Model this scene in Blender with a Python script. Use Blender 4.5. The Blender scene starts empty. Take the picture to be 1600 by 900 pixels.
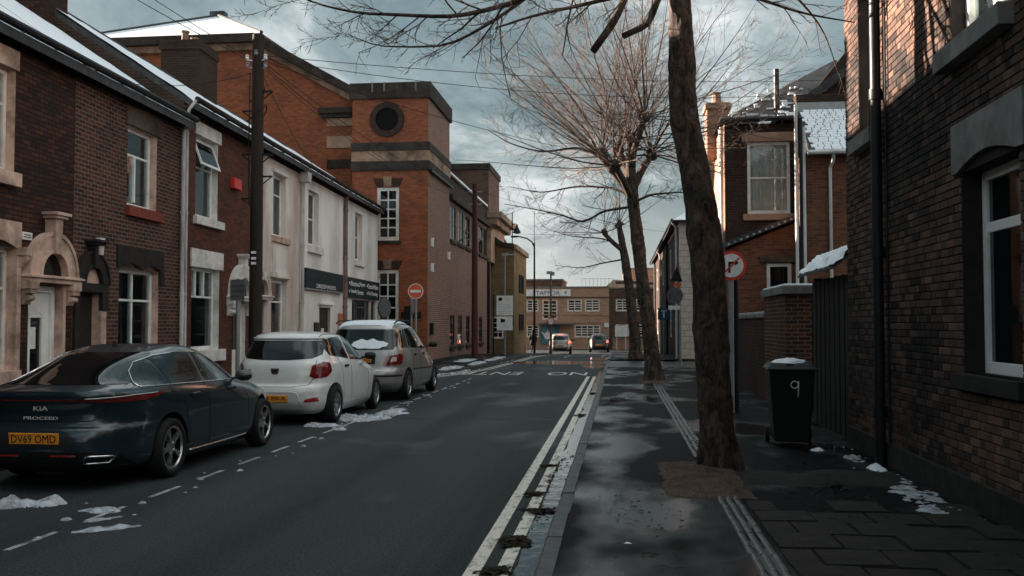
import bpy, bmesh, math, random
import numpy as np
from mathutils import Vector, Matrix, geometry, noise as mnoise
from mathutils.bvhtree import BVHTree
R = math.radians
rnd = random.Random(7)
scene = bpy.context.scene
COL = scene.collection

# ------------------------------------------------------------------ camera
CAM_Z = 1.65; YAW = R(6.4715); PITCH = R(2.167); LENS = 33.3
cd = bpy.data.cameras.new('camera'); cam = bpy.data.objects.new('camera', cd); COL.objects.link(cam)
cd.sensor_width = 36; cd.lens = LENS; cd.clip_start = .05; cd.clip_end = 2000
cam.location = (0, 0, CAM_Z); cam.rotation_euler = (math.pi/2 + PITCH, 0, YAW)
scene.camera = cam

# ------------------------------------------------------------------ sky, sun, exposure
SUN_EL = R(15.0); SUN_AHEAD = R(20)             # sun stands to the left of the street and a little ahead
sun_dir = Vector((-math.cos(SUN_AHEAD)*math.cos(SUN_EL), math.sin(SUN_AHEAD)*math.cos(SUN_EL), math.sin(SUN_EL)))
w = bpy.data.worlds.new('World'); scene.world = w; w.use_nodes = True
nt = w.node_tree; N = nt.nodes; L = nt.links; N.clear()
out = N.new('ShaderNodeOutputWorld'); bg = N.new('ShaderNodeBackground'); bg.inputs['Strength'].default_value = .05
sky = N.new('ShaderNodeTexSky'); sky.sky_type = 'NISHITA'; sky.sun_disc = False
sky.sun_elevation = SUN_EL; sky.sun_rotation = math.atan2(sun_dir.x, sun_dir.y); sky.air_density = 1.2; sky.dust_density = 1.5
tc = N.new('ShaderNodeTexCoord'); sp = N.new('ShaderNodeSeparateXYZ'); L.new(tc.outputs['Generated'], sp.inputs[0])
def wmath(op, a, b):
    n = N.new('ShaderNodeMath'); n.operation = op
    for i, v in enumerate((a, b)):
        if hasattr(v, 'links'): L.new(v, n.inputs[i])
        else: n.inputs[i].default_value = v
    return n.outputs[0]
zz = wmath('ADD', wmath('MAXIMUM', sp.outputs['Z'], 0.0), .34)
cx = wmath('DIVIDE', sp.outputs['X'], zz); cy = wmath('DIVIDE', sp.outputs['Y'], zz)
cv = N.new('ShaderNodeCombineXYZ'); L.new(cx, cv.inputs[0]); L.new(cy, cv.inputs[1]); cv.inputs[2].default_value = 3.1
def wnoise(scale, detail, rough, dist, off=0):
    mp = N.new('ShaderNodeMapping'); mp.inputs['Location'].default_value = (off, off*.7, off*1.3); L.new(cv.outputs[0], mp.inputs[0])
    n = N.new('ShaderNodeTexNoise'); n.inputs['Scale'].default_value = scale; n.inputs['Detail'].default_value = detail
    n.inputs['Roughness'].default_value = rough; n.inputs['Distortion'].default_value = dist; L.new(mp.outputs[0], n.inputs['Vector'])
    return n.outputs['Fac']
CLOUD_OFF = 7.4
big = wnoise(.8, 3, .5, .35, CLOUD_OFF); fine = wnoise(2.2, 9, .62, .5, CLOUD_OFF+4)
mixn = wmath('ADD', wmath('MULTIPLY', big, .52), wmath('MULTIPLY', fine, .48))
rp = N.new('ShaderNodeValToRGB'); L.new(mixn, rp.inputs[0])
e = rp.color_ramp.elements
e[0].position = .375; e[0].color = (0.47, 0.71, 0.80, 1); e[1].position = .605; e[1].color = (4.77, 4.86, 4.81, 1)
for p, c in ((.445, (0.70, 0.99, 1.08, 1)), (.498, (1.25, 1.56, 1.64, 1)), (.545, (2.81, 3.01, 3.04, 1))):
    x = e.new(p); x.color = c
mx = N.new('ShaderNodeMix'); mx.data_type = 'RGBA'; mx.inputs['Factor'].default_value = .94
gr = N.new('ShaderNodeVectorMath'); gr.operation = 'SCALE'; L.new(rp.outputs['Color'], gr.inputs[0])      # overcast skies brighten towards the zenith
L.new(wmath('ADD', wmath('MULTIPLY', wmath('MAXIMUM', sp.outputs['Z'], 0.0), .8), .66), gr.inputs['Scale'])
hz_ = N.new('ShaderNodeMix'); hz_.data_type = 'RGBA'; hz_.inputs['B'].default_value = (2.9, 3.05, 3.08, 1); L.new(gr.outputs[0], hz_.inputs['A'])     # pale haze low in the sky
hf = N.new('ShaderNodeMapRange'); L.new(sp.outputs['Z'], hf.inputs[0])
for i_, v_ in enumerate((.0, .16, .7, .0)): hf.inputs[i_+1].default_value = v_
L.new(hf.outputs[0], hz_.inputs['Factor'])
L.new(sky.outputs[0], mx.inputs['A']); L.new(hz_.outputs['Result'], mx.inputs['B'])
L.new(mx.outputs['Result'], bg.inputs['Color']); L.new(bg.outputs[0], out.inputs['Surface'])
sl = bpy.data.lights.new('sun', 'SUN'); so = bpy.data.objects.new('sun', sl); COL.objects.link(so)
sl.energy = 5.0; sl.angle = R(.5); sl.color = (1.0, .82, .68)
so.rotation_euler = (-sun_dir).to_track_quat('-Z', 'Y').to_euler(); so.location = (-30, 20, 25)
vs = scene.view_settings; vs.view_transform = 'Standard'; vs.look = 'None'; vs.exposure = 2.55; vs.gamma = 1.0; vs.use_curve_mapping = False
scene.cycles.use_denoising = True
scene.cycles.max_bounces = 6; scene.cycles.transparent_max_bounces = 8
scene.cycles.sample_clamp_indirect = 4

# ------------------------------------------------------------------ materials
MATS = {}
def _nodes(name):
    m = bpy.data.materials.new(name); m.use_nodes = True; MATS[name] = m
    nt = m.node_tree; nt.nodes.clear()
    o = nt.nodes.new('ShaderNodeOutputMaterial'); b = nt.nodes.new('ShaderNodeBsdfPrincipled')
    nt.links.new(b.outputs[0], o.inputs[0]); return m, nt, b
def _noise(nt, scale, detail=4, rough=.55, vec=None, coord='Object', sc=(1, 1, 1), off=0, dist=0):
    if vec is None:
        t = nt.nodes.new('ShaderNodeTexCoord'); vec = t.outputs[coord]
    mp = nt.nodes.new('ShaderNodeMapping'); mp.inputs['Scale'].default_value = sc; mp.inputs['Location'].default_value = (off, off, off)
    nt.links.new(vec, mp.inputs[0])
    n = nt.nodes.new('ShaderNodeTexNoise'); n.inputs['Scale'].default_value = scale; n.inputs['Detail'].default_value = detail
    n.inputs['Roughness'].default_value = rough; n.inputs['Distortion'].default_value = dist; nt.links.new(mp.outputs[0], n.inputs['Vector'])
    return n.outputs['Fac']
def _ramp(nt, fac, stops):
    r = nt.nodes.new('ShaderNodeValToRGB'); nt.links.new(fac, r.inputs[0]); e = r.color_ramp.elements
    e[0].position, e[0].color = stops[0][0], (*stops[0][1], 1); e[1].position, e[1].color = stops[-1][0], (*stops[-1][1], 1)
    for p, c in stops[1:-1]:
        x = e.new(p); x.color = (*c, 1)
    return r.outputs['Color']
def _bump(nt, b, h, strength, dist=.01):
    n = nt.nodes.new('ShaderNodeBump'); n.inputs['Strength'].default_value = strength; n.inputs['Distance'].default_value = dist
    nt.links.new(h, n.inputs['Height']); nt.links.new(n.outputs[0], b.inputs['Normal']); return n
def _mix(nt, fac, a, bb, mode='MIX'):
    n = nt.nodes.new('ShaderNodeMix'); n.data_type = 'RGBA'; n.blend_type = mode
    for s, v in (('Factor', fac), ('A', a), ('B', bb)):
        if hasattr(v, 'links'): nt.links.new(v, n.inputs[s])
        elif s == 'Factor': n.inputs[s].default_value = v
        else: n.inputs[s].default_value = (*v, 1)
    return n.outputs['Result']
def _map(nt, v, a, b, c, d):
    n = nt.nodes.new('ShaderNodeMapRange'); nt.links.new(v, n.inputs[0])
    for i, x in enumerate((a, b, c, d)): n.inputs[i+1].default_value = x
    return n.outputs[0]
def mul(c, k): return tuple(min(1, x*k) for x in c)
def M(name, col, rough=.75, var=.3, scale=5, bump=.15, bscale=70, metal=0, spec=.22, coat=0, dirt=None, dscale=1.6, sc=(1, 1, 1), bdist=.01):
    m, nt, b = _nodes(name)
    n = _noise(nt, scale, 6, sc=sc)
    c = _ramp(nt, n, [(.3, mul(col, 1-var)), (.7, mul(col, 1+var))])
    if dirt is not None:
        d = _noise(nt, dscale, 7, .65, off=3, sc=sc)
        c = _mix(nt, _map(nt, d, .45, .68, 0, .85), c, dirt)
    nt.links.new(c, b.inputs['Base Color'])
    r = _noise(nt, scale*2.3, 4, off=5); nt.links.new(_map(nt, r, .3, .7, max(0, rough-.08), min(1, rough+.08)), b.inputs['Roughness'])
    b.inputs['Metallic'].default_value = metal; b.inputs['Specular IOR Level'].default_value = spec
    b.inputs['Coat Weight'].default_value = coat; b.inputs['Coat Roughness'].default_value = .06
    if bump: _bump(nt, b, _noise(nt, bscale, 4, off=9), bump, bdist)
    return m
def brick_mat(name, c1, c2, mortar, bw=.225, bh=.075, ms=.011, stain=(.02, .018, .016), st=(.5, .75, .8), bump=.6, spec=.08, big=1.0):
    """brickwork in wall coordinates: along the wall (x or y, whichever the wall runs along) and height"""
    m, nt, b = _nodes(name)
    t = nt.nodes.new('ShaderNodeTexCoord')
    so = nt.nodes.new('ShaderNodeSeparateXYZ'); nt.links.new(t.outputs['Object'], so.inputs[0])
    sn = nt.nodes.new('ShaderNodeSeparateXYZ'); nt.links.new(t.outputs['Normal'], sn.inputs[0])
    def mt(op, a, bb=None):
        n = nt.nodes.new('ShaderNodeMath'); n.operation = op; nt.links.new(a, n.inputs[0])
        if bb is not None:
            if hasattr(bb, 'links'): nt.links.new(bb, n.inputs[1])
            else: n.inputs[1].default_value = bb
        return n.outputs[0]
    side = mt('GREATER_THAN', mt('ABSOLUTE', sn.outputs['X']), .7)
    um = nt.nodes.new('ShaderNodeMix'); nt.links.new(side, um.inputs['Factor']); nt.links.new(so.outputs['X'], um.inputs['A']); nt.links.new(so.outputs['Y'], um.inputs['B'])
    cb = nt.nodes.new('ShaderNodeCombineXYZ'); nt.links.new(um.outputs['Result'], cb.inputs[0]); nt.links.new(so.outputs['Z'], cb.inputs[1])
    wob = _noise(nt, 9, 2, vec=cb.outputs[0])
    br = nt.nodes.new('ShaderNodeTexBrick'); nt.links.new(cb.outputs[0], br.inputs['Vector'])
    br.inputs['Scale'].default_value = 1; br.inputs['Brick Width'].default_value = bw; br.inputs['Row Height'].default_value = bh
    br.inputs['Mortar Size'].default_value = ms; br.inputs['Mortar Smooth'].default_value = .25; br.inputs['Bias'].default_value = -.1
    br.inputs['Color1'].default_value = (*c1, 1); br.inputs['Color2'].default_value = (*c2, 1); br.inputs['Mortar'].default_value = (*mortar, 1)
    n1 = _noise(nt, 1.1*big, 8, .68, vec=t.outputs['Object'], off=2)
    n2 = _noise(nt, 26, 5, .6, vec=t.outputs['Object'])
    c = _mix(nt, .55, br.outputs['Color'], _ramp(nt, n2, [(.25, (.35,)*3), (.75, (1.0,)*3)]), 'MULTIPLY')
    c = _mix(nt, _map(nt, n1, st[0], st[1], 0, st[2]), c, stain)
    nt.links.new(c, b.inputs['Base Color']); b.inputs['Specular IOR Level'].default_value = spec
    nt.links.new(_map(nt, n2, .3, .7, .6, .9), b.inputs['Roughness'])
    inv = mt('SUBTRACT', br.outputs['Fac'], 0); inv.node.inputs[0].default_value = 1
    h = nt.nodes.new('ShaderNodeMath'); h.operation = 'MULTIPLY_ADD'; nt.links.new(br.outputs['Fac'], h.inputs[0]); h.inputs[1].default_value = -1; nt.links.new(mt('MULTIPLY', n2, .5), h.inputs[2])
    _bump(nt, b, h.outputs[0], bump, .012)
    return m
brick_mat('brick_a', (.125, .048, .030), (.030, .020, .017), (.022, .019, .017), st=(.40, .66, .75))
brick_mat('brick_b', (.135, .052, .032), (.042, .024, .019), (.20, .165, .14), st=(.48, .72, .6), ms=.010)
brick_mat('brick_c', (.185, .060, .036), (.085, .034, .024), (.085, .062, .05), st=(.5, .8, .5))
brick_mat('brick_hall', (.42, .125, .055), (.22, .070, .036), (.24, .12, .08), st=(.5, .74, .55), stain=(.06, .035, .025), bump=.3)
brick_mat('brick_side', (.27, .125, .085), (.16, .075, .052), (.40, .30, .25), bh=.086, ms=.015, st=(.52, .8, .5), stain=(.05, .04, .035), bump=.4)
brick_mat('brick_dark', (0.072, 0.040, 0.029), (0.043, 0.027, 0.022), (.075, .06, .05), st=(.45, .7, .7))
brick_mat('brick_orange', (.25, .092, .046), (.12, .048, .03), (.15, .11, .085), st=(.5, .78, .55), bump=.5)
brick_mat('brick_lit', (.50, .27, .18), (.40, .20, .13), (.36, .28, .22), st=(.55, .8, .4), stain=(.1, .06, .04))  # paler brick for the sun-facing side; sunlight is put into its colour
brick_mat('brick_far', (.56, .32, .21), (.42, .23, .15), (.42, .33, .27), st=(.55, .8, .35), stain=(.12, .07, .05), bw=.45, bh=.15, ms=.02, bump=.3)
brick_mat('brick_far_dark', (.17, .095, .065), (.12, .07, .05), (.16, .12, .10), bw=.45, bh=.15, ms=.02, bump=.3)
brick_mat('yellow_stone', (.25, .175, .09), (.20, .14, .075), (.17, .125, .07), bw=.9, bh=.35, ms=.012, st=(.46, .7, .65), stain=(.06, .05, .032), bump=.25)
brick_mat('white_block', (.66, .56, .47), (.60, .51, .43), (.34, .28, .24), bw=.46, bh=.28, ms=.015, st=(.6, .85, .3), bump=.35)
M('stone_pink', (.58, .405, .325), .8, .14, 4, .2, 40, dirt=(.16, .11, .08), dscale=2.2)
M('stone_white', (.72, .70, .66), .75, .1, 4, .15, 40, dirt=(.36, .33, .29), dscale=2)
M('stone_black', (.022, .019, .018), .8, .3, 6, .3, 40)
M('stone_brown', (.10, .07, .052), .8, .25, 5, .3, 40, dirt=(.03, .025, .022))
M('stone_grey', (.20, .195, .185), .85, .2, 5, .25, 40, dirt=(.10, .095, .088), dscale=2.5)
M('stone_stained', (.30, .20, .14), .85, .3, 2.2, .3, 30, dirt=(.035, .028, .024), dscale=.9)
M('stone_soot', (.05, .042, .035), .9, .4, 3, .3, 30, dirt=(.018, .015, .013), dscale=1.2)
M('stone_pale', (.42, .27, .19), .85, .15, 3, .2, 30, dirt=(.25, .15, .10))
M('red_sill', (.20, .045, .03), .7, .2, 6, .15)
M('white_render', (.80, .79, .755), .85, .07, 2.2, .25, 55, dirt=(.50, .46, .41), dscale=.75, sc=(1, 1, .35))
M('cream_render', (.75, .70, .645), .85, .1, 2, .25, 50, dirt=(.40, .31, .25), dscale=.8, sc=(1, 1, .35))
M('upvc', (.80, .80, .78), .35, .05, 3, .02, 30, dirt=(.60, .58, .54), dscale=3)
M('white_paint', (.74, .67, .60), .5, .1, 4, .05, 40, dirt=(.5, .42, .36), dscale=3)
M('dark_door', (.018, .015, .014), .5, .3, 5, .1)
M('dark_void', (.006, .006, .006), .95, .2, 5, 0)
M('slate', (.055, .056, .058), .6, .35, 9, .5, 30, dirt=(.02, .02, .02))
M('snow', (.80, .84, .88), .65, .04, 6, .55, 22, spec=.3, bdist=.03)
M('snow_dirty', (.44, .47, .50), .6, .35, 9, .9, 30, dirt=(.12, .12, .12), dscale=9, bdist=.03)
M('gutter_black', (.014, .014, .015), .45, .3, 6, .05)
M('pipe_white', (.62, .62, .60), .45, .1, 4, .03, dirt=(.3, .27, .24), dscale=2, sc=(1, 1, .3))
M('pipe_brown', (.24, .16, .13), .55, .2, 4, .05, dirt=(.1, .07, .06))
M('timber_pole', (.030, .022, .018), .85, .4, 5, .5, 35, sc=(1, 1, .08), spec=.2)
M('timber_red', (.075, .03, .025), .8, .3, 5, .4, 35, sc=(1, 1, .08))
M('timber_fence', (.016, .014, .012), .85, .4, 5, .5, 30, sc=(1, 1, .1), spec=.25)
M('galv', (.30, .31, .31), .5, .15, 6, .08, metal=.6)
M('grey_metal', (.12, .125, .13), .5, .2, 6, .08, metal=.3)
M('black_metal', (.012, .012, .013), .45, .2, 6, .05)
M('wire', (.012, .012, .013), .6, .1, 6, 0)
M('sign_white', (.80, .80, .78), .4, .05, 4, .02, dirt=(.6, .58, .55), dscale=4)
M('sign_red', (.62, .055, .035), .4, .08, 4, .02)
M('sign_orange', (.70, .14, .06), .4, .08, 4, .02)
M('sign_black', (.012, .012, .012), .4, .1, 4, .02)
M('sign_slate', (.016, .024, .027), .7, .15, 3, .03)
M('sign_blue', (.02, .085, .14), .4, .1, 4, .02)
M('letter_grey', (.66, .66, .64), .5, .05, 4, 0)
M('letter_white', (.75, .75, .73), .5, .05, 4, 0)
M('letter_navy', (.05, .075, .10), .5, .05, 4, 0)
M('alarm_red', (.55, .04, .03), .45, .1, 4, .02)
M('orange_board', (.40, .13, .05), .7, .3, 6, .1)
M('tyre', (.012, .012, .012), .8, .2, 20, .2, 60)
M('alloy', (.42, .42, .43), .32, .1, 8, .02, metal=.9)
M('alloy_dark', (.5, .5, .5), .3, .1, 8, .02, metal=.9)
M('black_plastic', (.012, .012, .013), .5, .2, 12, .1, 120)
M('chrome', (.75, .75, .75), .14, .04, 8, 0, metal=1)
M('number_plate_yellow', (.72, .27, .035), .45, .05, 8, 0)
M('reflector', (.25, .015, .012), .25, .1, 10, 0, spec=.6, coat=.6)
M('twig', (.125, .092, .076), .85, .3, 8, .2, 60, spec=.2)
M('pit_soil', (.12, .083, .062), .95, .8, 60, 1.0, 75, dirt=(.04, .03, .025), dscale=5, bdist=.03)
M('bin_plastic', (.010, .011, .011), .5, .2, 12, .1, 90)
M('curtain', (.80, .78, .75), .9, .15, 5, .1)
M('blind', (.5, .49, .47), .9, .15, 5, .1)
M('coat_black', (.012, .012, .014), .85, .2, 9, .1)
M('skin', (.40, .24, .17), .6, .05, 9, .02)
M('trouser', (.02, .022, .03), .85, .2, 9, .1)
M('leaf_litter', (.024, .017, .012), .8, .5, 30, .3, 60, dirt=(.015, .012, .01), dscale=12)
M('tan_roof', (.45, .33, .26), .8, .2, 2, .1)
M('teal_hoarding', (.045, .13, .16), .6, .2, 1.2, .03, dirt=(.14, .26, .28), dscale=.7)

def paint(name, col, rough=.28, dirt=None, flake=0, dirt_amt=.5):
    m, nt, b = _nodes(name)
    n = _noise(nt, 3, 5); c = _ramp(nt, n, [(.3, mul(col, .92)), (.7, mul(col, 1.06))])
    if dirt:
        t = nt.nodes.new('ShaderNodeTexCoord'); s = nt.nodes.new('ShaderNodeSeparateXYZ'); nt.links.new(t.outputs['Object'], s.inputs[0])
        d = _noise(nt, 6, 6, .7, off=4)
        a = nt.nodes.new('ShaderNodeMath'); a.operation = 'MULTIPLY_ADD'; nt.links.new(d, a.inputs[0]); a.inputs[1].default_value = .55; nt.links.new(_map(nt, s.outputs['Z'], .15, .95, .48, -.12), a.inputs[2])
        c = _mix(nt, _map(nt, a.outputs[0], .25, .8, 0, dirt_amt), c, dirt)
    nt.links.new(c, b.inputs['Base Color']); b.inputs['Roughness'].default_value = rough; b.inputs['Metallic'].default_value = flake
    b.inputs['Coat Weight'].default_value = .8; b.inputs['Coat Roughness'].default_value = .05
    _bump(nt, b, _noise(nt, 240, 2, off=9), .02, .002)
paint('paint_teal', (.010, .027, .038), .3, (.02, .02, .02), .35, .35)
paint('paint_white', (.70, .71, .69), .3, (.30, .27, .23), 0, .55)
paint('paint_silver', (.30, .295, .285), .32, (.22, .20, .17), .45, .5)
paint('paint_black', (.014, .015, .017), .3, (.03, .03, .03), .1)

def glass(name, tint, trans, rough=.03):
    m = bpy.data.materials.new(name); m.use_nodes = True; MATS[name] = m; nt = m.node_tree; nt.nodes.clear()
    o = nt.nodes.new('ShaderNodeOutputMaterial'); tr = nt.nodes.new('ShaderNodeBsdfTransparent'); tr.inputs[0].default_value = (*trans, 1)
    df = nt.nodes.new('ShaderNodeBsdfDiffuse'); df.inputs[0].default_value = (*tint, 1)
    gl = nt.nodes.new('ShaderNodeBsdfGlossy'); gl.inputs['Roughness'].default_value = rough; gl.inputs[0].default_value = (.95, 1, 1, 1)
    fr = nt.nodes.new('ShaderNodeFresnel'); fr.inputs[0].default_value = 1.5
    bp = nt.nodes.new('ShaderNodeBump'); bp.inputs['Strength'].default_value = .04; bp.inputs['Distance'].default_value = .02
    nt.links.new(_noise(nt, 2.2, 2), bp.inputs['Height']); nt.links.new(bp.outputs[0], gl.inputs['Normal']); nt.links.new(bp.outputs[0], fr.inputs['Normal'])
    a = nt.nodes.new('ShaderNodeAddShader'); nt.links.new(tr.outputs[0], a.inputs[0]); nt.links.new(df.outputs[0], a.inputs[1])
    mm = nt.nodes.new('ShaderNodeMixShader'); nt.links.new(fr.outputs[0], mm.inputs[0]); nt.links.new(a.outputs[0], mm.inputs[1]); nt.links.new(gl.outputs[0], mm.inputs[2])
    nt.links.new(mm.outputs[0], o.inputs[0])
glass('glass', (.006, .007, .008), (0, 0, 0)); glass('glass_clear', (.004, .005, .006), (.84, .87, .87)); glass('glass_car', (.004, .005, .006), (0, 0, 0), .02)

def lamp_mat(name, col, emit):
    m, nt, b = _nodes(name); b.inputs['Base Color'].default_value = (*col, 1); b.inputs['Roughness'].default_value = .15; b.inputs['Coat Weight'].default_value = 1
    if emit: b.inputs['Emission Color'].default_value = (1, .12, .06, 1); b.inputs['Emission Strength'].default_value = emit
    else: _bump(nt, b, _noise(nt, 90, 1, sc=(1, .2, 1)), .15, .004)
lamp_mat('lamp_red', (.15, .008, .007), 0); lamp_mat('lamp_lit', (.5, .03, .02), .55); lamp_mat('lamp_clear', (.5, .46, .44), 0)

def asphalt(name, col, rlo, rhi, wet_scale, bump, speck=.5, wet=(.45, .62), wr=.09, dspec=.5):
    m, nt, b = _nodes(name)
    t = nt.nodes.new('ShaderNodeTexCoord')
    f = _noise(nt, 60, 6, .8); c = _ramp(nt, f, [(.32, mul(col, 1-speck)), (.55, col), (.66, mul(col, 1+2*speck)), (.78, mul(col, 1+7*speck))])
    gr_ = _noise(nt, 42, 3, .7, off=21); c = _mix(nt, .9, c, _ramp(nt, gr_, [(.36, (.28,)*3), (.5, (.75,)*3), (.64, (1.0,)*3)]), 'MULTIPLY')
    bgv = _noise(nt, .5, 5, .6, sc=(1, .35, 1), off=2); c = _mix(nt, .6, c, _ramp(nt, bgv, [(.3, (.45,)*3), (.7, (1.0,)*3)]), 'MULTIPLY')
    trk = _noise(nt, 1.0, 3, .5, sc=(1.5, .035, 1), off=12); c = _mix(nt, .7, c, _ramp(nt, trk, [(.38, (.5,)*3), (.6, (1.0,)*3)]), 'MULTIPLY')
    wn = _noise(nt, wet_scale, 3, .5, sc=(1, .5, 1), off=7)
    wf = _map(nt, wn, wet[0], wet[1], 0, 1)
    c = _mix(nt, wf, c, _mix(nt, .45, c, (0, 0, 0)))
    nt.links.new(c, b.inputs['Base Color'])
    r = nt.nodes.new('ShaderNodeMix'); nt.links.new(wf, r.inputs['Factor']); r.inputs['B'].default_value = wr
    nt.links.new(_map(nt, f, .3, .7, rlo, rhi), r.inputs['A']); nt.links.new(r.outputs['Result'], b.inputs['Roughness'])
    bn = _bump(nt, b, f, bump, .012)
    st = nt.nodes.new('ShaderNodeMath'); st.operation = 'MULTIPLY_ADD'; nt.links.new(wf, st.inputs[0]); st.inputs[1].default_value = -bump*.85; st.inputs[2].default_value = bump
    nt.links.new(st.outputs[0], bn.inputs['Strength'])
    sx_ = nt.nodes.new('ShaderNodeMath'); sx_.operation = 'MULTIPLY_ADD'; nt.links.new(wf, sx_.inputs[0]); sx_.inputs[1].default_value = .5-dspec; sx_.inputs[2].default_value = dspec
    nt.links.new(sx_.outputs[0], b.inputs['Specular IOR Level'])
asphalt('road_asphalt', (.074, .088, .094), .55, .85, .55, 1.0, wet=(.60, .82), wr=.28, dspec=.16, speck=.8)
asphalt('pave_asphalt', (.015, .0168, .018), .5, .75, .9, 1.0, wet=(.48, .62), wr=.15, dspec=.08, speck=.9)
asphalt('far_asphalt', (.05, .054, .056), .35, .5, .5, .4, wet=(.5, .7), wr=.15)
M('kerb_stone', (.045, .047, .049), .5, .3, 4, .4, 60, dirt=(.03, .03, .03), spec=.5)
M('slab', (.022, .0195, .0165), .8, .3, 3, .7, 55, dirt=(.022, .02, .018), dscale=2, bdist=.015)
M('channel_brick', (.07, .072, .072), .32, .3, 12, .2, 60, spec=.6)
def line_mat(name, col, gaps):
    m, nt, b = _nodes(name)
    n = _noise(nt, 14, 8, .7, sc=(1, .5, 1)); n2 = _noise(nt, 60, 3)
    c = _mix(nt, _map(nt, n, gaps[0], gaps[1], 0, 1), col, (.05, .05, .05))
    c = _mix(nt, .4, c, _ramp(nt, n2, [(.3, (.5,)*3), (.7, (1.0,)*3)]), 'MULTIPLY')
    nt.links.new(c, b.inputs['Base Color']); nt.links.new(_map(nt, n2, .3, .7, .28, .45), b.inputs['Roughness']); _bump(nt, b, n2, .25, .004)
line_mat('line_yellow', (.74, .68, .57), (.50, .66)); line_mat('line_white', (.66, .67, .65), (.52, .66)); line_mat('line_worn', (.5, .5, .49), (.46, .6))
def water(name):
    m, nt, b = _nodes(name); b.inputs['Base Color'].default_value = (.018, .02, .021, 1); b.inputs['Roughness'].default_value = .07; b.inputs['IOR'].default_value = 1.33
    b.inputs['Specular IOR Level'].default_value = .6
    _bump(nt, b, _noise(nt, 9, 3, sc=(1, .6, 1)), .22, .02)
water('water')
m, nt, b = _nodes('bark')
n1 = _noise(nt, 7, 8, .75, sc=(1, 1, .6), dist=.8); n2 = _noise(nt, 30, 6, .75, sc=(1, 1, .5), off=4); n3 = _noise(nt, 2.2, 4, .6, off=8)
c = _ramp(nt, n1, [(.38, (.020, .017, .015)), (.46, (.07, .050, .040)), (.54, (.13, .09, .068)), (.66, (.22, .15, .115))])
c = _mix(nt, .75, c, _ramp(nt, n2, [(.35, (.25,)*3), (.6, (1.0,)*3)]), 'MULTIPLY')
c = _mix(nt, _map(nt, n3, .56, .66, 0, .6), c, (.05, .055, .035))
nt.links.new(c, b.inputs['Base Color']); b.inputs['Roughness'].default_value = .85; b.inputs['Specular IOR Level'].default_value = .25
hh = nt.nodes.new('ShaderNodeMath'); hh.operation = 'ADD'; nt.links.new(n1, hh.inputs[0]); nt.links.new(n2, hh.inputs[1]); _bump(nt, b, hh.outputs[0], 1.0, .05)
m, nt, b = _nodes('brick_piece')
at = nt.nodes.new('ShaderNodeAttribute'); at.attribute_name = 'tint'
n2 = _noise(nt, 34, 5, .65); n1 = _noise(nt, .8, 6, .6, off=3)
c = _ramp(nt, at.outputs['Fac'], [(0, (.016, .0145, .014)), (.25, (.042, .032, .029)), (.5, (.088, .057, .047)), (.75, (.14, .086, .068)), (1, (.20, .118, .085))])
c = _mix(nt, .7, c, _ramp(nt, n2, [(.25, (.35,)*3), (.7, (1.0,)*3)]), 'MULTIPLY')
c = _mix(nt, _map(nt, n1, .5, .72, 0, .55), c, (.035, .031, .029))
nt.links.new(c, b.inputs['Base Color']); b.inputs['Specular IOR Level'].default_value = .10; nt.links.new(_map(nt, n2, .3, .7, .65, .9), b.inputs['Roughness']); _bump(nt, b, n2, .5, .01)
M('mortar', (.022, .020, .018), .95, .3, 12, .4, 50)

# ------------------------------------------------------------------ mesh helpers
def tag(o, label=None, cat=None, group=None, kind=None):
    if label: o['label'] = label
    if cat: o['category'] = cat
    if group: o['group'] = group
    if kind: o['kind'] = kind
    return o
def empty(name, loc=(0, 0, 0), rz=0, label=None, cat=None, group=None):
    o = bpy.data.objects.new(name, None); COL.objects.link(o); o.location = loc; o.rotation_euler = (0, 0, rz); o.empty_display_size = .2
    return tag(o, label, cat, group)
def ob(name, me, mat=None, parent=None, loc=None, rot=None, smooth=False, ang=None):
    if mat is not None:
        me.materials.clear()
        for m in (mat if isinstance(mat, (list, tuple)) else [mat]): me.materials.append(MATS[m])
    o = bpy.data.objects.new(name, me); COL.objects.link(o)
    if parent is not None: o.parent = parent
    if loc is not None: o.location = loc
    if rot is not None: o.rotation_euler = rot
    if smooth or ang:
        me.polygons.foreach_set('use_smooth', [True]*len(me.polygons))
        if ang: me.set_sharp_from_angle(angle=R(ang))
    return o
def copy_tree(o, parent=None):
    c = o.copy(); COL.objects.link(c)
    if parent is not None: c.parent = parent
    for ch in [x for x in o.children]: copy_tree(ch, c)
    return c
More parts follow.
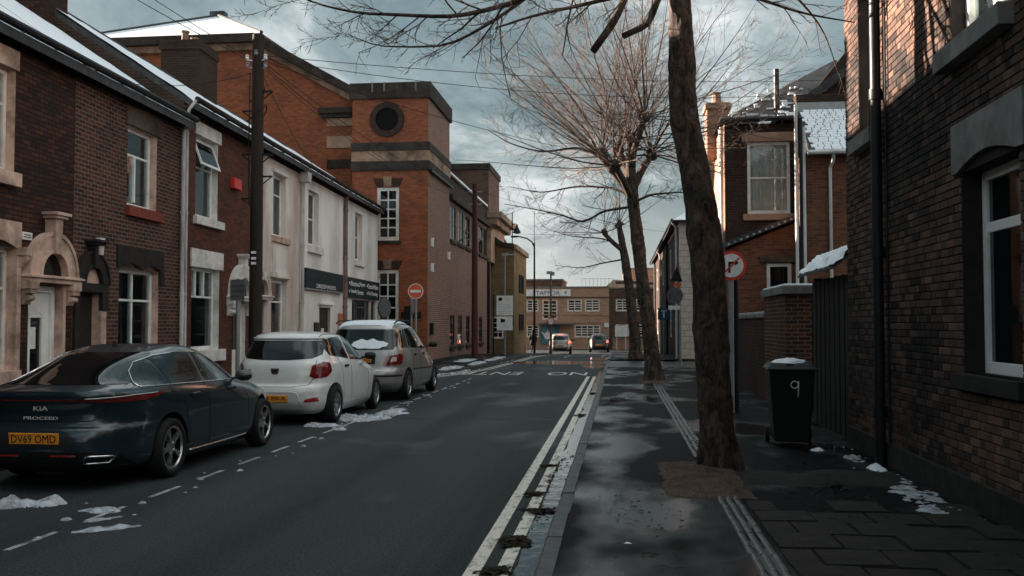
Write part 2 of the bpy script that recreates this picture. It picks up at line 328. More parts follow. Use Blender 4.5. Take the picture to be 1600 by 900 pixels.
class MB:
    def __init__(s, dx=0, dy=0, dz=0): s.v = []; s.f = []; s.d = (dx, dy, dz)
    def add(s, vs, fs):
        k = len(s.v); s.v += [tuple(p) for p in vs]; s.f += [tuple(i+k for i in f) for f in fs]
    def face(s, *pts): s.add(pts, [tuple(range(len(pts)))])
    def box(s, x0, x1, y0, y1, z0, z1):
        s.add([(x0, y0, z0), (x1, y0, z0), (x1, y1, z0), (x0, y1, z0), (x0, y0, z1), (x1, y0, z1), (x1, y1, z1), (x0, y1, z1)],
              [(0, 3, 2, 1), (4, 5, 6, 7), (0, 1, 5, 4), (1, 2, 6, 5), (2, 3, 7, 6), (3, 0, 4, 7)])
    def prism(s, poly, a, b, axis='y'):
        """poly of (u, v); axis y: (x, z) swept in y, axis x: (y, z) swept in x, axis z: (x, y) swept in z"""
        g = {'y': lambda u, v, t: (u, t, v), 'x': lambda u, v, t: (t, u, v), 'z': lambda u, v, t: (u, v, t)}[axis]
        n = len(poly); vs = [g(u, v, a) for u, v in poly] + [g(u, v, b) for u, v in poly]
        ar = sum(poly[i][0]*poly[(i+1) % n][1] - poly[(i+1) % n][0]*poly[i][1] for i in range(n))
        fl = (ar > 0) ^ (b < a) ^ (axis == 'y')
        fs = [tuple(range(n)), tuple(range(2*n-1, n-1, -1))] + [(i, i+n, (i+1) % n+n, (i+1) % n) for i in range(n)]
        if fl: fs = [f[::-1] for f in fs]
        s.add(vs, fs)
    def tube(s, pts, rad, n=8, cap=True):
        pts = [Vector(p) for p in pts]; m = len(pts)
        if not hasattr(rad, '__len__'): rad = [rad]*m
        ring = []; up = None; vs = []
        for i, p in enumerate(pts):
            t = (pts[min(i+1, m-1)] - pts[max(i-1, 0)]).normalized()
            if up is None: up = t.orthogonal().normalized()
            up = (up - t*up.dot(t)); up = up.normalized() if up.length > 1e-6 else t.orthogonal().normalized()
            w = t.cross(up)
            for k in range(n):
                a = 2*math.pi*k/n; vs.append(p + (up*math.cos(a) + w*math.sin(a))*rad[i])
        fs = [(i*n+k, i*n+(k+1) % n, (i+1)*n+(k+1) % n, (i+1)*n+k) for i in range(m-1) for k in range(n)]
        if cap: fs += [tuple(range(n-1, -1, -1)), tuple((m-1)*n+k for k in range(n))]
        s.add(vs, fs)
    def lathe(s, prof, n=24, c=(0, 0, 0), axis='z', cap=True):
        vs = []
        for r, h in prof:
            for k in range(n):
                a = 2*math.pi*k/n; u, v = r*math.cos(a), r*math.sin(a)
                q = {'z': (u, v, h), 'x': (h, u, v), 'y': (v, h, u)}[axis]; vs.append((q[0]+c[0], q[1]+c[1], q[2]+c[2]))
        m = len(prof)
        fs = [(i*n+k, i*n+(k+1) % n, (i+1)*n+(k+1) % n, (i+1)*n+k) for i in range(m-1) for k in range(n)]
        if cap and prof[0][0] > 1e-6: fs.append(tuple(range(n-1, -1, -1)))
        if cap and prof[-1][0] > 1e-6: fs.append(tuple((m-1)*n+k for k in range(n)))
        s.add(vs, fs)
    def arc(s, cx, cz, r0, r1, a0, a1, y0, y1, n=16):
        """half-ring in the wall plane"""
        P = [(cx+r1*math.cos(a0+(a1-a0)*i/n), cz+r1*math.sin(a0+(a1-a0)*i/n)) for i in range(n+1)]
        Q = [(cx+r0*math.cos(a0+(a1-a0)*i/n), cz+r0*math.sin(a0+(a1-a0)*i/n)) for i in range(n+1)]
        for i in range(n): s.prism([Q[i], P[i], P[i+1], Q[i+1]], y0, y1)
    def mesh(s, name='m'):
        me = bpy.data.meshes.new(name); dx, dy, dz = s.d
        me.from_pydata([(float(a+dx), float(b+dy), float(c+dz)) for a, b, c in s.v], [], s.f); me.update(); return me
    def build(s, name, mat, parent=None, smooth=False, bevel=0, ang=None, **kw):
        o = ob(name, s.mesh(name), mat, parent, smooth=smooth, ang=ang, **kw)
        if bevel:
            b = o.modifiers.new('bevel', 'BEVEL'); b.width = bevel; b.segments = 2; b.limit_method = 'ANGLE'; b.angle_limit = R(40)
        return o
def text_mesh(body, w, h, depth=.003):
    cu = bpy.data.curves.new('t', 'FONT'); cu.body = body; cu.align_x = 'CENTER'; cu.extrude = depth; cu.resolution_u = 3
    o = bpy.data.objects.new('t', cu); COL.objects.link(o); dg = bpy.context.evaluated_depsgraph_get(); dg.update()
    me = bpy.data.meshes.new_from_object(o.evaluated_get(dg)); bpy.data.objects.remove(o)
    a = np.empty(len(me.vertices)*3, dtype=np.float32); me.vertices.foreach_get('co', a); a = a.reshape(-1, 3)
    lo, hi = a.min(0), a.max(0); a[:, 0] = (a[:, 0]-(lo[0]+hi[0])/2)*w/(hi[0]-lo[0]); a[:, 1] = (a[:, 1]-(lo[1]+hi[1])/2)*h/(hi[1]-lo[1])
    me.vertices.foreach_set('co', a.ravel()); me.update(); return me
def lettering(body, w, h, loc, mat, parent, rot=(math.pi/2, 0, 0), depth=.003, name='lettering'):
    return ob(name, text_mesh(body, w, h, depth), mat, parent, loc=loc, rot=rot)
def nz(x, y=0, z=0, s=1.0): return mnoise.noise(Vector((x*s, y*s, z*s)))

# a wall sheet in its own frame: x to the right seen from outside, y into the building, z up
def wall(mb, x0, x1, z0, z1, ops=(), y=0.0):
    xs = sorted({x0, x1, *[min(max(v, x0), x1) for o in ops for v in o[:2]]}); zs = sorted({z0, z1, *[min(max(v, z0), z1) for o in ops for v in o[2:4]]})
    for a, b in zip(xs, xs[1:]):
        for c, d in zip(zs, zs[1:]):
            mx_, mz_ = (a+b)/2, (c+d)/2
            if any(o[0] < mx_ < o[1] and o[2] < mz_ < o[3] for o in ops): continue
            mb.face((a, y, c), (b, y, c), (b, y, d), (a, y, d))
def reveal(mb, o, dep, y=0.0):
    a, b, c, d = o[:4]
    mb.face((a, y, c), (a, y, d), (a, y+dep, d), (a, y+dep, c)); mb.face((b, y, c), (b, y+dep, c), (b, y+dep, d), (b, y, d))
    mb.face((a, y, d), (b, y, d), (b, y+dep, d), (a, y+dep, d)); mb.face((a, y, c), (a, y+dep, c), (b, y+dep, c), (b, y, c))
def reveals(root, sh, ops, dep, mat, y=0.0):
    for o in ops:
        mb = MB(*sh); reveal(mb, o, o[4] if len(o) > 4 else dep, y); mb.build('reveal', mat, root)
def window(parent, sh, x0, x1, z0, z1, dep=.2, vx=(), hz=(), fw=.07, bw=.045, fmat='upvc', gmat='glass', curtain=None, name='window', label=None, extra=None):
    """frame bars with panes between; vx, hz: fractions of the mullions and transoms; sits at depth dep"""
    mb = MB(*sh); y0, y1 = dep-.06, dep
    mb.box(x0, x0+fw, y0, y1, z0, z1); mb.box(x1-fw, x1, y0, y1, z0, z1)
    mb.box(x0+fw, x1-fw, y0, y1, z0, z0+fw*1.2); mb.box(x0+fw, x1-fw, y0, y1, z1-fw, z1)
    ix0, ix1, iz0, iz1 = x0+fw, x1-fw, z0+fw*1.2, z1-fw
    X = [ix0]; Z = [iz0]
    for f in vx:
        c = ix0+(ix1-ix0)*f; mb.box(c-bw/2, c+bw/2, y0+.006, y1, iz0, iz1); X += [c-bw/2, c+bw/2]
    for f in hz:
        c = iz0+(iz1-iz0)*f; mb.box(ix0, ix1, y0+.012, y1, c-bw/2, c+bw/2); Z += [c-bw/2, c+bw/2]
    X.append(ix1); Z.append(iz1)
    fo = mb.build(name, fmat, parent, bevel=.006 if fw > .05 else 0)
    if label: fo['label'] = label
    for i in range(0, len(X), 2):
        for j in range(0, len(Z), 2):
            p = MB(*sh); p.box(X[i]-.004, X[i+1]+.004, y1-.03, y1-.018, Z[j]-.004, Z[j+1]+.004); p.build('pane', gmat, fo)
    if curtain:
        c = MB(*sh); n = 40; vs = []; fs = []
        for i in range(n+1):
            x = x0+(x1-x0)*i/n; yy = dep+.06+.02*math.sin(i*1.9)+.012*math.sin(i*.7)
            vs += [(x, yy, z0), (x, yy, z1)]
        fs = [(2*i, 2*i+2, 2*i+3, 2*i+1) for i in range(n)]
        c.add(vs, fs); c.build('curtain', curtain, fo, smooth=True)
        c = MB(*sh); c.box(x0-.05, x1+.05, dep+.14, dep+.16, z0-.05, z1+.05); c.build('room_shade', 'dark_void', fo)  # black sheet stands in for the unlit room
    return fo
def roof(parent, sh, x0, x1, dep, ze, zr, over=.28, snow=True, thick=.14, mat='slate', smat='snow', bare=None, back=True):
    mb = MB(*sh); yr = dep/2; k = (zr-ze)/yr
    def prof(o): return [(-over, ze-over*k), (yr, zr), (dep+over, ze-over*k), (dep+over, ze-over*k+thick), (yr, zr+thick), (-over, ze-over*k+thick)]
    P = prof(0); mb.prism(P, x0, x1, 'x'); ro = mb.build('roof', mat, parent)
    if snow:
        s = MB(*sh); n = max(8, int((x1-x0)/.12)); m = 14; L_ = math.hypot(yr+over, (zr-ze)+over*k)
        vs = []; fs = []
        for i in range(n+1):
            x = x0+.03+(x1-x0-.06)*i/n
            v0 = .015+.03*nz(x, 1, 5, 1.9)+.015*nz(x, 3, 2, 7); v1 = 1.0
            for j in range(m+1):
                v = v0+(v1-v0)*j/m
                hgt = .05*min(1, (j/m)*9+.15)*(.8+.4*nz(x, v*4, 1, 1.3)) + .012*nz(x, v*9, 3, 3)
                yy = -over+(yr+over)*v; zz_ = ze-over*k+thick+((zr-ze)+over*k)*v
                vs.append((x, yy-hgt*.4, zz_+max(hgt, .006)))
        fs = [(i*(m+1)+j, (i+1)*(m+1)+j, (i+1)*(m+1)+j+1, i*(m+1)+j+1) for i in range(n) for j in range(m)]
        s.add(vs, fs); s.build('snow', smat, ro, smooth=True)
    r = MB(*sh); r.tube([(x0, yr, zr+thick+.02), (x1, yr, zr+thick+.02)], .07, 8); r.build('ridge_tiles', mat, ro)
    return ro
def gutter(parent, sh, x0, x1, z, y=-.3, mat='gutter_black', r=.065):
    mb = MB(*sh); mb.tube([(x0, y, z), (x1, y, z)], r, 8)
    x = x0+.3
    while x < x1: mb.box(x-.015, x+.015, y, y+.28, z-.03, z+.01); x += .9
    return mb.build('gutter', mat, parent, ang=40)
def downpipe(parent, sh, x, z0, z1, y=-.09, mat='pipe_white', r=.038, name='drainpipe'):
    mb = MB(*sh); mb.tube([(x, y, z0), (x, y, z1-.35), (x, y-.04, z1-.2), (x, -.28, z1)], r, 8)
    z = z0+.4
    while z < z1-.4: mb.tube([(x, y, z), (x, y, z+.07)], r*1.25, 8); z += 1.75
    return mb.build(name, mat, parent, ang=40)
def corbels(parent, sh, x0, x1, z, mat, step=.225, y=-.06, h=.075, name='corbel_course'):
    mb = MB(*sh); mb.box(x0, x1, y-.05, .0, z+h, z+h+.075); x = x0+step*.25
    while x < x1-.1: mb.box(x, x+step*.5, y, 0, z, z+h); x += step
    o = mb.build(name, mat, parent); o['kind'] = 'stuff'; return o
def chimney(parent, sh, x0, x1, y0, y1, z0, z1, mat='brick_dark', pots=2):
    mb = MB(*sh); mb.box(x0, x1, y0, y1, z0, z1-.3); mb.box(x0-.05, x1+.05, y0-.05, y1+.05, z1-.3, z1-.15); mb.box(x0-.02, x1+.02, y0-.02, y1+.02, z1-.15, z1)
    c = mb.build('chimney', mat, parent)
    for i in range(pots):
        p = MB(*sh); x = x0+(x1-x0)*(i+.5)/pots; p.lathe([(.11, z1), (.10, z1+.3), (.13, z1+.33), (.13, z1+.37)], 12, (x, (y0+y1)/2, 0)); p.build('chimney_pot', 'stone_stained', c, ang=40)
    return c
def blob(name, mat, parent, cx, cy, cz, rx, ry, rz, seed, n=18, m=9, rough=.35, **kw):
    mb = MB(); vs = []; fs = []
    for j in range(m+1):
        a = j/m*math.pi/2
        for i in range(n):
            t = 2*math.pi*i/n; k = 1+rough*nz(math.cos(t)*1.4+seed, math.sin(t)*1.4, seed*.37)+rough*.5*nz(math.cos(t)*4+seed, math.sin(t)*4, j*.5)
            rr = max(0, math.cos(a))**.8*k
            vs.append((cx+rx*rr*math.cos(t), cy+ry*rr*math.sin(t), cz+max(0, rz*math.sin(a)*(1+rough*nz(seed, i*.6, j*.7)))))
    fs = [(j*n+i, j*n+(i+1) % n, (j+1)*n+(i+1) % n, (j+1)*n+i) for j in range(m) for i in range(n)]
    mb.add(vs, fs); return mb.build(name, mat, parent, smooth=True, **kw)

def fbm(x, y, s): return nz(x, y, s)+.5*nz(x*2.1, y*2.1, s+5)+.25*nz(x*4.3, y*4.3, s+9)
def drift(name, mat, rx_, ry_, h, seed, loc, rz=0, cut=.35, amp=.95, step=.022, fx=2.2):
    """melting snow lying on the ground: a height field with ragged edges"""
    nx_, ny_ = max(10, min(90, int(2*rx_*1.25/step))), max(10, min(90, int(2*ry_*1.25/step))); H = {}; V = []; F = []; idx = {}
    for i in range(nx_+1):
        for j in range(ny_+1):
            u, v = (2*i/nx_-1)*1.25, (2*j/ny_-1)*1.25; x, y = u*rx_, v*ry_
            b_ = 1-(u*u+v*v)+amp*fbm(x*fx/max(.15, min(rx_, ry_))*.35, y*fx/max(.15, min(rx_, ry_))*.35, seed)+.28*fbm(x*16, y*16, seed+3)-cut
            H[i, j] = (x, y, h*min(1, max(0, b_))**.85*(.75+.45*fbm(x*9, y*9, seed+7)) if b_ > 0 else -.006)
    def vid(k):
        if k not in idx: idx[k] = len(V); V.append(H[k] if H[k][2] < 0 else (H[k][0], H[k][1], max(.001, H[k][2])))
        return idx[k]
    for i in range(nx_):
        for j in range(ny_):
            q = [(i, j), (i+1, j), (i+1, j+1), (i, j+1)]
            if sum(H[k][2] > 0 for k in q) >= 2: F.append(tuple(vid(k) for k in q))
    me = bpy.data.meshes.new(name); me.from_pydata(V, [], F); me.update(); return ob(name, me, mat, None, loc=loc, rot=(0, 0, rz), smooth=True)

# ------------------------------------------------------------------ ground
def gz(y):                                   # the street falls gently beyond the side street
    t = min(1, max(0, (y-44)/32)); return -.62*t*t*(3-2*t)
LK = [(-14, -6.9), (26.5, -6.9), (28, -6.75), (29.5, -6.2), (31, -5.75), (34, -5.25), (38, -5.05), (46, -4.85), (56, -4.6), (62, -4.6), (66, -5.3), (68.5, -7), (70, -10)]
def lk(y): return float(np.interp(y, [p[0] for p in LK], [p[1] for p in LK]))
RK = -.55
PAVE = .07
g = MB(); g.box(-900, 900, -300, 900, -1.4, -.72); tag(g.build('ground', 'far_asphalt'), kind='structure')
rd = MB(); ys = list(np.arange(-14, 66, 1.0)) + [66, 67, 68, 69, 70, 72, 74, 76, 80, 84, 86]
def rx(y): return RK if y < 70 else 60
vs = []; fs = []
for y in ys:
    xl = lk(y) if y < 70 else -60
    for k in range(9): vs.append((xl+(rx(y)-xl)*k/8, y, gz(y)))
fs = [(i*9+k, i*9+k+1, (i+1)*9+k+1, (i+1)*9+k) for i in range(len(ys)-1) for k in range(8)]
rd.add(vs, fs); road = tag(rd.build('road', 'road_asphalt'), kind='structure')
# side street mouth on the right
ss = MB(); ss.face((RK, 35.2, .001), (40, 35.2, .001), (40, 42.6, .001), (RK, 42.6, .001)); tag(ss.build('side_street', 'far_asphalt'), kind='structure')
def pave_strip(name, pts_in, pts_out, mat, z=PAVE):
    mb = MB(); n = len(pts_in)
    vs = [(x, y, gz(y)+z) for x, y in pts_in] + [(x, y, gz(y)+z) for x, y in pts_out] + [(x, y, gz(y)-.15) for x, y in pts_in]
    fs = [(i, n+i, n+i+1, i+1) for i in range(n-1)] + [(i, i+1, 2*n+i+1, 2*n+i) for i in range(n-1)]
    mb.add(vs, fs); return tag(mb.build(name, mat), kind='structure')
yy = list(np.arange(-14, 35.3, .7))
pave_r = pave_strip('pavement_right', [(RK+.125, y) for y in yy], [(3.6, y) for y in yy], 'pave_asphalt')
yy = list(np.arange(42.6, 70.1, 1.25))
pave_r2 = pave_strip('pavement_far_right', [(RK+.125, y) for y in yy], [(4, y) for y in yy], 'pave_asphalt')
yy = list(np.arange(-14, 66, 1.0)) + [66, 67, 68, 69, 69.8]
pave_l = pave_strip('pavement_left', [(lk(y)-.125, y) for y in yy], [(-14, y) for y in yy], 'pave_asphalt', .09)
pave_l.data.flip_normals()
# kerb stones
kr = tag(empty('kerb_right', (RK, 0, 0)), kind='structure'); kl = tag(empty('kerb_left', (-6.9, 0, 0)), kind='structure')
def kerb_mesh(l):
    mb = MB(); P = [(0, -.12), (.125, -.12), (.125, PAVE+.008), (.02, PAVE+.008), (.004, PAVE-.006), (0, PAVE-.02)]
    mb.prism(P, 0, l, 'y'); return mb.mesh('kerb_stone')
km = kerb_mesh(.905)
y = -3.0; i = 0
while y < 69.5:
    drop = 35.0 < y < 42.2
    o = ob('kerb_stone', km, 'kerb_stone' if i == 0 else None, kr, loc=(rnd.uniform(-.004, .004), y, gz(y)-(.055 if drop else 0)+rnd.uniform(-.004, .003)), rot=(0, rnd.uniform(-.02, .02), rnd.uniform(-.004, .004)))
    y += .915; i += 1
y = -2.0
while y < 65:
    a = math.atan2(lk(y+.9)-lk(y), .9)
    ob('kerb_stone', km, None, kl, loc=(lk(y)-.125+6.9, y, gz(y)+.02), rot=(0, rnd.uniform(-.015, .015), -a)); y += .915
# channel of ribbed blocks in the pavement
def channel_mesh():
    mb = MB(); W = .215; l = .218; n = 3; P = [(0, -.03)]
    for k in range(n):
        x0 = W*k/n
        for a in range(7):
            t = a/6; P.append((x0+.006+(W/n-.012)*t, .004+.019*abs(math.sin(math.pi*t))**.6))
    P.append((W, -.03)); mb.prism(P[::-1], 0, l, 'y'); return mb.mesh('channel_block')
cm = channel_mesh(); first = True; y = 2.6
while y < 34.6:
    if not (8.75 < y < 11.25 or 25.4 < y < 27.4):
        ob('channel_block', cm, 'channel_brick' if first else None, pave_r, loc=(.865+rnd.uniform(-.004, .004), y, PAVE-.004+rnd.uniform(-.004, .003)), rot=(0, rnd.uniform(-.02, .02), rnd.uniform(-.012, .012)), smooth=first, ang=45 if first else None); first = False
    y += .226
# paving slabs by the house wall
sm = MB(); sm.add([(.004, .004, 0), (.446, .004, 0), (.446, .446, 0), (.004, .446, 0), (.012, .012, .05), (.438, .012, .05), (.438, .438, .05), (.012, .438, .05)],
                  [(4, 5, 6, 7), (0, 1, 5, 4), (1, 2, 6, 5), (2, 3, 7, 6), (3, 0, 4, 7)]); sm = sm.mesh('paving_slab')
first = True
for r in range(14):
    y = 2.35+r*.452; off = -.225 if r % 2 else 0
    x = 1.10
    if off: x += .225
    while x < 2.75:
        if not (r == 13 and rnd.random() < .5):
            ob('paving_slab', sm, 'slab' if first else None, pave_r, loc=(x, y, PAVE-.036+rnd.uniform(-.008, .010)), rot=(rnd.uniform(-.018, .018), rnd.uniform(-.02, .02), rnd.uniform(-.006, .006))); first = False
        x += .452
hs = MB(); hs.box(.004, .22, .004, .446, 0, .048); hs = hs.mesh('paving_slab')
for i, r in enumerate(range(1, 14, 2)): ob('paving_slab', hs, 'slab' if i == 0 else None, pave_r, loc=(1.10, 2.35+r*.452, PAVE-.035+rnd.uniform(-.006, .006)))
# lifted tarmac ridge past the slabs
rt = MB(); n = 26; m = 8; vs = []
for i in range(n+1):
    for j in range(m+1):
        x = 1.15+1.75*i/n; y = 9.55+.5*nz(x, 2, 0, 1.5)+1.0*j/m; e_ = abs(math.sin(math.pi*i/n))**.4*math.sin(math.pi*j/m)
        vs.append((x, y, PAVE-.004+(.05+.04*nz(x*2, y*2))*e_))
rt.add(vs, [(i*(m+1)+j, (i+1)*(m+1)+j, (i+1)*(m+1)+j+1, i*(m+1)+j+1) for i in range(n) for j in range(m)]); rt.build('heaved_tarmac', 'slab', pave_r, smooth=True)
# road paint
def strip(name, mat, pts, w, parent=road, z=.004, closed=False):
    mb = MB()
    for (xa, ya), (xb, yb) in zip(pts, pts[1:]):
        n = max(1, int(abs(yb-ya)/.6)); 
        for k in range(n):
            x0, y0 = xa+(xb-xa)*k/n, ya+(yb-ya)*k/n; x1, y1 = xa+(xb-xa)*(k+1)/n, ya+(yb-ya)*(k+1)/n
            mb.face((x0, y0, gz(y0)+z), (x0+w, y0, gz(y0)+z), (x1+w, y1, gz(y1)+z), (x1, y1, gz(y1)+z))
    return mb.build(name, mat, parent)
strip('yellow_line', 'line_yellow', [(-1.03, -8), (-1.03, 29.8)], .105)
strip('yellow_line', 'line_yellow', [(-.83, -8), (-.83, 29.8)], .10)
strip('yellow_line', 'line_yellow', [(-6.35, 26.8), (-5.45, 30.6), (-4.95, 34), (-4.65, 40), (-4.5, 46), (-4.2, 60)], .1)
strip('yellow_line', 'line_yellow', [(-6.15, 26.8), (-5.25, 30.6), (-4.75, 34), (-4.45, 40), (-4.3, 46), (-4.0, 60)], .1)
y = 1.2
while y < 28:
    strip('bay_dash', 'line_worn', [(-4.47, y), (-4.47, y+.62)], .055); y += 1.06
strip('yellow_line', 'line_worn', [(-.95, 43.5), (-.95, 66)], .1)
for yd in (47, 50, 53, 56, 60, 64): strip('centre_dash', 'line_white', [(-2.75, yd), (-2.75, yd+1.3)], .1)
def road_text(ch, x, wd, y0, y1, z=.0045):
    me = text_mesh(ch, wd, y1-y0, .0); ob('road_lettering', me, 'line_white', road, loc=(x, (y0+y1)/2, z), rot=(0, 0, math.pi))
road_text('NO', -1.72, 1.3, 30.5, 32.3); road_text('ENTRY', -4.55, 2.6, 30.5, 32.3)
# standing water: gutter film and puddle
def puddle(name, pts_l, pts_r, z=.006):
    mb = MB(); n = len(pts_l); vs = []
    for (a, y), (b_, _) in zip(pts_l, pts_r): vs += [(a, y, gz(y)+z), (b_, y, gz(y)+z)]
    mb.add(vs, [(2*i, 2*i+1, 2*i+3, 2*i+2) for i in range(n-1)]); return tag(mb.build(name, 'water', smooth=True), kind='structure')
yy = np.arange(1.5, 33, .25)
puddle('gutter_water', [(-.715+.05*nz(y, 0, 0, .9)+.03*nz(y, 5, 0, 3.1), y) for y in yy], [(RK+.012, y) for y in yy])
th = np.linspace(0, math.pi, 40)
def pud(cx, cy, rx_, ry_, seed):
    l = []; r_ = []
    for t in th:
        y = cy-ry_*math.cos(t); k = rx_*math.sin(t)+.001
        l.append((cx-k*(1+.35*nz(y*1.3, seed)), y)); r_.append((min(RK-.01, cx+k*(1+.35*nz(y*1.3, seed+9))), y))
    puddle('puddle', l, r_)
pud(-2.2, 40.3, 2.6, 1.9, 3); pud(-1.0, 36.8, .45, 1.6, 11); pud(-.95, 45.5, .5, 3.0, 21)
# dark joint across the carriageway
strip('tar_joint', 'gutter_black', [(-4.6, 16.32), (-4.6, 16.36)], 3.5, z=.003)

# ------------------------------------------------------------------ left terrace
TH = R(2.43); P0 = Vector((-8.55, 0, 0)); AL = Vector((-math.sin(TH), math.cos(TH), 0)); INN = Vector((-math.cos(TH), -math.sin(TH), 0))
def left_house(name, s0, s1, label, cat, ze, zr, wmat, ops, rmat='stone_pink', dep=7.2, group=None, first=False, recess=.2, smat='snow'):
    root = empty(name, P0+AL*s0, R(90)+TH, label, cat, group); sh = (-s0, 0, 0)
    mb = MB(*sh); wall(mb, s0, s1, -.1, ze, ops); wl = mb.build('wall', wmat, root)
    reveals(root, sh, ops, recess, rmat)
    mb = MB(*sh); k = (zr-ze)/(dep/2)
    for x in (s0, s1): mb.face((x, 0.0, -.1), (x, dep, -.1), (x, dep, ze), (x, dep/2, zr), (x, 0.0, ze))
    mb.face((s0, dep, -.1), (s1, dep, -.1), (s1, dep, ze), (s0, dep, ze)); mb.build('party_walls', 'brick_dark', root)
    roof(root, sh, s0, s1, dep, ze, zr, smat=smat)
    return root, sh
def block(root, sh, name, mat, x0, x1, z0, z1, y0=-.04, y1=.02, bevel=.008, label=None):
    mb = MB(*sh); mb.box(x0, x1, y0, y1, z0, z1); o = mb.build(name, mat, root, bevel=bevel)
    if label: o['label'] = label
    return o
def lip_lintel(root, sh, mat, x0, x1, z0, z1, scal=True, y0=-.04):
    P = [(x0, z1), (x0, z0)]; n = 12
    if scal:
        xa, xb = x0+.12, x1-.12
        P.append((xa, z0))
        for i in range(n+1):
            t = i/n; P.append((xa+(xb-xa)*t, z0+.10*math.sin(math.pi*((t*2) % 1 if t < 1 else 1))))
        P.append((xb, z0))
    P += [(x1, z0), (x1, z1)]; mb = MB(*sh); mb.prism(P, y0, .02); return mb.build('lintel', mat, root)
def door_arch(root, sh, cx, z0, ri, ro, mat, key, fan, kmat=None, y=-.12, band=True, ktop=.32):
    mb = MB(*sh); mb.arc(cx, z0, ri, ro, 0, math.pi, y, .0, 18); a = mb.build('arch', mat, root)
    mb = MB(*sh); mb.arc(cx, z0, ri*.93, ri*1.07, 0, math.pi, y-.03, y+.01, 18); mb.build('moulding', mat, a); mb = MB(*sh); mb.arc(cx, z0, ro*.93, ro*1.02, 0, math.pi, y-.025, y+.01, 18); mb.build('moulding', mat, a)
    mb = MB(*sh); n = 16; mb.add([(cx+ri*math.cos(math.pi*i/n), -.008, z0+ri*math.sin(math.pi*i/n)) for i in range(n+1)], [tuple(range(n+1))]); mb.build('fanlight', fan, root)
    mb = MB(*sh); kt = z0+ro+ktop-.2; mb.prism([(cx-.07, z0+ri-.05), (cx+.07, z0+ri-.05), (cx+.11, kt), (cx-.11, kt)], y-.07, .0)
    if ktop > .2: mb.box(cx-.17, cx+.17, y-.12, 0, kt, kt+.05); mb.box(cx-.21, cx+.21, y-.16, 0, kt+.05, kt+.10)
    mb.build('keystone', kmat or mat, a, bevel=.006)
    if band:
        mb = MB(*sh); mb.box(cx-ro-.06, cx+ro+.06, y-.05, 0, z0-.12, z0); mb.box(cx-ro-.09, cx+ro+.09, y-.09, 0, z0-.05, z0-.015); mb.build('cornice', mat, root, bevel=.006)
def bracket(root, sh, mat, x0, x1, z0, z1, y=-.16):
    mb = MB(*sh); c = (x0+x1)/2
    P = [(.0, z0), (-.05, z0), (y*.55, z0+.10), (y*.5, z0+.16), (y, z1-.2), (y, z1), (0, z1)]
    mb.prism(P, x0+.03, x1-.03, 'x'); mb.box(x0, x1, y-.02, 0, z1-.13, z1-.002)
    mb.tube([(x0+.04, y*.6, z0+.1), (x1-.04, y*.6, z0+.1)], .045, 10); return mb.build('bracket', mat, root, bevel=.005)

# the row goes on behind the camera
for s0, s1, lb in ((-3.0, 8.4, 'dark brick terraced house next along the row, out of the picture on the left'), (-14.4, -3.0, 'dark brick terraced house at the near end of the row, behind the camera')):
    oo_ = [(s0+1, s0+2.4, 3.9, 5.5), (s0+1, s0+2.6, 1.0, 2.8), (s0+3.4, s0+4.3, .08, 2.3), (s0+6.6, s0+8, 3.9, 5.5), (s0+6.6, s0+8.2, 1.0, 2.8), (s0+9, s0+9.9, .08, 2.3)]
    h_, q_ = left_house('terraced_house', s0, s1, lb, 'house', 6.02, 8.45, 'brick_a', oo_); gutter(h_, q_, s0, s1, 6.06)
    for o in oo_:
        if o[2] > .5: window(h_, q_, *o[:4], vx=(.5,), hz=(.68,), fmat='white_paint')
        else: block(h_, q_, 'door', 'dark_door', o[0], o[1], .1, 2.3, .15, .2)
# house at the left edge
opA = [(11.9, 13.36, 3.93, 5.5), (11.7, 13.45, .95, 2.8), (13.80, 14.72, .08, 2.28)]
hA, sA = left_house('terraced_house', 8.4, 15.08, 'dark brick terraced house with pale stone arch over white door, by the dark blue car', 'house', 6.02, 8.45, 'brick_a', opA)
window(hA, sA, 11.9, 13.36, 3.93, 5.5, vx=(.5,), hz=(.68,), fmat='white_paint', curtain='blind', gmat='glass_clear')
window(hA, sA, 11.7, 13.45, .95, 2.8, vx=(.5,), hz=(.68,), fmat='white_paint', curtain='blind', gmat='glass_clear')
block(hA, sA, 'lintel', 'stone_pink', 11.65, 13.40, 5.5, 5.8); block(hA, sA, 'sill', 'stone_pink', 11.65, 13.42, 3.72, 3.93, -.1)
lip_lintel(hA, sA, 'stone_pink', 11.45, 13.53, 2.8, 3.2)
block(hA, sA, 'sill', 'stone_pink', 11.5, 13.5, .76, .95, -.1)
block(hA, sA, 'jamb_stone', 'stone_pink', 13.45, 13.56, .95, 2.8, -.03); bracket(hA, sA, 'stone_pink', 13.44, 13.58, 2.52, 2.82)
door_arch(hA, sA, 14.32, 2.42, .40, .70, 'stone_pink', None, 'glass', ktop=.42)
bracket(hA, sA, 'stone_pink', 13.56, 13.80, 1.95, 2.32); bracket(hA, sA, 'stone_pink', 14.80, 15.06, 1.95, 2.32)
block(hA, sA, 'jamb_stone', 'stone_pink', 14.72, 14.80, .08, 2.29, -.05)
mb = MB(*sA); y0 = .10
mb.box(13.80, 13.90, y0, .2, .1, 2.26); mb.box(14.62, 14.72, y0, .2, .1, 2.26); mb.box(13.90, 14.62, y0, .2, 2.16, 2.26)
dA = mb.build('door_frame', 'upvc', hA, bevel=.006)
mb = MB(*sA); wall(mb, 13.90, 14.62, .1, 2.16, [(14.10, 14.42, .55, 1.75)], .15); reveal(mb, (14.10, 14.42, .55, 1.75), .03, .15)
dd = mb.build('door', 'upvc', hA)
mb = MB(*sA); mb.box(14.10, 14.42, .175, .19, .55, 1.75); mb.build('pane', 'glass', dd)
